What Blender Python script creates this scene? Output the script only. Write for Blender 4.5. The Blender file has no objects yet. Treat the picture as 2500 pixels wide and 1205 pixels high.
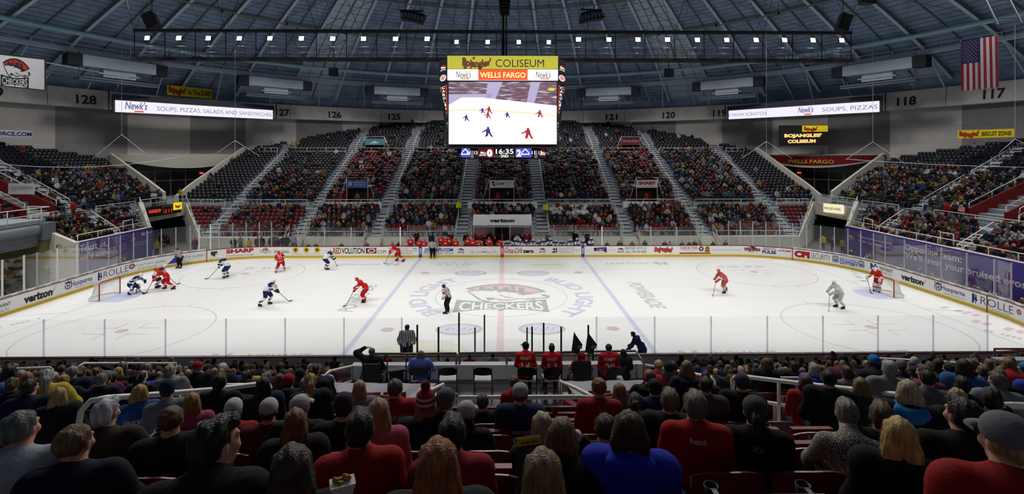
import bpy, math, random
import numpy as np
from mathutils import Vector, Matrix
S = bpy.context.scene
COL = S.collection
PI = math.pi
rnd = random.Random(7)
NP = np.random.RandomState(11)

# ---------------------------------------------------------------- camera
CAMX, CAMY, CAMZ, YAW, FPX, HOR = 0.231, -35.178, 9.973, 0.0147, 1224.5, 373.7
cd = bpy.data.cameras.new('camera'); cam = bpy.data.objects.new('camera', cd); COL.objects.link(cam)
cam.location = (CAMX, CAMY, CAMZ); cam.rotation_euler = (PI/2, 0, -YAW)
cd.sensor_width = 36.0; cd.lens = 36.0*FPX/2500.0
cd.shift_y = -(602.5-HOR)/2500.0; cd.clip_start = 0.05; cd.clip_end = 400
S.camera = cam
# ---------------------------------------------------------------- world, exposure
w = bpy.data.worlds.new('world'); S.world = w; w.use_nodes = True
w.node_tree.nodes['Background'].inputs[0].default_value = (0.01, 0.012, 0.02, 1)
w.node_tree.nodes['Background'].inputs[1].default_value = 0.3
vs = S.view_settings; vs.view_transform = 'Standard'; vs.look = 'None'; vs.gamma = 1; vs.use_curve_mapping = False
vs.exposure = 0.0
LAMP_W = 1620.0      # one rink floodlight
STAND_FILL_W = 3300.0     # one added fill light over the stands
NEAR_W = 2650.0      # one floodlight of the catwalk above the camera side
def spot(name, loc, aim, power, size, blend=.5, col=(1, .97, .92), rad=.3, parent=None):
    l = bpy.data.lights.new(name, 'SPOT'); l.energy = power; l.spot_size = math.radians(size); l.spot_blend = blend
    l.color = col; l.shadow_soft_size = rad
    o = bpy.data.objects.new(name, l); COL.objects.link(o); o.location = loc
    o.rotation_euler = (Vector(aim)-Vector(loc)).to_track_quat('-Z', 'Y').to_euler()
    if parent is not None: o.parent = parent; o.matrix_parent_inverse = parent.matrix_world.inverted()
    return o
for k in range(16):      # the twin catwalk over the camera side, above the frame
    x = -31.5+63*k/15
    spot('rink_floodlight_beam', (x, -13.5, 21.0), (x*.84, 2.5, 0), NEAR_W, 72, .5)

for k in range(9):       # added fill lights, unseen, graze the heads of the near stand
    x = -24+6*k
    spot('fill_light_beam', (x, -12.6, 21.2), (x*1.05, -27.5, 5.5), 3600, 74, .8, (1, .96, .9))
for x in (-3.5, 3.2): spot('fill_light_beam', (x, -31, 24), (x*.9, -21.6, 4.2), 2600, 24, .6, (1, .97, .93), .4)  # added fill spots, unseen above the view, brighten the viewing deck
spot('garage_fill_light', (-40, -3, 4.2), (-41, -3, 0), 900, 150, .5, (1, .96, .8), .3)  # unseen lamp added to brighten the ice machine room
# ---------------------------------------------------------------- helpers
def wp(px, py, d):
    "world point seen at a photo pixel at depth d"
    r = (px-1250.0)/FPX*d; u = (HOR-py)/FPX*d
    return (CAMX+r*math.cos(YAW)+d*math.sin(YAW), CAMY-r*math.sin(YAW)+d*math.cos(YAW), CAMZ+u)
MATS = {}
def srgb(c):
    if isinstance(c, str): c = [int(c[i:i+2], 16)/255 for i in (0, 2, 4)]
    return tuple((x/12.92 if x <= .04045 else ((x+.055)/1.055)**2.4) for x in c)
def mat(name, col='808080', rough=.6, metal=0, spec=.35, emit=0, noise=None, bump=None, coat=0, attr=None):
    """noise=(scale, amount, stretch) varies the colour, bump=(scale, strength, stretch)"""
    if name in MATS: return MATS[name]
    m = bpy.data.materials.new(name); m.use_nodes = True; MATS[name] = m
    nt = m.node_tree; b = nt.nodes['Principled BSDF']
    c = (*srgb(col), 1)
    b.inputs['Base Color'].default_value = c; b.inputs['Roughness'].default_value = rough
    b.inputs['Metallic'].default_value = metal; b.inputs['Specular IOR Level'].default_value = spec
    m.diffuse_color = c
    if emit:
        b.inputs['Emission Color'].default_value = c; b.inputs['Emission Strength'].default_value = emit; b.inputs['Base Color'].default_value = (*[.25*q for q in c[:3]], 1)
    def coords(stretch):
        t = nt.nodes.new('ShaderNodeTexCoord'); mp = nt.nodes.new('ShaderNodeMapping')
        mp.inputs['Scale'].default_value = stretch or (1, 1, 1); nt.links.new(t.outputs['Object'], mp.inputs[0]); return mp.outputs[0]
    if attr:
        a = nt.nodes.new('ShaderNodeAttribute'); a.attribute_name = attr
        nt.links.new(a.outputs['Color'], b.inputs['Base Color'])
        if emit: nt.links.new(a.outputs['Color'], b.inputs['Emission Color'])
    if noise:
        n = nt.nodes.new('ShaderNodeTexNoise'); n.inputs['Scale'].default_value = noise[0]; n.inputs['Detail'].default_value = 5
        nt.links.new(coords(noise[2] if len(noise) > 2 else None), n.inputs['Vector'])
        r = nt.nodes.new('ShaderNodeMapRange'); r.inputs[1].default_value = .3; r.inputs[2].default_value = .7
        r.inputs[3].default_value = 1-noise[1]; r.inputs[4].default_value = 1+noise[1]
        nt.links.new(n.outputs['Fac'], r.inputs[0])
        mx = nt.nodes.new('ShaderNodeMix'); mx.data_type = 'RGBA'; mx.blend_type = 'MULTIPLY'; mx.inputs[0].default_value = 1
        mx.inputs[6].default_value = c; nt.links.new(r.outputs[0], mx.inputs[7]); nt.links.new(mx.outputs[2], b.inputs['Base Color'])
        if attr: nt.links.new(a.outputs['Color'], mx.inputs[6])
    if bump:
        n = nt.nodes.new('ShaderNodeTexNoise'); n.inputs['Scale'].default_value = bump[0]; n.inputs['Detail'].default_value = 3
        nt.links.new(coords(bump[2] if len(bump) > 2 else None), n.inputs['Vector'])
        bp = nt.nodes.new('ShaderNodeBump'); bp.inputs['Strength'].default_value = bump[1]; bp.inputs['Distance'].default_value = .01
        nt.links.new(n.outputs['Fac'], bp.inputs['Height']); nt.links.new(bp.outputs[0], b.inputs['Normal'])
    return m
def glass_mat(name, tint=(.985, .99, .993), refl=.05):
    m = bpy.data.materials.new(name); m.use_nodes = True; MATS[name] = m; nt = m.node_tree; nt.nodes.clear()
    out = nt.nodes.new('ShaderNodeOutputMaterial'); mix = nt.nodes.new('ShaderNodeMixShader')
    tr = nt.nodes.new('ShaderNodeBsdfTransparent'); tr.inputs[0].default_value = (*tint, 1)
    gl = nt.nodes.new('ShaderNodeBsdfGlossy'); gl.inputs['Roughness'].default_value = .02
    fr = nt.nodes.new('ShaderNodeLayerWeight'); fr.inputs[0].default_value = .25
    mr = nt.nodes.new('ShaderNodeMapRange'); mr.inputs[3].default_value = refl; mr.inputs[4].default_value = .26
    nt.links.new(fr.outputs['Fresnel'], mr.inputs[0]); nt.links.new(mr.outputs[0], mix.inputs[0])
    nt.links.new(tr.outputs[0], mix.inputs[1]); nt.links.new(gl.outputs[0], mix.inputs[2]); nt.links.new(mix.outputs[0], out.inputs[0])
    return m
def tag(o, label=None, cat=None, group=None, kind=None):
    if label: o['label'] = label
    if cat: o['category'] = cat
    if group: o['group'] = group
    if kind: o['kind'] = kind
    return o
def empty(name, loc=(0, 0, 0), rz=0, label=None, cat=None, group=None):
    o = bpy.data.objects.new(name, None); COL.objects.link(o); o.location = loc; o.rotation_euler = (0, 0, rz)
    o.empty_display_size = .1
    return tag(o, label, cat, group)
def link(name, me, parent=None, label=None):
    o = bpy.data.objects.new(name, me); COL.objects.link(o)
    if parent is not None: o.parent = parent
    if label: o['label'] = label
    return o
def mesh_np(name, V, F, mats, smooth=False, fm=None, cols=None):
    "mesh from numpy arrays; F quads or triangles (n,k)"
    me = bpy.data.meshes.new(name); V = np.asarray(V, np.float32); F = np.asarray(F, np.int32)
    n, k = F.shape
    me.vertices.add(len(V)); me.vertices.foreach_set('co', V.ravel())
    me.loops.add(n*k); me.loops.foreach_set('vertex_index', F.ravel())
    me.polygons.add(n); me.polygons.foreach_set('loop_start', np.arange(n, dtype=np.int32)*k)
    if fm is not None: me.polygons.foreach_set('material_index', np.asarray(fm, np.int32))
    if smooth: me.polygons.foreach_set('use_smooth', np.ones(n, bool))
    for m in mats: me.materials.append(m)
    if cols is not None:
        a = me.color_attributes.new('col', 'FLOAT_COLOR', 'POINT'); a.data.foreach_set('color', np.asarray(cols, np.float32).ravel())
    me.update(calc_edges=True); me.validate()
    return me
class MB:
    "collects shapes into one mesh"
    def __init__(s): s.V = []; s.F = []; s.M = []; s.S = []
    def add(s, vs, fs, m=0, sm=False):
        b = len(s.V); s.V += [tuple(v) for v in vs]; s.F += [tuple(b+i for i in f) for f in fs]; s.M += [m]*len(fs); s.S += [sm]*len(fs); return s
    def box(s, x0, x1, y0, y1, z0, z1, m=0, bev=0):
        return s.hexa([(x0, y0, z0), (x1, y0, z0), (x1, y1, z0), (x0, y1, z0), (x0, y0, z1), (x1, y0, z1), (x1, y1, z1), (x0, y1, z1)], m)
    def hexa(s, v, m=0):
        return s.add(v, [(0, 3, 2, 1), (4, 5, 6, 7), (0, 1, 5, 4), (1, 2, 6, 5), (2, 3, 7, 6), (3, 0, 4, 7)], m)
    def obox(s, c, ax, ay, az, m=0):
        "box about centre c with half-axis vectors"
        c, ax, ay, az = map(Vector, (c, ax, ay, az))
        return s.hexa([c-ax-ay-az, c+ax-ay-az, c+ax+ay-az, c-ax+ay-az, c-ax-ay+az, c+ax-ay+az, c+ax+ay+az, c-ax+ay+az], m)
    def bar(s, a, b, wd, h, m=0, up=(0, 0, 1)):
        a, b = Vector(a), Vector(b); d = (b-a)
        if d.length < 1e-6: return s
        t = d.normalized(); u = Vector(up)
        if abs(t.dot(u)) > .98: u = Vector((0, 1, 0))
        r = t.cross(u).normalized(); u = r.cross(t)
        return s.obox((a+b)/2, d/2, r*wd/2, u*h/2, m)
    def tube(s, pts, r, n=8, m=0, closed=False, caps=True):
        P = [Vector(p) for p in pts]; rs = r if isinstance(r, (list, tuple)) else [r]*len(P)
        base = len(s.V); ref = None
        for i, p in enumerate(P):
            if closed: t = P[(i+1) % len(P)]-P[i-1]
            else: t = P[min(i+1, len(P)-1)]-P[max(i-1, 0)]
            t.normalize()
            if ref is None:
                ref = Vector((0, 0, 1)) if abs(t.z) < .9 else Vector((1, 0, 0))
            u = (ref-t*ref.dot(t)).normalized(); ref = u; v = t.cross(u)
            for k in range(n):
                a = 2*PI*k/n; s.V.append(tuple(p+(u*math.cos(a)+v*math.sin(a))*rs[i]))
        L = len(P)
        for i in range(L if closed else L-1):
            j = (i+1) % L
            for k in range(n):
                q = (k+1) % n
                s.F.append((base+i*n+k, base+i*n+q, base+j*n+q, base+j*n+k)); s.M.append(m); s.S.append(True)
        if caps and not closed:
            s.F.append(tuple(base+k for k in reversed(range(n)))); s.M.append(m); s.S.append(False)
            s.F.append(tuple(base+(L-1)*n+k for k in range(n))); s.M.append(m); s.S.append(False)
        return s
    def disc(s, c, r, nrm=(0, 0, 1), n=20, m=0):
        c = Vector(c); t = Vector(nrm).normalized(); u = t.orthogonal().normalized(); v = t.cross(u)
        return s.add([c+(u*math.cos(2*PI*k/n)+v*math.sin(2*PI*k/n))*r for k in range(n)], [tuple(range(n))], m)
    def prism(s, pts, mp, t0, t1, m=0):
        "polygon (u,v) swept between offsets t0..t1 by mp(u,v,t)"
        n = len(pts); vs = [mp(u, v, t0) for u, v in pts]+[mp(u, v, t1) for u, v in pts]
        return s.add(vs, [tuple(range(n)), tuple(range(2*n-1, n-1, -1))]+[(i, n+i, n+(i+1) % n, (i+1) % n) for i in range(n)], m)
    def lathe(s, prof, c=(0, 0, 0), n=20, m=0):
        b = len(s.V)
        for r, z in prof:
            for k in range(n): s.V.append((c[0]+r*math.cos(2*PI*k/n), c[1]+r*math.sin(2*PI*k/n), c[2]+z))
        for i in range(len(prof)-1):
            for k in range(n):
                q = (k+1) % n; s.F.append((b+i*n+k, b+i*n+q, b+(i+1)*n+q, b+(i+1)*n+k)); s.M.append(m); s.S.append(True)
        return s
    def mesh(s, name, mats):
        me = bpy.data.meshes.new(name); me.from_pydata(s.V, [], s.F)
        for m in (mats if isinstance(mats, (list, tuple)) else [mats]): me.materials.append(m)
        me.polygons.foreach_set('material_index', s.M); me.polygons.foreach_set('use_smooth', s.S); me.update(); return me
    def build(s, name, mats, parent=None, label=None, cat=None, group=None, kind=None):
        o = link(name, s.mesh(name, mats), parent); return tag(o, label, cat, group, kind)
ORD = ['zeroth', 'first', 'second', 'third', 'fourth', 'fifth', 'sixth', 'seventh', 'eighth', 'ninth', 'tenth', 'eleventh', 'twelfth', 'thirteenth', 'fourteenth', 'fifteenth', 'sixteenth', 'seventeenth', 'eighteenth', 'nineteenth']
TEN = {2: 'twenty', 3: 'thirty', 4: 'forty', 5: 'fifty', 6: 'sixty', 7: 'seventy', 8: 'eighty', 9: 'ninety'}
TENTH = {2: 'twentieth', 3: 'thirtieth', 4: 'fortieth', 5: 'fiftieth', 6: 'sixtieth', 7: 'seventieth', 8: 'eightieth', 9: 'ninetieth'}
def nth(n): return ORD[n] if n < 20 else (TENTH[n//10] if n % 10 == 0 else TEN[n//10]+'-'+ORD[n % 10])
# lettering -----------------------------------------------------------------
_tc = {}
def text2d(body, bold=0.0, shear=0.0, spacing=1.0):
    "flat lettering: verts (n,2) with cap height 1, faces; left edge at 0"
    key = (body, bold, shear, spacing)
    if key in _tc: return _tc[key]
    c = bpy.data.curves.new('t', 'FONT'); c.body = body; c.size = 1.0; c.offset = bold; c.shear = shear; c.space_character = spacing
    c.resolution_u = 3; c.fill_mode = 'FRONT'
    o = bpy.data.objects.new('t', c); COL.objects.link(o)
    dg = bpy.context.evaluated_depsgraph_get(); me = bpy.data.meshes.new_from_object(o.evaluated_get(dg))
    V = np.zeros(len(me.vertices)*3); me.vertices.foreach_get('co', V); V = V.reshape(-1, 3)[:, :2]
    F = [tuple(p.vertices) for p in me.polygons]
    bpy.data.objects.remove(o); bpy.data.curves.remove(c); bpy.data.meshes.remove(me)
    if len(V): V[:, 0] -= V[:, 0].min()
    V /= .72
    _tc[key] = (V, F); return V, F
def letters(mb, body, mp, u0, u1, v0, v1, m=0, bold=0.0, shear=0.0, fit=True, spacing=1.0, wav=None, off=.004):
    "lettering stretched into the (u,v) box and mapped by mp(u,v,t)"
    V, F = text2d(body, bold, shear, spacing)
    if not len(V): return mb
    W = V[:, 0].max(); lo = 0
    U = u0+V[:, 0]/W*(u1-u0); Q = v0+V[:, 1]*(v1-v0)
    if wav: Q = Q+np.array([wav((u-u0)/(u1-u0)) for u in U])*(v1-v0)
    return mb.add([mp(u, v, off) for u, v in zip(U, Q)], F, m)
def poly(mb, pts, mp, m=0, off=.003):
    n = len(pts); return mb.add([mp(u, v, off) for u, v in pts], [tuple(range(n))], m)
def greek(mb, mp, u0, u1, v0, v1, m=0, off=.004, seed=1):
    "small print too fine to read: bars of word length"
    r = random.Random(seed); u = u0; h = v1-v0
    while u < u1-h*.4:
        w_ = min(h*r.uniform(.8, 2.6), u1-u)
        for k in range(max(1, int(w_/(h*.55)))): a = u+k*h*.55; mb.add([mp(a, v0, off), mp(a+h*.36, v0, off), mp(a+h*.36, v1-h*.3*r.random(), off), mp(a, v1-h*.3*r.random(), off)], [(0, 1, 2, 3)], m)
        u += w_+h*.4
    return mb
def rect(u0, u1, v0, v1, n=1):
    "rectangle outline with its long edges subdivided n times"
    return [(u0+(u1-u0)*i/n, v0) for i in range(n+1)]+[(u1+(u0-u1)*i/n, v1) for i in range(n+1)]
def strip(mb, u0, u1, v0, v1, mp, m=0, off=.002, n=8):
    for i in range(n):
        a = u0+(u1-u0)*i/n; b = u0+(u1-u0)*(i+1)/n
        mb.add([mp(a, v0, off), mp(b, v0, off), mp(b, v1, off), mp(a, v1, off)], [(0, 1, 2, 3)], m)
    return mb
def ell(cx, cy, rx, ry, n=24, a0=0, a1=2*PI):
    return [(cx+rx*math.cos(a0+(a1-a0)*k/n), cy+ry*math.sin(a0+(a1-a0)*k/n)) for k in range(n if abs(a1-a0) > 6.2 else n+1)]
WHITE = mat('white_paint', 'E8E8E4', .5); BLACK = mat('black_ink', '1A1A1C', .6); RED = mat('red_ink', 'B01820', .6)
NAVY = mat('navy_ink', '20246A', .6); BLUE = mat('blue_ink', '2F3FA8', .5); GREY = mat('grey_ink', '8A8C90', .6)
GOLD = mat('gold_ink', 'D8B62A', .6); ORANGE = mat('orange_ink', 'D0502A', .6); PURP = mat('violet_wrap', '4A3F86', .6)
GLASS = glass_mat('rink_glass_clear', refl=.02)
STEEL = mat('cream_painted_steel', 'D9D6C8', .4, spec=.5)
ALU = mat('aluminium', 'B8BBC4', .35, metal=.7)
DARK = mat('black_steel', '17181B', .5)
def crest(mb, mp, cx, cy, s, wh, bk, rd, off=.004, txt=True):
    "the home team's crest: fan-shaped cap band over a white bear head and a lettered ribbon"
    P = lambda pts, m, o: poly(mb, [(cx+x*s, cy+y*s) for x, y in pts], mp, m, off+o)
    arc = lambda r, a0, a1, n=10: [(r*math.cos(math.radians(a0+(a1-a0)*k/n)), -.55+r*math.sin(math.radians(a0+(a1-a0)*k/n))) for k in range(n+1)]
    P(arc(1.06, 38, 130)+[(-.12, -.12), (.25, -.15)], bk, 0)
    P(arc(.99, 42, 126)+[(-.50, .17), (-.1, .22), (.25, .14), (.62, .02)], rd, .001)
    for bx, bw, bh in ((-.42, .07, .16), (-.28, .05, .1), (-.16, .06, .2), (.02, .08, .14), (.18, .05, .22), (.32, .07, .12)):
        P([(bx, .1), (bx+bw*1.6, .1), (bx+bw*1.6, .18+bh), (bx, .18+bh)], bk, .0015)
    HD = [(-.60, .12), (-.35, .15), (-.18, .12), (-.12, .16), (.03, .1), (.3, .02), (.42, -.06), (.74, -.05), (.83, -.12), (.78, -.2), (.6, -.22), (.52, -.28), (.3, -.22), (.1, -.3), (-.12, -.22), (-.2, -.36), (-.36, -.26)]
    P([(.1+(x-.1)*1.07, -.09+(y+.09)*1.16) for x, y in HD], bk, .0018)
    P([(-.60, .12), (-.35, .15), (-.18, .12), (-.12, .16), (.03, .1), (.3, .02), (.42, -.06), (.74, -.05), (.83, -.12), (.78, -.2), (.6, -.22), (.52, -.28), (.3, -.22), (.1, -.3), (-.12, -.22), (-.2, -.36), (-.36, -.26)], wh, .002)
    P([(-.08, .1), (-.02, .14), (.02, .08), (-.04, .06)], bk, .003); P([(.3, -.01), (.44, -.05), (.42, -.09), (.3, -.05)], bk, .003)
    P([(.74, -.05), (.83, -.12), (.78, -.17), (.72, -.11)], bk, .003); P([(.44, -.2), (.62, -.19), (.56, -.26), (.46, -.25)], rd, .003)
    P([(-.02, -.1), (.12, -.16), (.26, -.18), (.1, -.21)], bk, .003); P([(-.28, -.18), (-.1, -.2), (-.16, -.3), (-.24, -.3)], bk, .003)
    P([(-.78, -.28), (-.4, -.36), (0, -.4), (.4, -.36), (.78, -.28), (.78, -.8), (.4, -.7), (.06, -.68), (0, -.76), (-.06, -.68), (-.4, -.7), (-.78, -.8)], bk, .0035)
    if txt:
        V, F = text2d('CHECKERS', .02); W = V[:, 0].max(); vs = []
        for x, y in V:
            t = x/W*2-1; lo = -.66-.08*t*t; hi = -.44+.1*t*t
            vs.append(mp(cx+t*.7*s, cy+(lo+(hi-lo)*y)*s, off+.0045))
        mb.add(vs, F, wh)
    else: P([(-.7, -.4), (0, -.47), (.7, -.4), (.7, -.68), (0, -.62), (-.7, -.68)], wh, .004)
# ================================================================ SETTING
RC, CR, HX, HY = 8.53, (30.48-8.53, 12.95-8.53), 30.48, 12.95
Q1 = RC*PI/2
def bpath(s):
    "point and inward normal on the rink boards; s=0 at the far centre, rising clockwise seen from above"
    sg = 1 if s >= 0 else -1; a = abs(s)
    if a <= CR[0]: x, y, nx, ny = a, HY, 0, -1
    elif a <= CR[0]+Q1:
        t = (a-CR[0])/RC; x, y = CR[0]+RC*math.sin(t), CR[1]+RC*math.cos(t); nx, ny = -math.sin(t), -math.cos(t)
    elif a <= CR[0]+Q1+2*CR[1]: x, y, nx, ny = HX, CR[1]-(a-CR[0]-Q1), -1, 0
    elif a <= CR[0]+2*Q1+2*CR[1]:
        t = (a-CR[0]-Q1-2*CR[1])/RC; x, y = CR[0]+RC*math.cos(t), -CR[1]-RC*math.sin(t); nx, ny = -math.cos(t), math.sin(t)
    else: x, y, nx, ny = CR[0]-(a-CR[0]-2*Q1-2*CR[1]), -HY, 0, 1
    return sg*x, y, sg*nx, ny
def bmap(u, v, t):
    x, y, nx, ny = bpath(u); return (x+nx*t, y+ny*t, v)
def px_of(x, y, z=0):
    dx, dy = x-CAMX, y-CAMY
    r = dx*math.cos(YAW)-dy*math.sin(YAW); d = dx*math.sin(YAW)+dy*math.cos(YAW)
    return 1250+FPX*r/d, HOR-FPX*(z-CAMZ)/d, d
def sb(px):
    "board path coordinate seen at photo column px"
    lo, hi = (0, 52) if px > 1225 else (-52, 0)
    for _ in range(40):
        m = (lo+hi)/2; x, y, _, _ = bpath(m)
        if px_of(x, y)[0] < px: lo = m
        else: hi = m
    return (lo+hi)/2
# ice and slab
def rounded(inset, n=12, z=0):
    pts = []
    for k in range(4):
        for i in range(n+1):
            t = PI/2*(i/n)+k*PI/2; sx, sy = ((1, 1), (-1, 1), (-1, -1), (1, -1))[k]
            pts.append((sx*CR[0]+(RC-inset)*math.cos(t), sy*CR[1]+(RC-inset)*math.sin(t), z))
    return pts
ICE = mat('ice', 'F1F2F1', .3, spec=.25, noise=(1.2, .015, (.15, 1, 1)), bump=None)
b = MB(); p = rounded(0); b.add(p, [tuple(range(len(p)))])
ice = b.build('ice_floor', ICE, label='white ice sheet of the rink with faded lines and painted adverts', cat='ice', kind='structure')
CONC = mat('slab_concrete', '6E6C66', .8, noise=(.8, .12))
b = MB(); b.box(-60, 60, -60, 60, -.4, -.03); b.build('floor', CONC, kind='structure', label='concrete arena floor around the ice', cat='floor')
# ---- stands
TER = mat('stand_concrete', '8E959E', .8, noise=(1.5, .1)); STAIR = mat('stair_concrete', 'A9AEB5', .8, noise=(2, .08))
CREAM = mat('cream_wall_paint', 'CFCDBF', .6, noise=(.6, .05)); REDW = mat('dark_red_wall', '6A1014', .5, noise=(1, .1))
RISE, DEP = .304, .8
AISLES = [4.3, 13.2, 21.2, 30.6]
def aisle_x(k, y): return AISLES[k]*(1+.0025*(abs(y)-17))
def n_rows():
    "rows of the straight stands: (y, z, half width, bank)"
    out = []
    for i in range(7): out.append((17+.8*i, 1.3+RISE*i, 30.8+5.2*(.8*i+.6)/5.4, 'low'))
    i = 0
    while 24+.8*i < 53.6:
        y = 24+.8*i; z = 4.2+.306*i; hw = min(38.0, math.sqrt(max(54.6**2-(y+.8)**2, 4)))
        out.append((y, z, hw, 'mid' if y < 38.9 else 'top')); i += 1
    return out
NR = n_rows()
for sgn, nm in ((1, 'far'), (-1, 'near')):
    b = MB(); st = MB(); YB = lambda a, c: (min(a*sgn, c*sgn), max(a*sgn, c*sgn))
    for y, z, hw, bank in NR:
        y0, y1 = YB(y, y+.8)
        if sgn < 0 and bank != 'low': z += .0225*(y-24)
        portal = bank == 'mid' and y < 27.5
        if sgn < 0 and bank == 'low' and y > 20.4: spans = [(-hw, -4.2), (4.35, hw)]
        elif sgn > 0 and bank == 'low' and y < 20.2: spans = [(-hw, -3.05), (3.05, hw)]
        elif portal and sgn < 0 and y < 26.8: spans = [(-hw, -1.35), (1.8, hw)]
        elif portal and sgn < 0: spans = [(-hw, hw)]
        elif portal: spans = [(-hw, -18.3), (-16.0, -1.45), (1.25, 16.0), (18.3, hw)]
        elif bank == 'top' and y < 41.4: spans = [(-hw, -20.2), (-17.6, 17.6), (20.2, hw)]
        else: spans = [(-hw, hw)]
        for a, c in spans: b.box(a, c, y0, y1, z-.75, z)
        for k in range(4):
            for s in (1, -1):
                ax = s*aisle_x(k, y)
                if abs(ax)+.8 > hw or (sgn < 0 and bank == 'low' and k == 0 and y > 20.4): continue
                st.box(ax-.62, ax+.62, min(y*sgn, (y-.36)*sgn), max(y*sgn, (y-.36)*sgn), z-.3, z-.15)
                st.box(ax-.62, ax+.62, y0, y1, z-.1, z+.012)
    # cross aisle and front wall
    y0, y1 = YB(22.6, 24.05)
    for a, c in ((-37, 37),): b.box(a, c, y0, y1, 2.9, 3.6)
    t = b.build('floor_stand_'+nm, TER, kind='structure', cat='stand')
    st.build('stair', STAIR, t)
    if sgn > 0:
        wl = MB()
        for a, c in ((-30.8, -22.1), (-20.3, -14), (-12.4, -3.1), (3.1, 12.4), (14, 20.3), (22.1, 30.8)): wl.box(a, c, 16.3, 17, 0, 1.38)
        for s in (1, -1):      # stair flights through the front wall
            for ax in (13.2, 21.2):
                for i in range(7): wl.box(s*ax-.8, s*ax+.8, 14.95+.28*i, 17, .19*i, .19*(i+1))
                for e in (-.92, .8): wl.hexa([(s*ax+e, 14.9, 0), (s*ax+e+.12, 14.9, 0), (s*ax+e+.12, 17, 0), (s*ax+e, 17, 0), (s*ax+e, 14.9, .35), (s*ax+e+.12, 14.9, .35), (s*ax+e+.12, 17, 1.75), (s*ax+e, 17, 1.75)])
        wl.build('wall_far_front', CREAM, kind='structure')
        tn = MB()               # tunnel under the middle section
        tn.box(-3.05, -2.9, 16.2, 21, 0, 2.6, 0); tn.box(2.9, 3.05, 16.2, 21, 0, 2.6, 0); tn.box(-2.9, 2.9, 20.6, 20.8, 0, 2.6, 1)
        tn.box(-2.9, -1.7, 16.4, 16.6, 0, 2.35, 0); tn.box(2.2, 2.9, 16.4, 16.6, 0, 2.35, 0); tn.box(-3.05, 3.05, 16.2, 20.8, 2.4, 2.62, 2)
        for x in (-1.7, -.9, -.1, .7, 1.5): tn.box(x, x+.06, 19, 19.06, 0, 2.4, 3)
        tn.build('wall_tunnel_far', [REDW, mat('tunnel_grey', '8C8C88', .6), TER, ALU], kind='structure')
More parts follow.
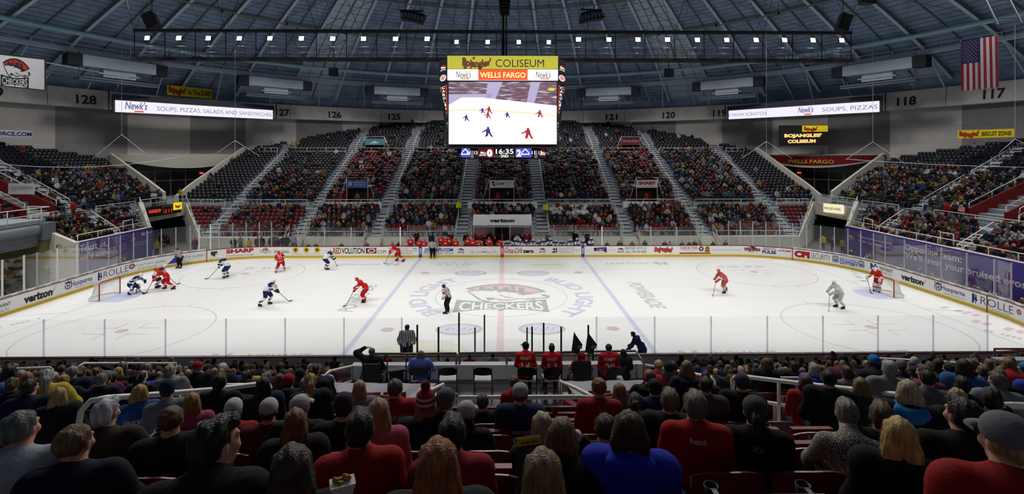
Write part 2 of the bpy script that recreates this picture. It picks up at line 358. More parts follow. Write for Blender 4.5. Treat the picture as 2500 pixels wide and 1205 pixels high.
# side stands
def side_rows():
    out = []
    for i in range(5): out.append((32.6+.76*i, 2.4+.36*i, 'low'))
    i = 0
    while 37.8+.8*i < 53.5: out.append((37.8+.8*i, 4.8+.344*i, 'mid' if i < 9 else 'top')); i += 1
    return out
SR = side_rows()
def side_ymax(x, bank):
    if bank == 'low': return 11.5+3.7*(x-32.3)/3.7
    return max(min(22+(x-38)*.489, math.sqrt(max(54.6**2-(x+.8)**2, 1))), 0)
def side_ymin(sx, x, bank): return (3.6 if sx < 0 and bank == 'low' else -13.0)
SAISLES = [9.2, 1.2, -6.8]
for sx, nm in ((-1, 'left'), (1, 'right')):
    b = MB(); st = MB()
    for x, z, bank in SR:
        y0, y1 = side_ymin(sx, x, bank), side_ymax(x, bank)
        if y1-y0 < 1: continue
        a, c = sorted((sx*x, sx*(x+.82)))
        b.box(a, c, y0, y1, z-.8, z)
        for ay in SAISLES:
            ay2 = ay*(1+.012*(x-33))+ (x-33)*.12
            if bank == 'low' and sx < 0 and ay < 4: continue
            if ay2+.7 < y1:
                st.box(a, c, ay2-.6, ay2+.6, z-.1, z+.012); e = sorted((sx*x, sx*(x-.36))); st.box(e[0], e[1], ay2-.6, ay2+.6, z-.35, z-.17)
    a, c = sorted((sx*36.4, sx*37.85)); b.box(a, c, -13, 22, 3.6, 4.2)
    t = b.build('floor_stand_'+nm, TER, kind='structure', cat='stand'); st.build('stair', STAIR, t)
    # front wall of the end stand, behind the goal
    y0 = 3.5 if sx < 0 else -13
    b = MB(); a, c = sorted((sx*32.2, sx*32.6)); b.box(a, c, y0, 11.5, 0, 3.2)
    b.hexa([(sx*32.3, 11.5, 0), (sx*32.6, 11.5, 0), (sx*36.3, 15.4, 0), (sx*36.0, 15.6, 0), (sx*32.3, 11.5, 3.2), (sx*32.6, 11.5, 3.2), (sx*36.3, 15.4, 5.1), (sx*36.0, 15.6, 5.1)])
    if sx < 0: b.hexa([(-32.3, 3.3, 0), (-32.3, 3.6, 0), (-36.6, 3.6, 0), (-36.6, 3.3, 0), (-32.3, 3.3, 3.2), (-32.3, 3.6, 3.2), (-36.6, 3.6, 5.0), (-36.6, 3.3, 5.0)])
    b.build('wall_%s_front' % nm, CREAM, kind='structure')
    # corner: walkway over the tunnel, parapets, canopy, glass doors
    b = MB(); P = [(36, 15.3), (38, 22), (47.2, 26.5), (48.5, 27), (44.5, 33), (38.6, 40), (38, 38), (38, 24), (36, 22.7)]
    b.prism([(sx*x, y) for x, y in P], lambda u, v, t: (u, v, t), 3.7, 4.2)
    b.build('floor_walkway_'+nm, TER, kind='structure')
    b = MB(); a, c = sorted((sx*35.85, sx*36.0)); b.box(a, c, 15.4, 22.6, 3.0, 4.35)
    b.hexa([(sx*30.8, 16.3, 0), (sx*30.8, 16.6, 0), (sx*36.0, 22.6, 0), (sx*36.0, 22.3, 0), (sx*30.8, 16.3, 1.4), (sx*30.8, 16.6, 1.4), (sx*36.0, 22.6, 4.3), (sx*36.0, 22.3, 4.3)])
    # sloped end walls of the upper banks
    def slope_wall(A, B, za, zb, th=.28):
        (ax, ay), (bx, by) = A, B; d = Vector((bx-ax, by-ay, 0)).normalized(); n = Vector((-d.y, d.x, 0))*th
        b.hexa([(ax, ay, 3.6), (bx, by, 3.6), (bx+n.x, by+n.y, 3.6), (ax+n.x, ay+n.y, 3.6), (ax, ay, za), (bx, by, zb), (bx+n.x, by+n.y, zb), (ax+n.x, ay+n.y, za)])
    slope_wall((sx*38, 23.9), (sx*38, 26.6), 5.0, 6.2); slope_wall((sx*38, 26.6), (sx*38, 39.2), 6.2, 10.9)
    slope_wall((sx*38.0, 22.0), (sx*40.5, 23.2), 5.6, 6.8); slope_wall((sx*40.5, 23.2), (sx*47.6, 26.7), 6.8, 10.0)
    b.build('wall_corner_'+nm, CREAM, kind='structure')
    b = MB(); b.box(*sorted((sx*45, sx*46)), 12, 33, 0, 3.6); b.build('wall_tunnel_'+nm, mat('tunnel_shade', '1C1B1A', .8), kind='structure')  # near-black colour paints the tunnel's shade onto its back wall
    A, B = Vector((sx*47.6, 26.6, 0)), Vector((sx*38.0, 39.4, 0)); D = B-A; n = Vector((-D.y, D.x, 0)).normalized()
    if n.dot(-A) < 0: n = -n
    N = 24; cv = []; f = []
    def zb(t): return 9.55-1.55*math.sin(PI*t)**.7
    def cmap(t, z, o): q = A+D*t+n*(o+1.6*math.sin(PI*t)); return (q.x, q.y, z)
    cn = MB()
    for i in range(N):
        t0, t1 = i/N, (i+1)/N
        for z0, z1, m in (((0, .16, 1), (.16, .86, 0), (.86, 1, 1)) if sx > 0 else ((0, 1, 1),)):
            q = lambda t, e: zb(t)+(9.75-zb(t))*e
            cn.add([cmap(t0, q(t0, z0), 0), cmap(t1, q(t1, z0), 0), cmap(t1, q(t1, z1), .05+.25*z1), cmap(t0, q(t0, z1), .05+.25*z1)], [(0, 1, 2, 3)], m)
        cn.add([cmap(t0, zb(t0), 0), cmap(t1, zb(t1), 0), cmap(t1, zb(t1)+.1, -2.6), cmap(t0, zb(t0)+.1, -2.6)], [(0, 1, 2, 3)], 1)
        cn.add([cmap(t0, 9.75, .3), cmap(t1, 9.75, .3), cmap(t1, 9.9, -2.6), cmap(t0, 9.9, -2.6)], [(0, 1, 2, 3)], 1)
    c = cn.build('canopy', [mat('fascia_red', '7C1420', .5), CREAM], None, ('curved red canopy with gold lettering over the corner doors' if sx > 0 else 'plain curved cream canopy over the corner doors'), 'canopy')
    if sx > 0:
        lt = MB(); mp = lambda u, v, t: cmap(u, v, .04+t+.25*.5)
        letters(lt, 'WELLS FARGO', lambda u, v, t: cmap(1-u, v, .2+t), .32, .68, 8.62, 9.12, 0, .012)
        lt.build('lettering', GOLD, c)
    dr = MB(); zt = 8.6
    def dmap(t, z, o): q = A+D*t+n*(o-.35+.5*math.sin(PI*t)); return q.x, q.y, z
    for i in range(8):
        t0, t1 = .06+i*.11, .06+(i+1)*.11
        dr.add([dmap(t0, 4.2, 0), dmap(t1, 4.2, 0), dmap(t1, zt, 0), dmap(t0, zt, 0)], [(0, 1, 2, 3)], 0)
        dr.bar(dmap(t0, 4.2, .05), dmap(t0, zt, .05), .12, .12, 1)
        for z in (6.4, 7.6): dr.bar(dmap(t0, z, .05), dmap(t1, z, .05), .1, .1, 1)
    dr.build('window_%d' % (1 if sx < 0 else 2), [mat('dark_door_glass', '0B0C0E', .15, spec=.6), mat('bronze_frame', '6F675C', .4, metal=.4)], kind='structure')
    ex = MB(); q = dmap(.62, 7.25, .2); ex.obox(q, D.normalized()*.22, n*.06, (0, 0, .12)); ex.build('exit_sign', mat('exit_red', 'E04030', .5, emit=1.5), None, 'small red exit light above the %s corner glass doors' % nm, 'exit sign')
# round wall, ring beam
WL, WDK = mat('wall_light', 'BAB6B2', .85, noise=(.5, .07)), mat('wall_dark', '868282', .85, noise=(.5, .07))
b = MB(); NB = 48
for k in range(NB*2):
    a0, a1 = 2*PI*k/(NB*2)+.02, 2*PI*(k+1)/(NB*2)+.02; r = 55.0
    m = (k//2) % 2; lean = 0.0
    for z0, z1 in ((0, 9.3), (9.32, 11.2), (11.22, 13.1), (13.12, 15.3)):
        b.add([(r*math.sin(a0), r*math.cos(a0), z0), (r*math.sin(a1), r*math.cos(a1), z0), (r*math.sin(a1), r*math.cos(a1), z1), (r*math.sin(a0), r*math.cos(a0), z1)], [(0, 3, 2, 1)], m)
        b.add([(r*math.sin(a0), r*math.cos(a0), z1), (r*math.sin(a1), r*math.cos(a1), z1), ((r+.03)*math.sin(a1), (r+.03)*math.cos(a1), z1+.02), ((r+.03)*math.sin(a0), (r+.03)*math.cos(a0), z1+.02)], [(0, 1, 2, 3)], m)
    if k % 2 == 0:     # light panels stand proud as broad pilasters
        pass
b.build('wall_round', [WL, WDK], kind='structure', label='round concrete wall of alternating light and dark bays', cat='wall')
RB = mat('ring_beam_concrete', 'D6D2CB', .85, noise=(1.2, .08))
b = MB(); n = 144
for k in range(n):
    a0, a1 = 2*PI*k/n, 2*PI*(k+1)/n; pr = [(54.9, 15.25), (54.15, 15.3), (54.35, 17.45), (55.6, 17.5)]
    for (r0, z0), (r1, z1) in zip(pr, pr[1:]):
        b.add([(r0*math.sin(a0), r0*math.cos(a0), z0), (r0*math.sin(a1), r0*math.cos(a1), z0), (r1*math.sin(a1), r1*math.cos(a1), z1), (r1*math.sin(a0), r1*math.cos(a0), z1)], [(0, 3, 2, 1)])
    if k % 3 == 0:
        b.bar((54.14*math.sin(a0), 54.14*math.cos(a0), 15.3), (54.33*math.sin(a0), 54.33*math.cos(a0), 17.45), .05, .02, 1, up=(math.sin(a0), math.cos(a0), 0))
beam = b.build('trim_ring_beam', [RB, mat('beam_joint', '55534F', .9)], kind='structure', label='concrete ring beam numbered by seating section', cat='beam')
def bear(px): return math.atan((px-1250)/FPX)+YAW
def ring_ang(px, r):
    "angle about the arena centre of the point at radius r seen at photo column px"
    a = bear(px); dx, dy = math.sin(a), math.cos(a); B = CAMX*dx+CAMY*dy; t = -B+math.sqrt(B*B-(CAMX**2+CAMY**2-r*r))
    return math.atan2(CAMX+t*dx, CAMY+t*dy)
NUM = mat('painted_numeral', '2E2D2C', .8)
for tx, px in (('129', -22), ('128', 211), ('127', 690), ('126', 818), ('125', 963), ('121', 1493), ('120', 1633), ('119', 1757), ('118', 2213), ('117', 2427)):
    a = ring_ang(px, 54.2); lt = MB(); hw = 1.0 if tx != '117' else .95
    def nm_map(u, v, t, a=a):
        r = 54.12+(v-15.3)*.09-t; q = a+u/54.2; return (r*math.sin(q), r*math.cos(q), v)
    letters(lt, tx, nm_map, -hw, hw, 15.75, 16.75, 0, .03); lt.build('numeral', NUM, beam)
# ---- dome
RS = (55.6**2+15**2)/30
def zdome(r): return 34-(RS-math.sqrt(RS*RS-r*r))
DECK = mat('roof_deck', '8EA3BF', .85, noise=(.55, .25), bump=(3, .3)); PALE = mat('roof_panel_pale', 'C2D5E6', .8, noise=(1, .06)); GRID = mat('roof_grid', '1F2B33', .6)
b = MB(); RR = [0.5, 6, 12, 18, 24, 28, 31, 34, 37, 40, 43, 46, 48.5, 51, 53.5, 55.6]
pale_full = {4, -5}; pale_low = {2, -3, 5, -6, 8, -9}
for k in range(NB):
    kk = k if k < NB//2 else k-NB
    a0, a1 = 2*PI*k/NB, 2*PI*(k+1)/NB
    for r0, r1 in zip(RR, RR[1:]):
        m = 1 if (kk in pale_full and r0 >= 24) or (kk in pale_low and r0 >= 51) else 0
        z0, z1 = zdome(r0), zdome(r1)
        b.add([(r0*math.sin(a0), r0*math.cos(a0), z0), (r0*math.sin(a1), r0*math.cos(a1), z0), (r1*math.sin(a1), r1*math.cos(a1), z1), (r1*math.sin(a0), r1*math.cos(a0), z1)], [(0, 1, 2, 3)], m)
        # board joints
        J = int((r1-r0)/.62)
        for j in range(J if abs(kk+.5) < 17 and r0 > 20 else 0):
            r = r0+(j+.5)*(r1-r0)/J; z = zdome(r)-.01; P0, P1 = (r*math.sin(a0), r*math.cos(a0), z), (r*math.sin(a1), r*math.cos(a1), z)
            if m == 0 or j % 2 == 0: b.bar(P0, P1, .05 if m == 0 else .07, .03, 2)
        if m:
            for e in (.25, .5, .75):
                a = a0+(a1-a0)*e; b.bar((r0*math.sin(a), r0*math.cos(a), z0-.02), (r1*math.sin(a), r1*math.cos(a), z1-.02), .08, .04, 2)
for k in range(72):
    a0, a1 = 2*PI*k/72, 2*PI*(k+1)/72
    b.add([(55.6*math.sin(a0), 55.6*math.cos(a0), 17.4), (55.6*math.sin(a1), 55.6*math.cos(a1), 17.4), (55.6*math.sin(a1), 55.6*math.cos(a1), 19.1), (55.6*math.sin(a0), 55.6*math.cos(a0), 19.1)], [(0, 3, 2, 1)], 0)
ceil = b.build('ceiling', [DECK, PALE, GRID], kind='structure', label='blue-grey boarded dome roof with radial ribs', cat='ceiling')
RIB = mat('rib_steel', 'C4D4E6', .6, noise=(2, .08)); RIBD = mat('purlin_steel', '74827A', .6); TEAL = mat('teal_ring_pipe', 'A6CDD4', .45, noise=(2, .08)); PIPE = mat('pale_pipe', 'D0DCE6', .45)
for k in range(-17, 18):
    a = 2*PI*k/NB; u = Vector((math.sin(a), math.cos(a), 0)); rb = MB()
    for r0, r1 in zip(RR[3:], RR[4:]):
        p0, p1 = u*r0+Vector((0, 0, zdome(r0)-.06)), u*r1+Vector((0, 0, zdome(r1)-.06)); d = (p1-p0); nrm = Vector((-u.y, u.x, 0)).cross(d).normalized()
        if nrm.z > 0: nrm = -nrm
        t = Vector((u.y, -u.x, 0))
        rb.obox((p0+p1)/2+nrm*.3, d/2, t*.03, nrm*.3, 1); rb.obox((p0+p1)/2+nrm*.6, d/2, t*.17, nrm*.025, 0)
    rb.build('rib', [RIB, RIBD], ceil)
    a += PI/NB; u = Vector((math.sin(a), math.cos(a), 0)); rb = MB()
    for r0, r1 in zip(RR[4:], RR[5:]): rb.bar(u*r0+Vector((0, 0, zdome(r0)-.15)), u*r1+Vector((0, 0, zdome(r1)-.15)), .12, .25, 0)
    rb.build('sub_rib', [RIBD], ceil)
def ring(r, z, rad, n=90, a0=-130, a1=130): return [(r*math.sin(math.radians(a0+(a1-a0)*k/n)), r*math.cos(math.radians(a0+(a1-a0)*k/n)), z) for k in range(n+1)]
for r in (24, 31, 39): MB().tube(ring(r, zdome(r)-.65, 0), .16, 6).build('purlin_ring', RIBD, ceil)
br = MB()
for k in range(-17, 17):
    for r0, r1 in ((24, 31), (31, 39), (39, 46.5)):
        for e in (0, 1):
            A = 2*PI*(k+e)/NB; B = 2*PI*(k+1-e)/NB
            br.bar((r0*math.sin(A), r0*math.cos(A), zdome(r0)-.5), (r1*math.sin(B), r1*math.cos(B), zdome(r1)-.5), .05, .05)
br.build('cross_brace', RIBD, ceil)
MB().tube(ring(47, 22.35, 0, 120), .24, 8).build('ring_pipe', TEAL, None, 'upper teal ring pipe hung under the dome', 'pipe')
b = MB(); b.tube(ring(50, 21.15, 0, 120), .2, 8); b.tube(ring(49.3, 20.75, 0, 120), .1, 6, 1); b.tube(ring(49.0, 21.5, 0, 120), .035, 5, 1)
for k in range(-64, 65):
    a = math.radians(k*2); b.bar((49.0*math.sin(a), 49.0*math.cos(a), 20.7), (49.0*math.sin(a), 49.0*math.cos(a), 21.5), .04, .04, 1)
b.build('ring_pipe', [PIPE, RIB], None, 'lower grey ring pipe with catwalk rail under the dome', 'pipe')
# eave braces below the ring
b = MB()
for k in range(-34, 35):
    a = PI*k/NB; r0, r1 = 50.2, 54.6
    b.bar((r0*math.sin(a), r0*math.cos(a), zdome(r0)-.3), (r1*math.sin(a+.02*(1 if k % 2 else -1)), r1*math.cos(a), 17.5), .12, .12)
b.build('eave_brace', RIB, ceil)

# added fill lights in made-up cans on the dome purlins, aimed at the stands
for i in range(21):
    a = math.radians(-112+11.2*i); r = 37.5; u = Vector((math.sin(a), math.cos(a), 0)); z = zdome(r)-1.5
    t = empty('stand_fill_light', tuple(u*r+Vector((0, 0, z))), -a, '%s small black house light from the left on the dome purlins' % nth(i+1), 'house light', 'house lights under the dome')
    b = MB(); b.tube([(0, 0, 0), (0, .12, -.3)], [.09, .13], 10); b.build('lamp_can', mat('lamp_can_black', '15161A', .5), t); b = MB(); b.tube([(0, 0, .0), (0, 0, 1.0)], .02, 5); b.build('hanger', mat('lamp_can_black'), t)
    l = spot('fill_light_beam', (0, 0, 0), (0, 1, 0), STAND_FILL_W, 105, .6, (1, .97, .95), 1.1); l.parent = t; l.location = (0, .14, -.36)
    l.rotation_euler = Vector((0, 4.5, 9-z)).to_track_quat('-Z', 'Y').to_euler()
# ================================================================ RINK
imap = lambda u, v, t: (u, v, t)
LBLUE = mat('ice_blue_line', 'CFD1E7', .35, spec=.2, noise=(3, .06, (.3, 1, 1))); LRED = mat('ice_red_line', 'EDD9DD', .35, spec=.2, noise=(1.1, .05)); LRED2 = mat('ice_red_dash', 'E0CAD0', .35, spec=.2)
LTHIN = mat('ice_thin_line', 'D3C9CC', .35, spec=.2); LGREY = mat('ice_grey_paint', 'C6C9CC', .35, spec=.2, noise=(2.5, .1)); LDK = mat('ice_dark_paint', 'B2B6B9', .35, spec=.2, noise=(2, .12))
LCREASE = mat('ice_crease', 'C9CEEE', .35, spec=.2); LYEL = mat('ice_yellow_paint', 'EFEEDC', .35, spec=.2); LDOT = mat('ice_dot', 'D6C2C3', .35, spec=.2); LPINK = mat('ice_pink_paint', 'E2C4C9', .35, spec=.2)
LTXT = mat('ice_lavender_text', 'CCCFE2', .35, spec=.2); LWH = mat('ice_white_paint', 'EDEEED', .35, spec=.2)
Z0 = .004
def arcband(mb, cx, cy, r, w, a0, a1, z, m=0, n=48):
    for k in range(n):
        t0, t1 = a0+(a1-a0)*k/n, a0+(a1-a0)*(k+1)/n
        mb.add([(cx+(r-w/2)*math.cos(t0), cy+(r-w/2)*math.sin(t0), z), (cx+(r+w/2)*math.cos(t0), cy+(r+w/2)*math.sin(t0), z), (cx+(r+w/2)*math.cos(t1), cy+(r+w/2)*math.sin(t1), z), (cx+(r-w/2)*math.cos(t1), cy+(r-w/2)*math.sin(t1), z)], [(0, 1, 2, 3)], m)
def flat(mb, x0, x1, y0, y1, z=Z0, m=0): mb.add([(x0, y0, z), (x1, y0, z), (x1, y1, z), (x0, y1, z)], [(0, 1, 2, 3)], m)
b = MB()
for s in (-1, 1): flat(b, s*7.77-.15, s*7.77+.15, -12.9, 12.9)
b.build('blue_line', LBLUE, ice)
b = MB(); flat(b, -.2, .2, -12.9, 12.9)
for i in range(64): flat(b, -.17, .17, -12.8+.4*i, -12.8+.4*i+.05, Z0+.003, 1)
b.build('centre_line', [LRED, LRED2], ice)
b = MB()
for s in (-1, 1): flat(b, s*27.13-.03, s*27.13+.03, -11.1, 11.1)
for sx in (-1, 1):
    for sy in (-1, 1):
        cx, cy = sx*21.25, sy*6.71; arcband(b, cx, cy, 4.57, .06, 0, 2*PI, Z0)
        for ex in (-1, 1):
            for ey in (-1, 1):
                flat(b, *sorted((cx+ex*.6, cx+ex*1.8)), *sorted((cy+ey*.45, cy+ey*.51))); flat(b, *sorted((cx+ex*.6, cx+ex*.66)), *sorted((cy+ey*.45, cy+ey*1.35)))
        for ey in (-1, 1):
            for ex in (-.85, .85): flat(b, cx+ex-.03, cx+ex+.03, *sorted((cy+ey*4.57, cy+ey*5.17)))
    for e in (-3.35, 3.35):
        b.add([(sx*27.13, e-.03, Z0), (sx*27.13, e+.03, Z0), (sx*30.45, e*1.27+.03, Z0), (sx*30.45, e*1.27-.03, Z0)], [(0, 1, 2, 3)])
b.build('thin_line', LTHIN, ice)
b = MB()
for sx in (-1, 1):
    for sy in (-1, 1):
        b.disc((sx*21.25, sy*6.71, Z0), .32); b.disc((sx*6.4, sy*6.71, Z0), .36)
b.disc((0, 0, Z0+.008), .15); b.build('faceoff_dot', LDOT, ice)
b = MB(); arcband(b, 0, 0, 4.57, .07, 0, 2*PI, Z0+.001, 0, 72); b.build('centre_circle', LBLUE, ice)
b = MB()
for s in (-1, 1):
    b.add([(s*27.13, -1.22, Z0)]+[(s*(27.13-1.83*math.cos(t)*(1 if abs(t) < .9 else 1)), 1.83*math.sin(t)*1.0, Z0) for t in np.linspace(-.73, .73, 15)]+[(s*27.13, 1.22, Z0)], [tuple(range(17))])
b.build('crease', LCREASE, ice)
b = MB(); crest(b, lambda u, v, t: (u*3.9, v*5.2+.46, t), 0, 0, 1, 0, 1, 2, Z0+.004); b.build('centre_crest', [LWH, LDK, LPINK], ice, 'pale grey and pink bear-head crest painted at centre ice')
# arc lettering around the centre circle
b = MB()
def arctext(tx, r, h, a0, a1):
    V, F = text2d(tx, .03); W = V[:, 0].max()
    b.add([((r+v*h)*math.cos(a0+(a1-a0)*u/W), (r+v*h)*math.sin(a0+(a1-a0)*u/W), Z0) for u, v in V], F)
arctext('BUD LIGHT', 5.25, 1.15, math.radians(225), math.radians(128)); arctext('BUD LIGHT', 5.25, 1.15, math.radians(52), math.radians(-48))
b.build('advert_lettering', LTXT, ice)
b = MB()
for x, y, r in ((-2.6, 6.6, 0), (2.6, 6.5, 0), (-2.35, -6.7, 0), (2.35, -6.7, 0)):
    for e in range(3): arcband(b, x, y, 1, .07, 0, 2*PI, Z0, 0, 28) if 0 else None
    ring_ = [(x+1.35*math.cos(t), y+.95*math.sin(t), Z0) for t in np.linspace(0, 2*PI, 29)[:-1]]; b.add(ring_, [tuple(range(28))], 1)
    b.add([(x+1.12*math.cos(t), y+.72*math.sin(t), Z0+.003) for t in np.linspace(0, 2*PI, 29)[:-1]], [tuple(range(28))], 0)
    for q in range(5): poly(b, [(x-.8+.32*q, y-.28+.1*(q % 2)), (x-.66+.32*q, y-.28+.1*(q % 2)), (x-.5+.32*q, y+.3-.12*(q % 3)), (x-.64+.32*q, y+.3-.12*(q % 3))], imap, 1, Z0+.006)
b.build('oval_advert', [mat('ice_oval_blue', 'DCDEEC', .35, spec=.2), LGREY], ice)
b = MB()
for x, y, rx, ry in ((3.9, 9.6, 2.2, 1.35), (-3.9, -10.2, 2.3, 1.75)):
    b.add([(x+rx*math.cos(t), y+ry*math.sin(t), Z0) for t in np.linspace(0, 2*PI, 33)[:-1]], [tuple(range(32))], 1)
    b.add([(x+(rx-.06)*math.cos(t), y+(ry-.06)*math.sin(t), Z0+.003) for t in np.linspace(0, 2*PI, 33)[:-1]], [tuple(range(32))], 0)
    poly(b, [(x-1.5, y-.25), (x-1.1, y+.35), (x-.6, y+.2), (x-.2, y+.55), (x+.5, y+.3), (x+.9, y+.55), (x+1.5, y+.2), (x+1.6, y-.35), (x+.4, y-.2), (x-.6, y-.4)], imap, 1, Z0+.006)
b.build('oval_advert', [LYEL, mat('ice_tan_paint', 'DDD9D2', .35, spec=.2)], ice)
b = MB()
def ice_greek(x, y, w, h, ang, m=0, seed=1):
    ca, sa = math.cos(ang), math.sin(ang); greek(b, lambda u, v, t: (x+u*ca-v*sa, y+u*sa+v*ca, Z0), -w/2, w/2, -h/2, h/2, m, 0, seed)
def ice_words(tx, x, y, w, h, ang, m=0, bold=.03, shear=0):
    V, F = text2d(tx, bold, shear); W = V[:, 0].max(); ca, sa = math.cos(ang), math.sin(ang)
    b.add([(x+(u/W-.5)*w*ca-(v-.5)*h*sa, y+(u/W-.5)*w*sa+(v-.5)*h*ca, Z0) for u, v in V], F, m)
ice_words('POWERADE', -9.9, -.2, 6.6, 1.0, math.radians(-90)+PI, 0, .03, .25); ice_words('POWERADE', 10.2, .2, 6.6, 1.0, math.radians(-90), 0, .03, .25)
for x, a in ((-11.6, 0), (11.6, 0)):
    ice_words('N:', x-2.0, -10.6, 1.3, 1.2, a, 0, .06); ice_words('NOVANT', x+.7, -10.3, 3.2, .55, a, 0, .02); ice_words('HEALTH', x+1.1, -11.1, 2.3, .5, a, 0, 0)
for x in (-12.1, 12.1):
    ice_words('N:', x+2.2, 10.0, 1.3, 1.0, PI, 0, .06); ice_words('NOVANT', x-.9, 10.0, 4.0, .6, PI, 0, .02)
ice_words('Gillette', 20.6, -10.6, 4.0, 1.1, 0, 0, .06, .35); ice_greek(-20.6, -10.7, 4.6, .8, 0, 1, 3)
ice_greek(20.8, 8.6, 4.2, .6, PI, 0, 4); ice_greek(-20.8, 8.6, 4.6, .7, PI, 0, 5)
ice_greek(-3.9, 10.6, 3.8, .45, 0, 1, 6); ice_greek(-3.9, 9.9, 3.8, .45, 0, 1, 7); arcband(b, -3.5, 9.1, .5, .06, 0, 2*PI, Z0, 1, 24)
ice_greek(28.4, -6.4, 3.0, .9, math.radians(118), 2, 8); ice_greek(28.9, -3.8, 2.2, .8, math.radians(110), 1, 12); ice_greek(28.2, -9.0, 4.4, .4, math.radians(118), 0, 9); ice_greek(-29.0, -6.6, 5.0, .4, math.radians(62), 0, 10); ice_greek(28.9, 5.2, 4.0, .6, math.radians(68), 0, 11)
b.build('advert_lettering', [LGREY, LTHIN, LPINK], ice)
# ---- dasher boards
BWHITE = mat('board_white', 'EDEDE9', .35, spec=.4, noise=(.8, .012)); BYEL = mat('kick_yellow', 'D9B51E', .4, spec=.4); BCAP = mat('cap_rail_burgundy', '6A1520', .4)
FACE = {}
def boards(name, s0, s1, lab, cat='rink boards', strip_txt=False):
    t = empty(name, (*bpath((s0+s1)/2)[:2], 0), 0, lab, cat)
    n = max(8, int(abs(s1-s0)/.2)); ss = [s0+(s1-s0)*i/n for i in range(n+1)]
    M = t.matrix_world.inverted(); off = Vector(t.location)
    def sweep(nm, prof, m, lb=None):
        mb = MB()
        for a, c in zip(ss, ss[1:]):
            for (d0, z0), (d1, z1) in zip(prof, prof[1:]):
                mb.add([Vector(bmap(a, z0, d0))-off, Vector(bmap(c, z0, d0))-off, Vector(bmap(c, z1, d1))-off, Vector(bmap(a, z1, d1))-off], [(0, 1, 2, 3)])
        for a in (s0, s1): mb.add([Vector(bmap(a, z, d))-off for d, z in prof], [tuple(range(len(prof)))])
        mb.build(nm, m, t, lb)
    sweep('facing', [(0, .2), (0, 1.04), (-.14, 1.04), (-.14, 0)], BWHITE, 'white facing'); sweep('kick_plate', [(-.1, 0), (.012, 0), (.012, .2), (0, .205)], BYEL, 'yellow kick plate'); sweep('cap_rail', [(.015, 1.04), (.015, 1.085), (-.16, 1.085), (-.16, 1.04)], BCAP, 'burgundy cap rail')
    if strip_txt:
        sweep('advert_strip', [(-.03, 1.085), (-.07, 1.21), (-.1, 1.21), (-.1, 1.085)], BWHITE)
        lt = MB(); k = 0; u = min(s0, s1)+.3; e = max(s0, s1)
        while u < e-1.2:
            letters(lt, 'LabCorp', lambda a, v, o: tuple(Vector(bmap(a, v, -.03-(v-1.085)*.32+o))-off), u, u+.72, 1.105, 1.185, 0, .02, off=.004); u += 1.15
        lt.build('lettering', BLACK, t)
    t['fc'] = 1; FACE[t.name] = [c for c in t.children if c.name.startswith('facing')][0]; del t['fc']
    return t, off
SG = sb(1936); SGL = sb(503); SE = 50.0
bN, oN = boards('rink_boards', SGL, SG, 'long run of white dasher boards with adverts in front of the team benches')
bW, oW = boards('rink_boards', -SE, SGL, 'white dasher boards curving behind the net defended by the goalkeeper in white', strip_txt=True)
bE, oE = boards('rink_boards', SG, SE, 'white dasher boards curving behind the net defended by the goalkeeper in red', strip_txt=True)
bS, oS = boards('rink_boards', SE, 159-SE, 'white dasher boards on the side nearest the spectators seen over their heads')
def admap(off): return lambda u, v, t: tuple(Vector(bmap(u, v, t))-off)
def ad(board, off, mats, name, fn, lab=None):
    mb = MB(); fn(mb, admap(off)); mb.build(name, mats, board, lab)
X = lambda px: sb(px)
mpN = admap(oN)
RUST = mat('rust_ink', 'A23A2A', .6); SLATE = mat('slate_ink', '34363A', .6); PALEB = mat('pale_blue_ink', '8A94C8', .6); CHAR = mat('charcoal_ink', '4A4B50', .6); TEALI = mat('teal_ink', '2F7E7A', .6); AMB = mat('amber_ink', 'D9951E', .6); BREAD = mat('bun_brown', '9A5A22', .6); LGREEN = mat('green_ink', '3E8A3A', .6); CORAL = mat('coral_ink', 'C0392F', .6); YELI = mat('yellow_ink', 'E3D23A', .6)
def done(lab):
    global nb
    if nb.F: nb.build('advert', NM, FACE[bN.name], lab)
    nb = MB()
nb = MB(); L = lambda tx, p0, p1, v0, v1, m, bold=.02, shear=0, **k: letters(nb, tx, mpN, X(p0), X(p1), v0, v1, m, bold, shear, **k)
NM = [RED, BLACK, NAVY, BLUE, GREY, WHITE, RUST, SLATE, PALEB, AMB, BREAD, YELI, CORAL, CHAR, TEALI]
# shield with 80, SHARP, coffee logo
poly(nb, [(X(514), .9), (X(531), .92), (X(530), .6), (X(523), .42), (X(515), .6)], mpN, 7, .003); L('80', 516.5, 529, .55, .84, 5, .04); greek(nb, mpN, X(515), X(530), .33, .38, 4, seed=8)
done('orange-red shield with a number'); L('SHARP', 552, 620, .62, .97, 0, .06); L('SHARP BUSINESS SYSTEMS', 552, 620, .33, .41, 7, .01)
done('red block lettering'); poly(nb, [(X(638)+.0, .72)]+[(X(648)+.27*math.cos(t), .72+.26*math.sin(t)) for t in np.linspace(PI, 0, 12)], mpN, 12, .003); poly(nb, [(X(648)+.17*math.cos(t), .74+.16*math.sin(t)) for t in np.linspace(PI, 0, 10)], mpN, 11, .005); L('Folgers', 635.5, 661.5, .52, .78, 1, .07, off=.006); L('Folgers', 636, 661, .53, .77, 5, .03, off=.008)
done('coffee advert with red arch'); L('Harris Teeter', 669, 706, .62, .8, 0, 0, .2); strip(nb, X(669), X(706), .5, .58, mpN, 14, .004, 3)
done('thin red lettering over green bar')
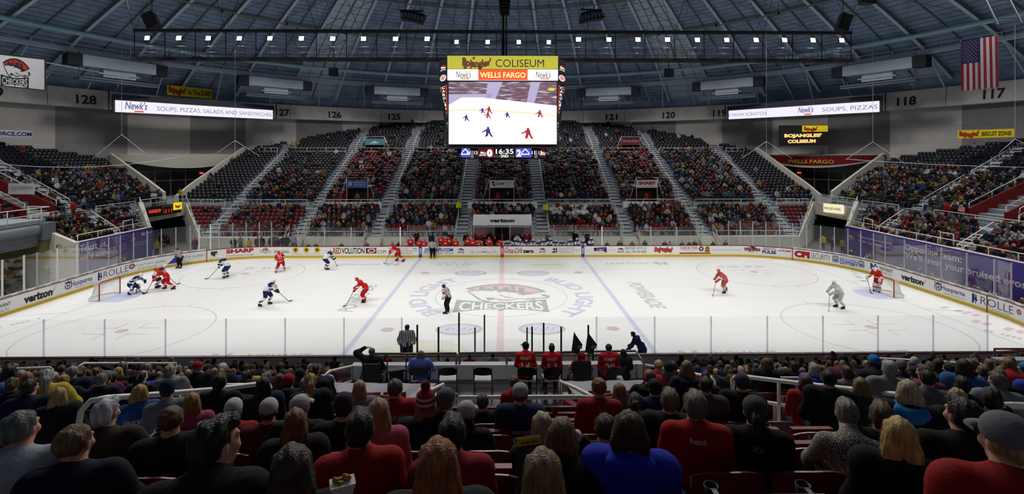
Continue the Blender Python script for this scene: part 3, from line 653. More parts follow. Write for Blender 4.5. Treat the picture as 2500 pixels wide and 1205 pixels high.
for p in (721.5, 748, 774.5):
    poly(nb, [(X(p)+.31*math.cos(t), .75+.29*math.sin(t)) for t in np.linspace(0, 2*PI, 25)[:-1]], mpN, 11, .003); poly(nb, [(X(p)+.22*math.cos(t), .75+.2*math.sin(t)) for t in np.linspace(0, 2*PI, 25)[:-1]], mpN, 9, .005)
    poly(nb, [(X(p)-.05, .6), (X(p)+.05, .6), (X(p)+.09, .78), (X(p)+.04, .9), (X(p)-.04, .9), (X(p)-.09, .78)], mpN, 7, .007); poly(nb, [(X(p)-.18, .82), (X(p)+.18, .82), (X(p)+.18, .86), (X(p)-.18, .86)], mpN, 7, .008)
L('Text GOLD to 704-274-3113 to enter', 711, 783, .34, .42, 7, .0); done('three round yellow weightlifter badges'); greek(nb, mpN, X(791), X(802), .62, .7, 4, seed=9)
done('small grey lettering'); L('#', 805, 811, .4, .95, 6, .02); L('RED', 812.5, 833, .4, .95, 6, .03); L('VOLUTION', 834, 890, .4, .95, 7, .03)
poly(nb, rect(X(893), X(919), .4, .93), mpN, 7, .003); poly(nb, [(X(893), .4), (X(905), .4), (X(893), .62)], mpN, 0, .004); poly(nb, [(X(919), .93), (X(908), .93), (X(919), .7)], mpN, 0, .004)
poly(nb, ell(X(907), .67, .36, .2), mpN, 5, .005); poly(nb, ell(X(907), .67, .26, .12), mpN, 0, .007); poly(nb, ell(X(907), .67, .13, .05), mpN, 7, .009); L('.COM', 920, 942, .4, .72, 7, 0)
done('hashtag lettering with swirl emblem'); L('60+ TVS', 972, 996, .79, .9, 4, .01); L('STEAMERSSPORTSPUB.COM', 949, 1019, .6, .72, 4, 0); greek(nb, mpN, X(962), X(1007), .47, .55, 4); greek(nb, mpN, X(966), X(1006), .34, .42, 4, seed=2)
for p in (954, 1013): poly(nb, ell(X(p), .84, .22, .05), mpN, 4, .003)
done('grey pub advert'); L('JOBMAPS.COM', 1036, 1106, .58, .88, 3, .04); strip(nb, X(1034), X(1073), .535, .555, mpN, 3, .004, 2); L('ADVANCED PAYMENT SERVICES', 1033, 1107, .34, .46, 3, .01)
done('blue website lettering'); crest(nb, mpN, X(1125), .68, .36, 5, 7, 0); crest(nb, mpN, X(1324), .68, .36, 5, 7, 0)
done('bear-head crests')
for p in (1154, 1208):
    L('L', p-1.5, p+1.5, .66, .76, 4, .0); poly(nb, [(X(p)+.2*math.cos(t), .68+.14*math.sin(t)) for t in np.linspace(PI*1.05, PI*1.95, 9)]+[(X(p)+.2*math.cos(t), .66+.18*math.sin(t)) for t in np.linspace(PI*1.95, PI*1.05, 9)], mpN, 8, .003); L('Lineberger', p-7, p+7, .4, .45, 4, 0)
L('L', 1180.5, 1184, .78, .93, 7, .0); poly(nb, [(X(1182)+.28*math.cos(t), .78+.2*math.sin(t)) for t in np.linspace(PI*1.05, PI*1.95, 9)]+[(X(1182)+.28*math.cos(t), .74+.24*math.sin(t)) for t in np.linspace(PI*1.95, PI*1.05, 9)], mpN, 8, .003); L('Lineberger', 1165.5, 1200, .42, .6, 4, .01)
for p in (1164, 1201): strip(nb, X(p), X(p)+.02, .22, 1.02, mpN, 4, .003, 1)
done('three small smile emblems'); L('Coca-Cola', 1232, 1275, .42, .92, 0, .015, .45, wav=lambda t: .08*math.sin(t*9)); L('zero', 1276.5, 1303, .42, .78, 1, .05)
done('red script and black lettering')
for (a, c, d, e) in ((1348, 1361, .72, .8), (1348, 1361, .48, .56), (1352, 1354, .42, .92), (1357, 1359, .42, .92), (1348, 1354, .38, .44)): strip(nb, X(a), X(c), d, e, mpN, 2, .004, 1)
L('CHARLOTTE EYE', 1365, 1403, .78, .93, 4, 0); L('EAR NOSE & THROAT', 1365, 1415, .58, .73, 4, 0); L('ASSOCIATES, P.A.', 1365, 1402, .38, .53, 4, 0)
done('navy cross emblem with grey lettering'); greek(nb, mpN, X(1431), X(1442), .62, .69, 4); greek(nb, mpN, X(1432), X(1441), .5, .56, 4, seed=3); greek(nb, mpN, X(1486), X(1502), .6, .66, 4, seed=4)
poly(nb, [(X(1450), .88), (X(1481), .95), (X(1482), .62), (X(1450), .55)], mpN, 3, .003); poly(nb, ell(X(1453), .8, .12, .1), mpN, 0, .005); poly(nb, ell(X(1479), .55, .12, .1), mpN, 0, .005); poly(nb, [(X(1450), .86), (X(1479), .62), (X(1479), .5), (X(1450), .74)], mpN, 0, .005); greek(nb, mpN, X(1458), X(1473), .64, .8, 5, .008); greek(nb, mpN, X(1449), X(1483), .36, .42, 4, seed=5)
done('blue and red charity badge'); crest(nb, mpN, X(1515), .68, .36, 5, 7, 0)
done('bear-head crest'); L('PARTNER WITH US', 1526, 1578, .7, .97, 7, .0); L('CALL 704-940-4082', 1526, 1578, .38, .63, 7, .0)
done('phone number lettering')
SW = lambda t: .22*math.sin(t*3.2+.2)
L("Bojangles'", 1597, 1643, .45, .86, 7, .11, .1, wav=SW, off=.003); L("Bojangles'", 1597.5, 1642.5, .46, .85, 12, .06, .1, wav=SW, off=.006)
done('red script lettering'); L('CHECK THIS.', 1660, 1704, .74, .95, 6, .03); greek(nb, mpN, X(1665), X(1700), .62, .68, 7, seed=7); poly(nb, ell(X(1712), .76, .24, .24), mpN, 7, .003); poly(nb, ell(X(1712), .76, .18, .18), mpN, 10, .005); poly(nb, ell(X(1712), .76, .09, .09, 5), mpN, 5, .007)
strip(nb, X(1659), X(1735), .27, .4, mpN, 6, .003, 4)
for v, m, w in ((.93, 9, .2), (.84, 7, .24), (.77, 10, .24), (.69, 11, .25), (.62, 7, .25), (.54, 10, .26), (.46, 9, .25)): poly(nb, ell(X(1727), v, w, .055, 16), mpN, m, .005+.001*(1-v))
done('burger advert with red bar'); L('WELLS FARGO ADVISORS', 1738, 1811, .58, .7, 4, -.005)
done('thin grey lettering'); poly(nb, ell(X(1836), .82, .42, .22, 20), mpN, 7, .003); poly(nb, ell(X(1836), .82, .36, .17, 20), mpN, 5, .004); L('THE FAN', 1816, 1856, .6, .86, 7, .09, off=.006); L('THE FAN', 1816.5, 1855.5, .61, .85, 6, .04, off=.008); greek(nb, mpN, X(1828), X(1843), .45, .54, 7, seed=6)
done('red and black radio badge'); L('FOX NEWS RADIO', 1862, 1894, .95, 1.02, 3, .02); L("AMERICA'S", 1861, 1895, .74, .92, 6, .02); L('PULSE', 1861, 1895, .42, .7, 2, .05); L('CCM', 1901, 1932, .72, .88, 0, .05, .4)
done('red and blue stacked lettering')
pm = MB(); m2 = [mat('stripe_blue', '2A2FA0', .5), mat('stripe_red', 'C22420', .5), WHITE]
for px, m in ((1026.2, 0), (1225.3, 1), (1423, 0)):
    strip(pm, X(px)-.15, X(px)+.15, 0, 1.04, mpN, m, .014, 1)
    V, F = text2d('CCM', .05, .35); W = V[:, 0].max()
    pm.add([mpN(X(px)-.08+v*.17, .3+u/W*.6, .017) for u, v in V], F, 2)
pm.build('line_marker', m2, bN)
for bo, of, px in ((bN, oN, 503), (bN, oN, 1936), (bE, oE, 2412)):
    g = MB(); u = X(px)+(.05 if px < 1225 else -.05); strip(g, u-.04, u+.04, 0, 1.08, admap(of), 0, .014, 1); g.build('goal_line_marker', mat('goal_red', 'A0202A', .5), bo)
# left and right end adverts
def done_wb(lab):
    global wb
    if wb.F: wb.build('advert', NM, FACE[bW.name], lab)
    wb = MB()
wb = MB(); mpW = admap(oW); A = lambda tx, p0, p1, v0, v1, m, bold=.02, shear=0, **k: letters(wb, tx, mpW, X(p0), X(p1), v0, v1, m, bold, shear, **k)
A('KEITH CLINIC', 439, 500, .56, .8, 2, -.005); A('neurosurgery & spine center, P.A.', 440, 497, .4, .48, 8, 0); poly(wb, [(X(409), .3), (X(430), .92), (X(441), .55), (X(444), .32)], mpW, 3, .003)
done_wb('navy clinic lettering with blue sail')
for p, m in ((322, 3), (372, 3)): pass
poly(wb, ell(X(322), .72, .26, .22), mpW, 3, .003); poly(wb, ell(X(322), .72, .18, .15), mpW, 9, .005); A('+', 329, 332, .65, .78, 3, .03); A('Downy', 334, 350, .6, .8, 4, .0); A('+', 352, 355, .65, .78, 3, .03); A('Charmin', 357, 374, .62, .8, 4, 0); A('Harris Teeter', 379, 404, .66, .78, 4, 0); strip(wb, X(379), X(404), .58, .62, mpW, 14, .003, 3); A('BETTER TOGE+HER', 337, 383, .3, .44, 4, .01)
done_wb('row of small product emblems'); A('ROLLE', 253, 314, .42, .92, 2, -.01); A('ORAL & FACIAL SURGERY', 262, 315, .26, .33, 4, 0)
poly(wb, [(X(239), .95), (X(243.5), .92), (X(244), .72), (X(245.5), .6), (X(243), .5), (X(243), .36), (X(239), .3)], mpW, 2, .003); poly(wb, [(X(245.5), .95), (X(248), .86), (X(248.5), .66), (X(250), .55), (X(247.5), .48), (X(247), .34), (X(245.5), .3)], mpW, 2, .003)
done_wb('navy serif lettering with faces'); A('Husqvarna', 174, 225, .52, .9, 2, .01); A('READY WHEN YOU ARE', 184, 225, .32, .4, 4, 0)
def crown(mb, mp, c):
    poly(mb, ell(c, .64, .3, .24, 16), mp, 2, .003); poly(mb, ell(c, .64, .23, .18, 16), mp, 5, .005); poly(mb, [(c-.28, .86), (c-.3, .98), (c-.14, .9), (c, 1.0), (c+.14, .9), (c+.3, .98), (c+.28, .86)], mp, 2, .004); letters(mb, 'H', mp, c-.11, c+.11, .52, .76, 2, .05, off=.007)
def tick(mb, mp, c): poly(mb, [(c-.18, .66), (c-.08, .5), (c+.26, 1.0), (c-.08, .6)], mp, 0, .004)
crown(wb, mpW, X(167)); done_wb('navy crown emblem lettering'); A('verizon', 58, 128, .38, .86, 1, .05); tick(wb, mpW, X(131)); done_wb('black lettering with red tick'); A('NOVANT', -16, 26, .56, .78, 7, .02); A('HEALTH', -10, 22, .24, .46, 4, -.005)
done_wb('grey and black health lettering')
def done_eb(lab):
    global eb
    if eb.F: eb.build('advert', NM, FACE[bE.name], lab)
    eb = MB()
eb = MB(); mpE = admap(oE); B_ = lambda tx, p0, p1, v0, v1, m, bold=.02, shear=0, **k: letters(eb, tx, mpE, X(p0), X(p1), v0, v1, m, bold, shear, **k)
B_('CPI', 1939, 1977, .4, .9, 0, .09); B_('SECURITY', 1980, 2027, .4, .9, 7, -.005)
done_eb('red and grey security lettering')
for p in (2040, 2103):
    poly(eb, rect(X(p)-.26, X(p)+.26, .4, .92), mpE, 3, .003); poly(eb, rect(X(p)-.22, X(p)+.22, .44, .88), mpE, 8, .005); poly(eb, ell(X(p), .72, .17, .13, 16), mpE, 11, .007); poly(eb, ell(X(p), .62, .12, .12, 12), mpE, 14, .008); poly(eb, ell(X(p), .96, .05, .05, 10), mpE, 14, .006)
B_('NORTH CAROLINA', 2051, 2095, .8, .93, 3, .01); B_('EDUCATION', 2051, 2095, .6, .78, 3, .04); B_('LOTTERY', 2051, 2095, .34, .57, 3, .05)
done_eb('blue lottery lettering between two badges'); B_('N:', 2125, 2143, .5, .94, 2, .06); B_('NOVANT', 2148, 2179, .62, .88, 7, .02); B_('HEALTH', 2150, 2176, .34, .56, 4, -.01)
done_eb('black and grey health lettering'); B_('verizon', 2200, 2254, .42, .84, 1, .05); tick(eb, mpE, X(2257)); done_eb('black lettering with red tick'); crown(eb, mpE, X(2290)); B_('Husqvarna', 2298, 2356, .56, .88, 2, .01); B_('READY WHEN YOU ARE', 2307, 2355, .32, .41, 4, 0)
done_eb('navy crown emblem lettering'); poly(eb, [(X(2373), .95), (X(2379), .92), (X(2380), .72), (X(2382), .6), (X(2378), .5), (X(2378), .36), (X(2373), .3)], mpE, 2, .003); poly(eb, [(X(2381), .95), (X(2384), .86), (X(2385), .66), (X(2387), .55), (X(2383), .48), (X(2383), .34), (X(2381), .3)], mpE, 2, .003)
B_('ROLLE', 2394, 2474, .42, .92, 2, -.01); B_('ORAL & FACIAL SURGERY', 2406, 2468, .24, .33, 4, 0)
done_eb('navy serif lettering with faces'); poly(eb, ell(X(2488), .7, .18, .16), mpE, 3, .003); poly(eb, ell(X(2488), .7, .12, .11), mpE, 9, .005)
done_eb('small round blue and gold emblem')
# ---- glass
POSTR = glass_mat('post_light_tint', (.8, .8, .84), .05)  # see-through tint stands in for ice light on aluminium posts
POSTM = mat('post_grey', 'B4B6C2', .4, metal=.2); POSTW = mat('post_white', 'E4E4E2', .4)
left_px = [977, 857, 792, 727, 662.4, 632.7, 600.8, 568.5, 534.7, 514, 486, 465, 430, 395, 360.6, 327.6, 295.5, 267, 216, 190, 142, 93, 61, 8]
right_px = [1470, 1589, 1652, 1716, 1779, 1808, 1838, 1870, 1903, 1936, 1969, 2003, 2036, 2069, 2100, 2131, 2159, 2206, 2259, 2296, 2358, 2425, 2466]
def pane(sa, sc, za, zc, lab, grp, post='grey', zp=None, last=False):
    "one pane of rink glass with the post at its first edge"
    x, y, _, _ = bpath(sa); t = empty('rink_glass', (x, y, 1.085), 0, lab, 'rink glass', grp); off = Vector((x, y, 1.085)); mb = MB()
    n = 5
    for i in range(n):
        u0, u1 = sa+(sc-sa)*i/n, sa+(sc-sa)*(i+1)/n; z0, z1 = za+(zc-za)*i/n, za+(zc-za)*(i+1)/n
        q = lambda u, z, d: Vector(bmap(u, z, d))-off
        mb.hexa([q(u0, 1.085, -.06), q(u1, 1.085, -.06), q(u1, 1.085, -.075), q(u0, 1.085, -.075), q(u0, z0, -.06), q(u1, z1, -.06), q(u1, z1, -.075), q(u0, z0, -.075)])
    mb.build('pane', GLASS, t)
    if post:
        for s in ([sa, sc] if last else [sa]):
            pb = MB(); X_, Y_, nx, ny = bpath(s); c = Vector((X_-nx*.07, Y_-ny*.07, 0))-off; T = Vector((-ny, nx, 0)); zt = (zp or za)+.02
            pb.obox((c.x, c.y, (.05+zt)/2-off.z+.5), T*(.035 if post == 'grey' else .05), Vector((nx, ny, 0))*.03, (0, 0, (zt-1.05)/2)); pb.build('post', POSTM if post == 'grey' else POSTW, t)
for pxs, side in ((left_px, 'red'), (right_px, 'blue')):
    for i in range(len(pxs)-1):
        a, c = sb(pxs[i]), sb(pxs[i+1]); tall = abs(a) > 20.5
        w = 'white' if pxs[i] in (977, 1470, 514, 486, 190, 142, 61) else 'grey'
        if side == 'red': lab = '%s rink glass pane counted leftward from the red team bench' % nth(i+1)
        else: lab = '%s rink glass pane counted rightward from the white team bench' % nth(i+1)
        pane(a, c, 3.42 if tall else 2.9, 3.42 if tall else 2.9, lab, 'panes of rink glass', w, last=(i == len(pxs)-2))
near_px = [-13, 131, 275, 419, 563, 704, 845, 984]; near_px2 = [1455, 1597, 1735, 1873, 2010, 2146, 2283, 2418]
def xn(px): return (px-1250)/FPX*22.3+.0147*22.2+.231
TOT = 2*(CR[0]+Q1+CR[1])
for pxs, wd in ((near_px, 'left'), (near_px2, 'right')):
    for i in range(len(pxs)-1):
        a, c = xn(pxs[i]), xn(pxs[i+1]); sa, sc = TOT/1-CR[0]*0-(a) if 0 else None, None
        x0, x1 = a, c; t = empty('rink_glass', (x0, -13.05, 1.085), 0, '%s pane of clear glass from the left end, %s half of the near boards' % (nth(i+1), wd), 'rink glass', 'panes of rink glass')
        mb = MB(); mb.box(0, x1-x0, -.012, 0, 0, 1.64); mb.build('pane', GLASS, t)
        for e in ([0, x1-x0] if i == len(pxs)-2 else [0]):
            pb = MB(); pb.tube([(e, -.01, -.02), (e, -.01, 1.66)], .034, 12); pb.build('post', POSTR, t)
# penalty boxes and timekeeper's box on the near side
DKP = mat('dark_post', '4A4B4A', .5, metal=.3)
px_posts = [(1008, 2.2, 1), (1030, 2.85, .9), (1079, 2.75, .9), (1121, 3.0, 0), (1160, 2.35, 0), (1183, 2.9, 0), (1287, 2.35, 0), (1296, 2.75, .9), (1323, 2.9, .9), (1363, 2.78, 1), (1427, 2.8, .9), (1437, 2.0, 1)]
for i, (px, zt, k) in enumerate(px_posts):
    x = xn(px)*.985; y = -13.2-k*1.2; mb = MB(); mb.box(-.035, .035, -.03, .03, 0, zt)
    o = mb.build('partition_post', DKP if px not in (1160, 1183, 1287) else POSTM, None, '%s upright glass post from the left at the penalty boxes by the near boards' % nth(i+1), 'post', 'posts of the penalty boxes'); o.location = (x, y, 0)
for i, (p0, p1) in enumerate(((1008, 1121), (1121, 1296), (1296, 1437))):
    mb = MB(); x0, x1 = xn(p0), xn(p1); mb.box(0, x1-x0-.1, -.012, 0, 0, 1.15); o = mb.build('rink_glass', GLASS, None, 'low glass pane of the %s box from the left at the near boards' % nth(i+1), 'rink glass', 'panes of rink glass'); o.location = (x0+.05, -14.3, 1.08)
    b = MB(); b.box(0, x1-x0-.08, -.06, .0, 0, 1.06); b.box(0, x1-x0-.08, -.09, .03, 1.06, 1.1, 1); o = b.build('box_partition', [CREAM, BCAP], None, 'low cream partition of the %s penalty box from the left' % nth(i+1), 'partition'); o.location = (x0+.04, -14.3, 0)
# ---- goals
NETM = mat('net_cord', 'D6D6D2', .8); GRED = mat('goal_frame_red', 'A01C1E', .35)
def goal(sx, lab):
    t = empty('hockey_goal', (sx*27.13, 0, 0), 0, lab, 'goal'); f = MB(); W, H = .915, 1.22
    f.tube([(0, -W, 0), (0, -W, H-.08), (0, -W+.08, H), (0, W-.08, H), (0, W, H-.08), (0, W, 0)], .035, 8); f.build('goal_frame', GRED, t)
    bs = MB(); bs.tube([(0, -W, .03), (sx*.55, -W-.15, .03), (sx*1.1, -.45, .03), (sx*1.1, .45, .03), (sx*.55, W+.15, .03), (0, W, .03)], .03, 6)
    bs.tube([(0, -W+.05, H), (sx*.45, -W+.12, H-.01), (sx*.5, 0, H-.01), (sx*.45, W-.12, H-.01), (0, W-.05, H)], .022, 6); bs.build('base_frame', mat('net_base_pad', 'C9CAC4', .6), t)
    nt = MB(); top = [(0, -W), (.45, -W+.12), (.5, -.4), (.5, 0), (.5, .4), (.45, W-.12), (0, W)]; bot = [(0, -W), (.55, -W-.15), (1.1, -.45), (1.1, 0), (1.1, .45), (.55, W+.15), (0, W)]
    def P(i, e):
        k = min(int(i), 5); fr = i-k; q = lambda L: (L[k][0]+(L[k+1][0]-L[k][0])*fr, L[k][1]+(L[k+1][1]-L[k][1])*fr)
        (a, b_), (c, d) = q(top), q(bot); sag = e*e
        return (sx*(a+(c-a)*sag), b_+(d-b_)*sag, H-.01-(H-.03)*e)
    for i in np.linspace(0, 6, 43): nt.tube([P(i, e) for e in np.linspace(0, 1, 7)], .0075, 4, caps=False)
    for e in np.linspace(0, 1, 13): nt.tube([P(i, e) for i in np.linspace(0, 6, 25)], .0075, 4, caps=False)
    for y in np.linspace(-.8, .8, 16): nt.bar((0, y, H), (sx*.48, y, H), .012, .012)
    nt.build('net', NETM, t)
    return t
goal(-1, 'red hockey goal with white net behind the goalkeeper in white and navy'); goal(1, 'red hockey goal with white net behind the goalkeeper in red')
# ---- benches
for s, nm in ((-1, 'red'), (1, 'white and navy')):
    b = MB(); b.box(-4.4, 4.4, -.2, .2, .42, .47)
    for x in (-4, -2, 0, 2, 4): b.box(x-.04, x+.04, -.15, .15, 0, .42)
    o = b.build('bench', [mat('bench_wood', '6A5038', .6)], None, 'long wooden team bench behind the players in %s' % nm, 'bench'); o.location = (s*4.9, 13.95, 0)
    for i in range(4):
        mb = MB(); mb.box(0, 2.1, -.012, 0, 0, 1.5); mb.box(-.03, .03, -.03, .03, -1.25, 1.52, 1); x = s*(.75+2.2*i) if s > 0 else -.75-2.2*(i+1)+.1
        o = mb.build('rink_glass', [GLASS, POSTM], None, '%s tall glass pane from centre behind the %s team bench' % (nth(i+1), nm), 'rink glass', 'panes of rink glass'); o.location = (x, 15.0, 1.25)
o = MB().tube([(0, 0, 0), (0, 0, 2.2)], .05, 8).build('padded_post', mat('post_red_pad', 'C22A20', .5), None, 'red padded post between the two team benches', 'post'); o.location = (.0, 13.3, 0)
b = MB(); b.box(-9.4, 9.4, 0, .08, 0, 1.22); o = b.build('bench_partition', CREAM, None, 'low cream partition wall behind both team benches', 'partition'); o.location = (0, 14.98, 0)
# ================================================================ OVERHEAD
# centre-hung scoreboard; local frame: front face at y=0 facing the camera (-y)
SBD = 31.9; SX, SY, SZ = wp(1228, 352, SBD)
k_ = SBD/FPX
def spx(px, py): return ((px-1228)*k_, (352-py)*k_)
sbo = empty('scoreboard', (SX, SY, SZ), -YAW*0, 'black four-sided hanging scoreboard with bright video screen over centre ice', 'scoreboard')
fm = lambda y: (lambda u, v, t: (u, y-t, v))
HOUS = mat('scoreboard_black', '141419', .5); SIGNY = mat('sign_yellow_lit', 'BDB61E', .5, emit=.78)
LEDW = mat('led_white', 'F4F5FA', .5, emit=1.0); LEDR = mat('led_red', 'E24A2A', .5, emit=.95); LEDY = mat('led_yellow', 'F6E27A', .5, emit=1.0); LEDK = mat('led_ink', '3A3A44', .5, emit=.2)
x0, z0 = spx(1092, 352); x1, z1 = spx(1364, 137)
b = MB(); b.box(x0-.05, x1+.05, .1, 6.9, -.25, z1+.05)
hz = spx(1118, 386); hz2 = spx(1333, 359); b.box(x0+.3, x1-.3, .6, 6.4, hz2[1], -.2); b.box(hz[0]-.06, hz2[0]+.06, .5, 6.4, hz[1]-.05, hz2[1]+.02)
b.build('housing', HOUS, sbo)
b = MB(); X0, X1 = spx(1093, 0)[0], spx(1362, 0)[0]; b.box(X0, X1, -.12, .1, spx(0, 168)[1], z1)
b.build('name_sign', SIGNY, sbo, 'yellow lit name sign')
b = MB(); m = fm(-.12); B1 = lambda p: spx(p, 0)[0]
letters(b, "Bojangles'", m, B1(1129), B1(1199), spx(0, 162)[1], spx(0, 145)[1], 0, .06, 0, off=.02, wav=lambda t: .12*math.sin(t*5+2)); letters(b, "Bojangles'", m, B1(1129.6), B1(1198.4), spx(0, 161.6)[1], spx(0, 145.4)[1], 1, .02, 0, off=.04, wav=lambda t: .12*math.sin(t*5+2)); letters(b, 'B', m, B1(1130), B1(1141.5), spx(0, 167)[1], spx(0, 142)[1], 0, .05, -.2, off=.045); letters(b, 'B', m, B1(1130.5), B1(1141), spx(0, 166.5)[1], spx(0, 142.5)[1], 1, .02, -.2, off=.06)
poly(b, [(B1(1157)+.13*math.cos(PI/2+PI*i/5)*(1 if i % 2 == 0 else .4), spx(0, 143)[1]+.13*math.sin(PI/2+PI*i/5)*(1 if i % 2 == 0 else .4)) for i in range(10)], m, 1, .05)
letters(b, 'COLISEUM', m, B1(1210), B1(1328), spx(0, 164)[1], spx(0, 145)[1], 2, .0, 0, off=.02)
b.build('lettering', [mat('script_dark', '2A0D08', .6), mat('script_brown', '7A2E10', .6), mat('sign_green_black', '10240A', .6)], sbo)
b = MB(); b.box(X0, X1, -.1, .1, spx(0, 196)[1], spx(0, 170)[1]); m = fm(-.1)
strip(b, B1(1168), B1(1288), spx(0, 196)[1], spx(0, 170)[1], m, 1, .01, 1)
letters(b, 'WELLS FARGO', m, B1(1172), B1(1283), spx(0, 190)[1], spx(0, 177)[1], 2, .03, off=.03)
for c in (1132, 1326):
    letters(b, "Newk's", m, B1(c-18), B1(c+18), spx(0, 190)[1], spx(0, 174)[1], 3, .0, .15, off=.02); strip(b, B1(c-5), B1(c+13), spx(0, 194.5)[1], spx(0, 190)[1], m, 1, .02, 1); letters(b, 'EATERY', m, B1(c-3), B1(c+11), spx(0, 194)[1], spx(0, 190.7)[1], 0, .01, off=.03)
b.build('led_strip', [LEDW, LEDR, LEDY, LEDK], sbo, 'white and red advert strip')
# video picture: blurred stand above a white ice sheet
def video_mat():
    mt = bpy.data.materials.new('video_picture'); mt.use_nodes = True; nt = mt.node_tree; b_ = nt.nodes['Principled BSDF']
    tc = nt.nodes.new('ShaderNodeTexCoord'); mp = nt.nodes.new('ShaderNodeMapping'); mp.inputs['Scale'].default_value = (.7, 1, 4.5); nt.links.new(tc.outputs['Object'], mp.inputs[0])
    n = nt.nodes.new('ShaderNodeTexNoise'); n.inputs['Scale'].default_value = 1.9; n.inputs['Detail'].default_value = 4; nt.links.new(mp.outputs[0], n.inputs['Vector'])
    r = nt.nodes.new('ShaderNodeValToRGB'); e = r.color_ramp.elements
    for p, c in ((.3, '20172E'), (.42, '4A2438'), (.48, '8E2E36'), (.54, '5A4A70'), (.6, 'B0A0C8'), (.7, 'E8E4F4')):
        el = e.new(p); el.color = (*srgb(c), 1)
    e.remove(e[0]); e.remove(e[-1])
    nt.links.new(n.outputs['Fac'], r.inputs[0])
    nt.links.new(r.outputs[0], b_.inputs['Emission Color'])
    b_.inputs['Emission Strength'].default_value = .75; b_.inputs['Base Color'].default_value = (0.05, .05, .06, 1); return mt
scr = (spx(1096, 352), spx(1359, 200)); (sx0, sz0), (sx1, sz1) = scr
b = MB(); b.box(sx0, sx1, -.06, .1, sz0+.02, sz1)
m = fm(-.06); U = lambda f: sx0+(sx1-sx0)*f; Vv = lambda f: sz1-(sz1-sz0)*f
poly(b, [(U(0), Vv(.37)), (U(.2), Vv(.35)), (U(.5), Vv(.385)), (U(1), Vv(.47)), (U(1), Vv(1)), (U(0), Vv(1))], m, 0, .004)
poly(b, [(U(0), Vv(.2)), (U(.4), Vv(.19)), (U(.38), Vv(.33)), (U(0), Vv(.37))], m, 5, .003); poly(b, [(U(.36), Vv(0)), (U(.5), Vv(0)), (U(.4), Vv(.4)), (U(.33), Vv(.4))], m, 5, .003); poly(b, [(U(.76), Vv(0)), (U(.85), Vv(0)), (U(.78), Vv(.42)), (U(.71), Vv(.42))], m, 5, .003)
poly(b, [(U(0), Vv(.37)), (U(1), Vv(.47)), (U(1), Vv(.38)), (U(.3), Vv(.25)), (U(.12), Vv(.25))], m, 0, .0035)
for i in range(12):
    a, c = i/12, (i+1)/12; q = lambda t: .455-.02*math.sin(t*3)+.11*max(t-.25, 0)
    poly(b, [(U(a), Vv(q(a))), (U(c), Vv(q(c))), (U(c), Vv(q(c)+.012)), (U(a), Vv(q(a)+.012))], m, 4, .006)
def vplayer(fx, fy, s, mt):
    for pts in ([(-.3, 1), (.3, 1.05), (.4, .5), (-.2, .45)], [(-.2, .5), (.15, .5), (.0, 0), (-.35, -.1)], [(.1, .5), (.4, .5), (.75, -.1), (.5, -.1)], [(-.1, 1), (.2, 1), (.2, 1.3), (-.1, 1.3)], [(-.3, .9), (-.25, .7), (-.8, .5), (-.85, .6)]):
        poly(b, [(U(fx)+x*s, Vv(fy)+z*s) for x, z in pts], m, mt, .008)
vplayer(.37, .5, .32, 3); vplayer(.36, .58, .28, 3); vplayer(.84, .56, .33, 3); vplayer(.73, .9, .5, 3); vplayer(.16, .62, .28, 2); vplayer(.54, .57, .26, 2); vplayer(.36, .87, .45, 2); vplayer(.31, .5, .25, 2)
poly(b, ell(U(.95), Vv(.12), .22, .1, 12), m, 6, .008)
b.build('video_screen', [LEDW, video_mat(), mat('led_navy', '3A3A8A', .5, emit=.6), mat('led_crimson', 'B03038', .5, emit=.7), mat('led_amber', 'E8D07A', .5, emit=.9), mat('led_lilac', 'B4AACF', .5, emit=.8), mat('led_lime', 'C0D038', .5, emit=.9)], sbo, 'video screen showing the game')
me = sbo.children[-1].data; me.polygons[0].material_index = 1
for p in me.polygons[:6]: p.material_index = 1
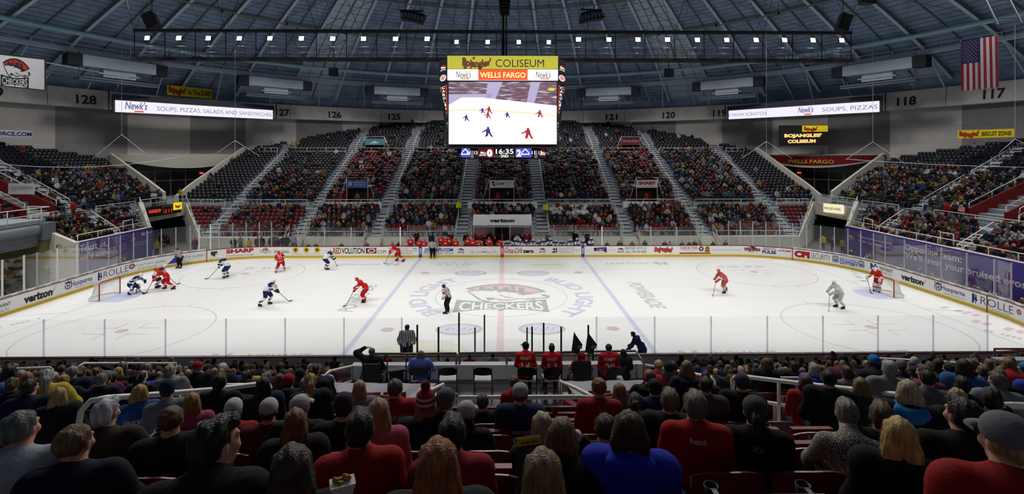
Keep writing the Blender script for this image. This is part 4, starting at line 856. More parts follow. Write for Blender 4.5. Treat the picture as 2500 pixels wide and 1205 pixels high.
# corner panels
for s in (-1, 1):
    c0 = (X0-.02 if s < 0 else X1+.02); o0 = spx(1067 if s < 0 else 1386, 0)[0]; i1 = spx(1096 if s < 0 else 1359, 0)[0]; o1 = spx(1092 if s < 0 else 1364, 0)[0]
    za, zb_ = spx(0, 142)[1], spx(0, 197)[1]
    pm = MB(); y_o, y_i = 1.0, -.05
    pm.hexa([(c0, y_i, zb_), (o0, y_o, zb_), (o0, y_o+.2, zb_), (c0, y_i+.2, zb_), (c0, y_i, za), (o0, y_o, za), (o0, y_o+.2, za), (c0, y_i+.2, za)])
    cmx = lambda u, v, t: (c0+(o0-c0)*u, y_i+(y_o-y_i)*u-t, v)
    wmid = abs(o0-c0); mm = (lambda u, v, t: cmx(.5+(u if s > 0 else -u)/wmid, v, t))
    crest(pm, mm, 0, spx(0, 162)[1], .3, 1, 0, 2, .02); poly(pm, ell(0, spx(0, 188)[1], .25, .2), mm, 1, .02); poly(pm, ell(0, spx(0, 188)[1], .19, .14), mm, 2, .025); poly(pm, ell(0, spx(0, 188)[1], .12, .08), mm, 1, .03); poly(pm, ell(0, spx(0, 188)[1], .07, .045), mm, 0, .035)
    pm.build('crest_panel', [HOUS, LEDW, LEDR], sbo, 'black panel with team crest')
    za, zb_ = spx(0, 201)[1], spx(0, 350)[1]; pm = MB()
    pm.hexa([(i1, y_i, zb_), (i1+s*.12, y_o*.3, zb_), (i1+s*.12, y_o*.5, zb_), (i1, y_i+.2, zb_), (c0, y_i, za), (o0, y_o, za), (o0, y_o+.2, za), (c0, y_i+.2, za)])
    def tm(u, v, t):       # u 0..1 across the tapering face, v 0..1 downwards
        z = za+(zb_-za)*v; xa = c0+(i1-c0)*v; xb = o0+(i1+s*.12-o0)*v; yb = y_o+(y_o*.3-y_o)*v
        return (xa+(xb-xa)*u, y_i+(yb-y_i)*u-t, z)
    for (ua, uc) in ((.02, .22), (.74, .94)): pm.add([tm(ua, .04, .02), tm(uc, .04, .02), tm(uc, .5, .02), tm(ua, .55, .02)] if 1 else 0, [(0, 1, 2, 3)], 2)
    for i, ch in enumerate('CAROLINA'):
        V, F = text2d(ch, .03); W = V[:, 0].max(); v0 = .055+i*.058
        pm.add([tm(.5+s*(a/W-.5)*.42, v0+.042*(1-q), .03) for a, q in V], F, 1)
    poly(pm, [(.2, .53), (.6, .54), (.9, .57), (.6, .62), (.3, .6)], lambda u, v, t: tm(u, v, t), 2, .03)
    for i, ch in enumerate('HOCKEY'):
        V, F = text2d(ch, .03); W = V[:, 0].max(); v0 = .65+i*.055
        pm.add([tm(.5+s*(a/W-.5)*.6, v0+.04*(1-q), .03) for a, q in V], F, 1)
    pm.build('hockey_panel', [HOUS, LEDW, mat('led_orange', 'C8502A', .5, emit=.45)], sbo, 'tapering black panel with vertical lettering')
# lower score ring
b = MB(); zA, zB = spx(0, 384)[1], spx(0, 361)[1]; b.box(spx(1119, 0)[0], spx(1332, 0)[0], .38, .5, zA, zB); m = fm(.38)
st_ = lambda p0, p1, mt, o=.01: strip(b, B1(p0), B1(p1), zA, zB, m, mt, o, 1)
st_(1126, 1147, 3); st_(1165, 1190, 4); st_(1190, 1205, 5); st_(1259, 1298, 3); st_(1320, 1332, 4)
T_ = lambda tx, p0, p1, q0, q1, mt=1, bo=.03: letters(b, tx, m, B1(p0), B1(p1), spx(0, q1)[1], spx(0, q0)[1], mt, bo, off=.03)
T_('0', 1188, 1202, 365, 381, 1, .07); T_('16:35', 1210, 1254, 363, 375, 1, .02); T_('2ND', 1222, 1241, 377, 384, 1, .02); T_('2', 1261, 1273, 365, 381, 1, .05)
for tx, p in (('11', 1139), ('13', 1157), ('11', 1299), ('13', 1316)): T_(tx, p, p+8, 368, 376, 1, .02)
for p in (1150, 1153.5, 1311, 1307.5):
    for q in range(6): T_('-', p-.8, p+.8, 364+q*3.2, 370+q*3.2, 1, .04)
crest(b, m, B1(1178), spx(0, 372)[1], .3, 1, 2, 6, .015, False); crest(b, m, B1(1326), spx(0, 372)[1], .24, 1, 2, 6, .015, False)
for c in (1135, 1283):
    cx, cz = B1(c), spx(0, 373)[1]
    for pts, mt in (([(-.3, -.2), (.3, -.2), (.24, .05), (0, .3), (-.24, .05)], 1), ([(-.22, -.05), (.22, -.05), (.2, .0), (0, .2), (-.2, .0)], 7), ([(-.3, -.25), (.3, -.25), (.3, -.12), (-.3, -.12)], 7), ([(-.05, .1), (.05, .1), (0, .33)], 1)): poly(b, [(cx+x, cz+z) for x, z in pts], m, mt, .02 if mt == 1 else .025)
for i in range(9): strip(b, B1(1207+i*5.6), B1(1209+i*5.6), zA, zA+.12, m, 8, .012, 1)
b.build('score_display', [mat('led_board_dark', '15151F', .5), LEDW, mat('led_black', '08080A', .5), mat('led_violet', '5A58C8', .5, emit=.9), mat('led_maroon', '5A1C28', .5, emit=.6), mat('led_deep_red', '8E2020', .5, emit=.8), mat('led_bright_red', 'D83A2A', .5, emit=.9), mat('led_blue', '3A48C0', .5, emit=.9), mat('led_mustard', '9A8A3A', .5, emit=.6)], sbo, 'score display ring')
b = MB(); b.tube([(.0, 3.4, z1), (.0, 3.4, z1+9)], .09, 8); b.tube([(.22, 3.4, z1), (.22, 3.4, z1+9)], .05, 6)
for x in (-2.6, 2.6): b.tube([(x, 3.4, z1), (x*.4, 3.4, z1+9)], .02, 5)
b.build('hoist_cable', DARK, sbo)
# catwalk and floodlights
YC = 13.0; DC = YC-CAMY; xw = lambda px: wp(px, 100, DC)[0]
zt, zm, zbt = wp(0, 78, DC)[2], wp(0, 118, DC)[2], wp(0, 146, DC)[2]
xa, xb = xw(338), xw(2086)
cw = empty('lighting_catwalk', (0, YC, zbt), 0, 'long dark lighting catwalk hung under the dome behind the scoreboard', 'catwalk')
b = MB(); Zr = lambda z: z-zbt
b.box(xa, xb, -.22, .22, Zr(zt)-.12, Zr(zt)+.14); b.build('top_beam', mat('catwalk_beam', '26221F', .6), cw)
b = MB(); b.box(xa, xb, -.5, .6, -.12, 0); b.box(xa, xb, -.52, -.46, -.22, .1); b.build('deck', mat('catwalk_deck', '2E2C2A', .7), cw)
b = MB(); pipe_m = mat('rail_galvanised', '7E8690', .45, metal=.3)
for z in (.55, Zr(zm)): b.tube([(xa, -.5, z), (xb, -.5, z)], .03, 6); b.tube([(xa, .6, z), (xb, .6, z)], .025, 6)
n = 48
for i in range(n+1): x = xa+(xb-xa)*i/n; b.bar((x, -.5, 0), (x, -.5, Zr(zm)), .04, .04); b.bar((x, .6, 0), (x, .6, Zr(zm)), .04, .04)
b.build('railing', pipe_m, cw)
for i in range(n//2+1): x = xa+(xb-xa)*i/(n//2); b = MB(); b.bar((x, 0, 0), (x, 0, Zr(zt)), .06, .06); b.build('strut', DARK, cw)
for i in range(9):
    x = xa+(xb-xa)*i/8
    b = MB()
    for e in (-1.5, 1.5): b.tube([(x, 0, Zr(zt)), (x+e, .5, Zr(zt)+4.5)], .02, 5)
    b.build('hanger', DARK, cw)
LAMPF = mat('floodlight_glare', 'FFFBF0', .5, emit=45); LAMPD = mat('floodlight_dim', 'FFF6E6', .5, emit=9)
lamp_px = [376, 451, 521, 595, 668, 743, 818, 892, 969, 1045, 1116, 1191, 1266, 1339, 1411, 1485, 1556, 1628, 1701, 1773, 1845, 1915, 1985, 2056]
for i, px in enumerate(lamp_px):
    dim = i in (10, 11, 12, 13); z = wp(px, 105 if dim else 98, DC)[2]; x = xw(px)
    t = empty('floodlight', (x, YC-.35, zbt), 0, '%s floodlight from the left on the lighting catwalk, %s' % (nth(i+1), 'dimmer lamp above the scoreboard' if dim else 'dazzling white'), 'floodlight', 'floodlights on the catwalk')
    h = z-zbt; b = MB(); b.box(-.035, .035, -.035, .035, 0, h-.22); b.box(-.06, .06, -.06, .06, 0, .15); b.build('post', mat('lamp_post', '6B727C', .5), t)
    s = .2 if dim else .24
    b = MB(); b.hexa([(-s, -.12, h-.2), (s, -.12, h-.2), (s*.8, .16, h-.05), (-s*.8, .16, h-.05), (-s, -.02, h+.2), (s, -.02, h+.2), (s*.8, .22, h+.18), (-s*.8, .22, h+.18)]); hs_ = b.build('lamp_housing', mat('lamp_housing', '2A2C30', .5), t)
    b = MB(); b.add([(-s*.9, -.13, h-.19), (s*.9, -.13, h-.19), (s*.9, -.035, h+.19), (-s*.9, -.035, h+.19)], [(0, 1, 2, 3)]); b.build('lens', LAMPD if dim else LAMPF, hs_, 'glowing lens')
    b = MB(); b.bar((-s-.03, 0, h-.1), (-s-.03, 0, h+.1), .03, .06); b.bar((s+.03, 0, h-.1), (s+.03, 0, h+.1), .03, .06); b.bar((-s-.03, 0, h-.22), (s+.03, 0, h-.22), .04, .04); b.build('yoke', DARK, t)
    l = spot('floodlight_beam', (0, 0, 0), (0, 1, 0), LAMP_W*(.35 if dim else 1), 76, .5)
    l.parent = t; l.location = (0, -.3, h); l.rotation_euler = (Vector((x*.84, .5, 0))-Vector((x, YC-.65, z))).to_track_quat('-Z', 'Y').to_euler()
# curved LED ribbon boards in front of the ring beam
def ribbon(p0, q0t, q0b, p1, q1t, q1b, lab, texts):
    d = []
    for p in (p0, p1):
        a = bear(p); dx, dy = math.sin(a), math.cos(a); B = CAMX*dx+CAMY*dy; tt = -B+math.sqrt(B*B-(CAMX**2+CAMY**2-50.5**2)); d.append(tt*math.cos(a-YAW))
    A0, A1, B0, B1_ = Vector(wp(p0, q0b, d[0])), Vector(wp(p0, q0t, d[0])), Vector(wp(p1, q1b, d[1])), Vector(wp(p1, q1t, d[1]))
    t = empty('led_ribbon_board', tuple((A0+B0)/2), 0, lab, 'led board'); off = (A0+B0)/2
    dirv = (B0-A0).normalized(); nrm = Vector((dirv.y, -dirv.x, 0)).normalized()
    if nrm.dot(Vector((CAMX, CAMY, 0))-off) < 0: nrm = -nrm
    f = lambda u, v, o: tuple((A0*(1-u)+B0*u)*(1-v)+(A1*(1-u)+B1_*u)*v+nrm*o-off)
    h = MB(); h.add([f(-.012, -.06, -.02), f(1.012, -.06, -.02), f(1.012, -.06, -.4), f(-.012, -.06, -.4), f(-.012, 1.5, -.02), f(1.012, 1.5, -.02), f(1.012, 1.5, -.4), f(-.012, 1.5, -.4)], [(0, 3, 2, 1), (4, 5, 6, 7), (0, 1, 5, 4), (1, 2, 6, 5), (2, 3, 7, 6), (3, 0, 4, 7)])
    for u in (-.03, 1.03): h.bar(f(u, -.1, -.1), f(u, 1.7, -.1), .12, .12)
    h.build('housing', mat('ribbon_housing', '3A3743', .6), t)
    s = MB(); s.add([f(0, 0, 0), f(1, 0, 0), f(1, 1, 0), f(0, 1, 0)], [(0, 1, 2, 3)], 0)
    L_ = (B0-A0).length; m = lambda u, v, o: f(u, v, o)
    for tx, a, c, v0, v1, mt, bo, sh in texts:
        if tx == '#': strip(s, a, c, v0, v1, m, mt, .02, 1)
        else: letters(s, tx, m, a, c, v0, v1, mt, bo, sh, off=.03)
    s.build('screen', [mat('ribbon_white', 'EDEBFA', .5, emit=.95), mat('ribbon_ink', '8C84B8', .5, emit=.5), LEDR, mat('ribbon_grey', '76728E', .5, emit=.4)], t, 'glowing white screen')
ribbon(281, 244, 273, 666, 269, 291, 'bright white ribbon screen advertising soups and salads, left end of the dome', [("Newk's", .05, .17, .3, .95, 1, .02, .2), ('#', .1, .15, .06, .18, 2, 0, 0), ('SOUPS, PIZZAS, SALADS AND SANDWICHES', .225, .99, .3, .7, 3, -.01, 0)])
ribbon(1779, 270, 291, 2147, 246, 273, 'bright white ribbon screen advertising soups and salads, right end of the dome', [('E FROM SCRATCH', .0, .29, .3, .65, 3, -.01, 0), ("Newk's", .515, .615, .3, .9, 1, .02, .2), ('#', .555, .6, .06, .18, 2, 0, 0), ('SOUPS, PIZZAS', .67, .99, .3, .7, 3, -.01, 0)])
# flat hung signs and banners placed on the round wall: given by their photo corners and a depth
def panel(name, lab, cat, tl, tr, br_, bl, dl, dr, mats, fn, th=.06, child='sign_face', wavy=0):
    P = [Vector(wp(*bl, dl)), Vector(wp(*br_, dr)), Vector(wp(*tr, dr)), Vector(wp(*tl, dl))]; off = sum(P, Vector())/4
    nrm = (P[1]-P[0]).cross(P[3]-P[0]).normalized()
    if nrm.dot(Vector((CAMX, CAMY, CAMZ))-off) < 0: nrm = -nrm
    t = empty(name, tuple(off), 0, lab, cat)
    f = lambda u, v, o: tuple((P[0]*(1-u)+P[1]*u)*(1-v)+(P[3]*(1-u)+P[2]*u)*v+nrm*(o+wavy*math.sin(u*14)*(1-.4*v))-off)
    b = MB(); n = 24 if wavy else 1
    for i in range(n):
        u0, u1 = i/n, (i+1)/n
        b.hexa([f(u0, 0, -th), f(u1, 0, -th), f(u1, 0, 0), f(u0, 0, 0), f(u0, 1, -th), f(u1, 1, -th), f(u1, 1, 0), f(u0, 1, 0)])
    b.build(child, mats[0], t); d = MB(); fn(d, f); 
    if d.F: d.build('lettering', mats, t)
    return t, f
SGY = mat('banner_yellow', 'D6BC14', .6); CLOTH = mat('banner_white', 'C2C2C6', .8); INKB = mat('banner_ink', '17171A', .7); INKR = mat('banner_red', 'B02A18', .7); INKN = mat('banner_navy', '24246E', .7)
def f_crest(b, f):
    asp = 1.9; crest(b, lambda u, v, o: f(u, v*asp, o), .38, .56/asp, .35, 1, 2, 3, .02)
    for q in (rect(0, 1, 0, .03), rect(0, 1, .965, 1), rect(.97, 1, 0, 1)): poly(b, q, f, 2, .015)
panel('team_banner', 'large white banner with bear crest hung at the left under the dome', 'banner', (-12, 129), (112, 143), (112, 222), (-12, 209), 42, 44, [CLOTH, CLOTH, INKB, INKR], f_crest, .03, 'cloth')
def f_bo(tail, q=.4):
    def g(b, f):
        letters(b, "Bojangles'", f, .03, q, .3, .8, 2, .1, .0, off=.01, wav=lambda t: .15*math.sin(t*5+2)); letters(b, "Bojangles'", f, .035, q-.005, .32, .78, 3, .05, .0, off=.02, wav=lambda t: .15*math.sin(t*5+2))
        letters(b, tail, f, q+.05, .96, .25, .75, 1, .02, off=.02)
    return g
panel('advert_banner', 'small yellow banner hung under the dome above the left ribbon screen', 'banner', (408, 207), (517, 218), (517, 241), (408, 231), 64, 70, [SGY, INKB, INKB, INKR], f_bo('Bo Time ZONE!'), .03, 'cloth')
panel('advert_banner', 'long yellow banner on the wall above the right top seats', 'banner', (2338, 318), (2476, 314), (2476, 334), (2338, 338), 50.5, 46.5, [SGY, INKB, INKB, INKR], f_bo('BISCUIT ZONE!'), .03, 'cloth')
panel('advert_banner', 'white banner with navy lettering on the wall above the left top seats', 'banner', (-14, 316), (78, 319), (78, 336), (-14, 333), 49.5, 53, [CLOTH, INKN], lambda b, f: letters(b, 'ORCE.COM', f, .05, .985, .22, .78, 1, .025, off=.02), .03, 'cloth')
# national flag
def f_flag(b, f):
    for i in range(13):
        for j in range(12):
            u0, u1 = i/13, (i+1)/13; v0, v1 = j/12, (j+1)/12
            if u0 < 7/13-.01 and v0 > .6 and u0 < .5: continue
            b.add([f(u0, v0, .012), f(u1, v0, .012), f(u1, v1, .012), f(u0, v1, .012)], [(0, 1, 2, 3)], 1 if i % 2 == 0 else 2)
    for i in range(7):
        for j in range(6): b.add([f(i/13, .54+j*.46/6, .014), f((i+1)/13, .54+j*.46/6, .014), f((i+1)/13, .54+(j+1)*.46/6, .014), f(i/13, .54+(j+1)*.46/6, .014)], [(0, 1, 2, 3)], 3)
    for r in range(11):
        for c in range(9 if 0 else (5 if r % 2 else 4)):
            u = .03+.48*((c+(.5 if r % 2 == 0 else 0)+.3)/5); v = .56+.42*(r+.5)/11
            poly(b, [(u+.018*math.cos(PI/2+PI*q/5)*(1 if q % 2 == 0 else .42), v+.0105*math.sin(PI/2+PI*q/5)*(1 if q % 2 == 0 else .42)) for q in range(10)], f, 2, .022)
panel('national_flag', 'striped red white and blue flag with stars hung at the right under the dome', 'flag', (2346, 102), (2436, 86), (2439, 213), (2347, 222), 41, 39, [mat('flag_cloth', '9E9A9E', .8), mat('flag_red', '861A28', .8), mat('flag_white', 'B2AEB6', .8), mat('flag_blue', '24244A', .8)], f_flag, .02, 'cloth', .04)
# matrix message board on the right wall
MATR = mat('matrix_amber', 'F2C070', .5, emit=1.3)
def f_mx(b, f):
    poly(b, rect(.49, 1, .68, .98), f, 1, .02); letters(b, "Bojangles'", f, .53, .8, .74, .91, 3, .08, off=.03, wav=lambda t: .15*math.sin(t*5+2)); letters(b, 'COLISEUM', f, .8, .98, .75, .8, 4, 0, off=.03)
    letters(b, "BOJANGLES'", f, .12, .88, .43, .58, 2, .06, off=.02); letters(b, 'COLISEUM', f, .19, .76, .15, .3, 2, .06, off=.02)
panel('message_board', 'dark amber message board with yellow corner sign on the right round wall', 'message board', (1901, 306), (2021, 305), (2021, 354), (1901, 357), 68.5, 65.5, [HOUS, mat('sign_yellow_bright', 'E3C51A', .5, emit=.7), MATR, INKR, INKB], f_mx, .3, 'housing')
SGRED = mat('led_sign_red', 'E0402A', .5, emit=1.2); SGYB = mat('sign_yellow_glow', 'F0D020', .5, emit=1.0)
def f_ls(b, f):
    poly(b, rect(.74, 1.02, .35, 1.1), f, 1, .03); letters(b, "Bojangles'", f, .8, .97, .6, .85, 3, .1, off=.05, wav=lambda t: .15*math.sin(t*5+2))
    letters(b, 'GOCHECKERS.COM', f, .02, .36, .4, .7, 2, .04, off=.02); letters(b, '13', f, .45, .54, .2, .58, 2, .01, off=.02); letters(b, '11', f, .6, .7, .2, .58, 2, .01, off=.02); poly(b, rect(.4, .7, .7, .95), f, 4, .02); letters(b, "Bojangles'", f, .43, .67, .74, .9, 0, .05, off=.03)
panel('corner_scoreboard', 'small dark scoreboard with red digits and yellow sign over the left corner tunnel', 'scoreboard', (361, 506), (442, 495), (442, 518), (361, 531), 50.3, 55.3, [HOUS, SGYB, SGRED, INKR, mat('dull_gold', '8A7A20', .6)], f_ls, .25, 'housing')
panel('lit_sign', 'cream backlit sign over the right corner tunnel', 'sign', (2010, 496), (2055, 500), (2055, 522), (2010, 517), 55.6, 52.6, [mat('lit_cream', 'F4EBC2', .5, emit=.95), INKB], lambda b, f: letters(b, 'FRIGIDAIRE', f, .06, .95, .36, .62, 1, .01, off=.02), .25, 'housing')
# purple wraps on the end walls
LILAC = mat('wrap_lettering', 'E4E0F0', .6)
for sx in (-1, 1):
    t = empty('wall_wrap', (sx*32.2, 0, 0), 0, 'purple printed wrap on the %s end wall behind the glass' % ('left' if sx < 0 else 'right'), 'banner'); y0, y1 = (3.55, 11.45) if sx < 0 else (-12.5, 11.45)
    b = MB(); b.box(*sorted((-sx*.03, -sx*.005)), y0, y1, .5, 3.18); b.build('sheet', mat('wrap_purple', '4C3C94', .55, noise=(.5, .05)), t)
    m = (lambda u, v, o: (.03+o, u, v)) if sx < 0 else (lambda u, v, o: (-.03-o, -u, v)); lt = MB()
    # photo columns -> y on this wall
    def yy(px): q = math.tan(bear(px)); return (sx*32.17-CAMX)/q+CAMY
    uu = (lambda p: yy(p)) if sx < 0 else (lambda p: -yy(p))
    if sx < 0:
        letters(lt, 'Trust us,', m, uu(194), uu(262), 2.45, 2.95, 0, .015, off=.01); letters(lt, "we'd know", m, uu(194), uu(270), 1.75, 2.25, 0, .015, off=.01)
        letters(lt, 'N:', m, uu(345), uu(354), 2.6, 2.9, 0, .05, off=.01); letters(lt, 'NOVANT', m, uu(356), uu(371), 2.68, 2.85, 0, .02, off=.01); crest(lt, m, uu(326), 2.55, .32, 0, 1, 2, .01); letters(lt, 'Official healthcare provider', m, uu(328), uu(369), 2.02, 2.14, 0, 0, off=.01); letters(lt, 'of the Charlotte Checkers', m, uu(328), uu(366), 1.82, 1.94, 0, 0, off=.01)
    else:
        letters(lt, 'Official healthcare provider', m, uu(2096), uu(2180), 2.4, 2.62, 0, .0, off=.01); letters(lt, 'for the Charlotte Checkers', m, uu(2096), uu(2177), 2.02, 2.24, 0, .0, off=.01); crest(lt, m, uu(2078), 2.35, .5, 0, 1, 2, .01)
        letters(lt, 'Opposing team:', m, uu(2209), uu(2348), 2.32, 2.82, 0, .02, off=.01); letters(lt, "We'll treat your bruised egos", m, uu(2209), uu(2506), 1.66, 2.14, 0, .02, off=.01)
    lt.build('lettering', [LILAC, mat('wrap_dark', '2A2450', .6), mat('wrap_red', '9A3048', .6)], t)
# air handling units
HV = mat('duct_paint', 'AEB8C7', .6, noise=(1, .05)); LOUV = mat('louvre_dark', '1E242B', .6)
for i, a in enumerate((-86, -63, -41.5, -20.5, 20.5, 41.5, 63, 86)):
    if abs(a) > 70: continue
    ar = math.radians(a); r = 48.6; t = empty('air_handler', (r*math.sin(ar), r*math.cos(ar), 19.35), -ar, '%s grey air handling unit from the left under the dome' % nth(i), 'air handler', 'air handlers under the dome')
    b = MB(); b.box(-3.6, 3.6, -.6, .6, -.1, 1.1); b.build('casing', HV, t)
    for s in (-1, 1):
        b = MB(); b.box(*sorted((s*3.6, s*4.9)), -.58, .6, -.12, 1.12)
        for q in range(7): b.box(*sorted((s*3.65, s*4.85)), -.62, -.57, -.05+q*.16, .02+q*.16, 1)
        b.build('louvre', [LOUV, mat('louvre_slat', '333B44', .6)], t)
    b = MB(); b.box(-1.6, 1.6, -.3, .5, -1.0, -.1); b.box(-2.0, 2.0, -.4, .55, -.72, -.6); b.build('duct', HV, t)
    b = MB(); b.box(-3.9, 3.9, -.5, .7, -1.55, -1.35); b.tube([(-3.9, -.6, -1.3), (3.9, -.6, -1.3)], .08, 6)
    for x in (-3.5, 3.5): b.bar((x, .4, -1.4), (x, .4, 1.6), .08, .08)
    b.build('service_platform', mat('platform_paint', '6E7B89', .6), t)
# ladders, platforms
def ladder(A, B, wv, lab):
    t = empty('ladder', A, 0, lab, 'ladder'); A, B, wv = Vector(A), Vector(B), Vector(wv); b = MB()
    for s in (-1, 1): b.bar(wv*s, B-A+wv*s, .09, .09)
    n = max(4, int((B-A).length/.42))
    for i in range(1, n): p = (B-A)*i/n; b.bar(p-wv, p+wv, .05, .05)
    b.build('rail_and_rung', mat('ladder_grey', '77828C', .5), t)
for px, pyb, pyt, d, lab in ((533, 236, 186, 76, 'grey ladder beside the small yellow banner under the dome'), (1047, 262, 225, 84, 'grey ladder left of the scoreboard under the dome'), (1402, 262, 225, 84, 'grey ladder right of the scoreboard under the dome'), (1908, 236, 190, 74, 'grey ladder above the right ribbon screen under the dome')): ladder(wp(px, pyb, d), wp(px-3, pyt, d), (.38, 0, 0), lab)
ladder(wp(2465, 58, 36), wp(2433, -6, 37), (.55, -.3, 0), 'grey access ladder hanging from the roof at the top right')
for px, d, w_, lab in ((480, 74, 3.4, 'grey service platform behind the small yellow banner'), (1975, 72, 4.6, 'grey service platform above the right ribbon screen')):
    x, y, z = wp(px, 246, d); t = empty('service_platform', (x, y, z), -math.atan2(x, y+0)*.9, lab, 'platform'); b = MB(); b.box(-w_, w_, -.6, .6, -.3, .05)
    for q in np.linspace(-w_, w_, 6): b.bar((q, -.6, 0), (q, -.6, 1.1), .06, .06)
    b.bar((-w_, -.6, 1.1), (w_, -.6, 1.1), .07, .07); b.bar((-w_, -.6, .6), (w_, -.6, .6), .05, .05); b.box(-.9, .8, -.5, .3, .05, 1.0); b.build('deck_and_rail', HV, t)
# loudspeakers
def speaker(px, py, d, w_, h, tilt, lab):
    x, y, z = wp(px, py, d); t = empty('loudspeaker', (x, y, z), 0, lab, 'loudspeaker'); b = MB(); v = [(-w_/2, -.35, -h/2), (w_/2, -.35, -h/2), (w_*.32, .45, -h/2), (-w_*.32, .45, -h/2)]
    R_ = Matrix.Rotation(tilt, 3, 'Y'); q = [R_ @ Vector(p) for p in v]+[R_ @ Vector((a, c, e+h)) for a, c, e in v]; b.hexa(q); b.build('cabinet', mat('speaker_black', '121316', .6), t)
    b = MB(); b.tube([(0, 0, h/2), (0, 0, h/2+2.2)], .03, 5); b.build('hanger', DARK, t)
    b = MB(); g = [R_ @ Vector((a, -.37, c)) for a, c in ((-w_*.42, -h*.42), (w_*.42, -h*.42), (w_*.42, h*.42), (-w_*.42, h*.42))]; b.add(g, [(0, 1, 2, 3)]); b.build('grille', mat('speaker_grille', '26282C', .7), t)
speaker(371, 50, 40, .9, 1.2, -.45, 'black loudspeaker cabinet tilted above the left end of the lighting catwalk'); speaker(2058, 55, 40, .85, 1.3, .35, 'black loudspeaker cabinet tilted above the right end of the lighting catwalk')
speaker(816, 176, 56, 1.0, .85, 0, 'square black loudspeaker below the catwalk left of the scoreboard'); speaker(1632, 178, 56, 1.0, .85, 0, 'square black loudspeaker below the catwalk right of the scoreboard'); speaker(2115, 2, 40, 1.1, .5, .1, 'black loudspeaker at the top edge above the right catwalk end')
def array(px, py, d, s, lab):
    x, y, z = wp(px, py, d); t = empty('line_array_speaker', (x, y, z), 0, lab, 'loudspeaker')
    for i in range(7):
        a = i/6; b = MB(); c = Vector(((i-3)*.21, 0, s*0+abs(0)-.32*a*a*0+ (-.25*(a if s > 0 else 1-a)**1.6)))
        rot = (.55*(a-.2))*(-1 if s > 0 else 1); ax = Vector((math.cos(rot), 0, math.sin(rot))); az = Vector((-math.sin(rot), 0, math.cos(rot)))
        b.obox(c, ax*.1, (0, .35, 0), az*.3); b.obox(c+Vector((0, -.36, 0))-az*.05, ax*.07, (0, .02, 0), az*.16, 1); b.build('speaker_module', [mat('speaker_black'), mat('speaker_horn', '5C6068', .5)], t)
    b = MB(); b.bar((-.7, 0, .35), (.7, 0, .3), .08, .08); b.tube([(-.5, 0, .3), (-.4, 0, 2.5)], .02, 5); b.tube([(.5, 0, .3), (.4, 0, 2.5)], .02, 5); b.build('rigging', DARK, t)
array(1008, 38, 33, 1, 'curved black line of loudspeakers hung left of centre at the top'); array(1443, 36, 33, -1, 'curved black line of loudspeakers hung right of centre at the top')
x, y, z = wp(1232, 14, 33); t = empty('subwoofer_stack', (x, y, z), 0, 'black stack of loudspeakers hung above the scoreboard at the top centre', 'loudspeaker')
for i in range(5): b = MB(); b.box(-.38+.02*i, .38-.02*i, -.4, .4, -.34+.2*(4-i)-.17, -.17+.2*(4-i)); b.box(-.32, .32, -.43, -.4, -.32+.2*(4-i)-.17, -.2+.2*(4-i), 1); b.build('speaker_module', [mat('speaker_black'), mat('speaker_grille')], t)
b = MB(); b.tube([(0, 0, .6), (0, 0, 3)], .05, 6); b.box(-.55, .55, -.3, .3, .62, .7); b.build('rigging', DARK, t)
# safety-net bridles: white cords on the far corners
CORD = mat('white_cord', 'C9CCD2', .6)
for ax, ay, feet, d, lab in ((297, 328, ((225, 388), (367, 384)), 40, 'first inverted-V white net cord from the left, in front of the left corner doors'), (574, 343, ((510, 386), (574, 386), (636, 382)), 46, 'second inverted-V white net cord from the left, by the left corner doors'), (1871, 345, ((1811, 386), (1871, 386), (1934, 387)), 46, 'third inverted-V white net cord from the left, under the message board'), (2131, 346, ((2065, 389), (2204, 395)), 40, 'fourth inverted-V white net cord from the left, above the right end seats'), (2478, 339, ((2440, 372), (2506, 352)), 33, 'inverted-V white net cord at the far right edge')):
    o = Vector(wp(ax, ay, d)); t = empty('hanging_rope', tuple(o), 0, lab, 'cord'); b = MB(); b.tube([(0, 0, 0), Vector(wp(ax, 60, d))-o], .012, 5)
    for p in feet: b.tube([(0, 0, 0), Vector(wp(*p, d))-o], .018, 5)
    b.build('cord', CORD, t)
for A, B, sag, lab in ((wp(0, 400, 37), wp(436, 383, 41), .5, 'thin white cable sagging across the left end seats'), (wp(2065, 388, 41), wp(2500, 408, 36), .1, 'thin white cable stretched across the right end seats'), (wp(110, 152, 46), wp(408, 207, 64), 0, 'thin cable from the crest banner to the small yellow banner')):
    A, B = Vector(A), Vector(B); b = MB(); b.tube([(B-A)*i/10-Vector((0, 0, sag*4*(i/10)*(1-i/10))) for i in range(11)], .018, 5); o = b.build('net_cable', CORD, None, lab, 'cable'); o.location = A
# zamboni door on the left
ZR = mat('shutter_grey', '8F939A', .45, metal=.3); b = MB(); t = empty('roller_shutter', (-34.6, 2.9, 0), 0, 'big grey roller shutter over the ice machine entrance at the lower left', 'shutter')
b = MB(); b.tube([(0, -16, 4.25), (0, -.2, 4.25)], .42, 16); b.build('drum', ZR, t); b = MB(); b.box(-.6, .55, -.2, .75, 3.5, 4.75); b.build('bracket', mat('bracket_grey', '70757C', .5), t)
b = MB()
for i in range(7): b.box(-.05, .1, -16, -.2, 3.9-.12*i-.1, 3.9-.12*i); b.box(.08, .13, -16, -.2, 3.9-.12*i-.03, 3.9-.12*i)
b.build('curtain', ZR, t)
OLIVE = mat('tunnel_olive', '7D7A52', .7)
b = MB(); b.box(-46, -45.7, -16, 3.6, 0, 4.6); b.box(-46, -34.2, 2.8, 3.3, 0, 4.7); b.box(-46, -34.5, -16, 3.3, 4.7, 5.0, 2); b.box(-45.7, -45.5, -16, 3, 2.2, 2.5, 1); b.build('wall_ice_machine_room', [OLIVE, mat('dark_beam', '2B2B22', .7), TER], kind='structure')
b = MB(); b.box(-.12, .12, -.55, .55, -.14, .14)
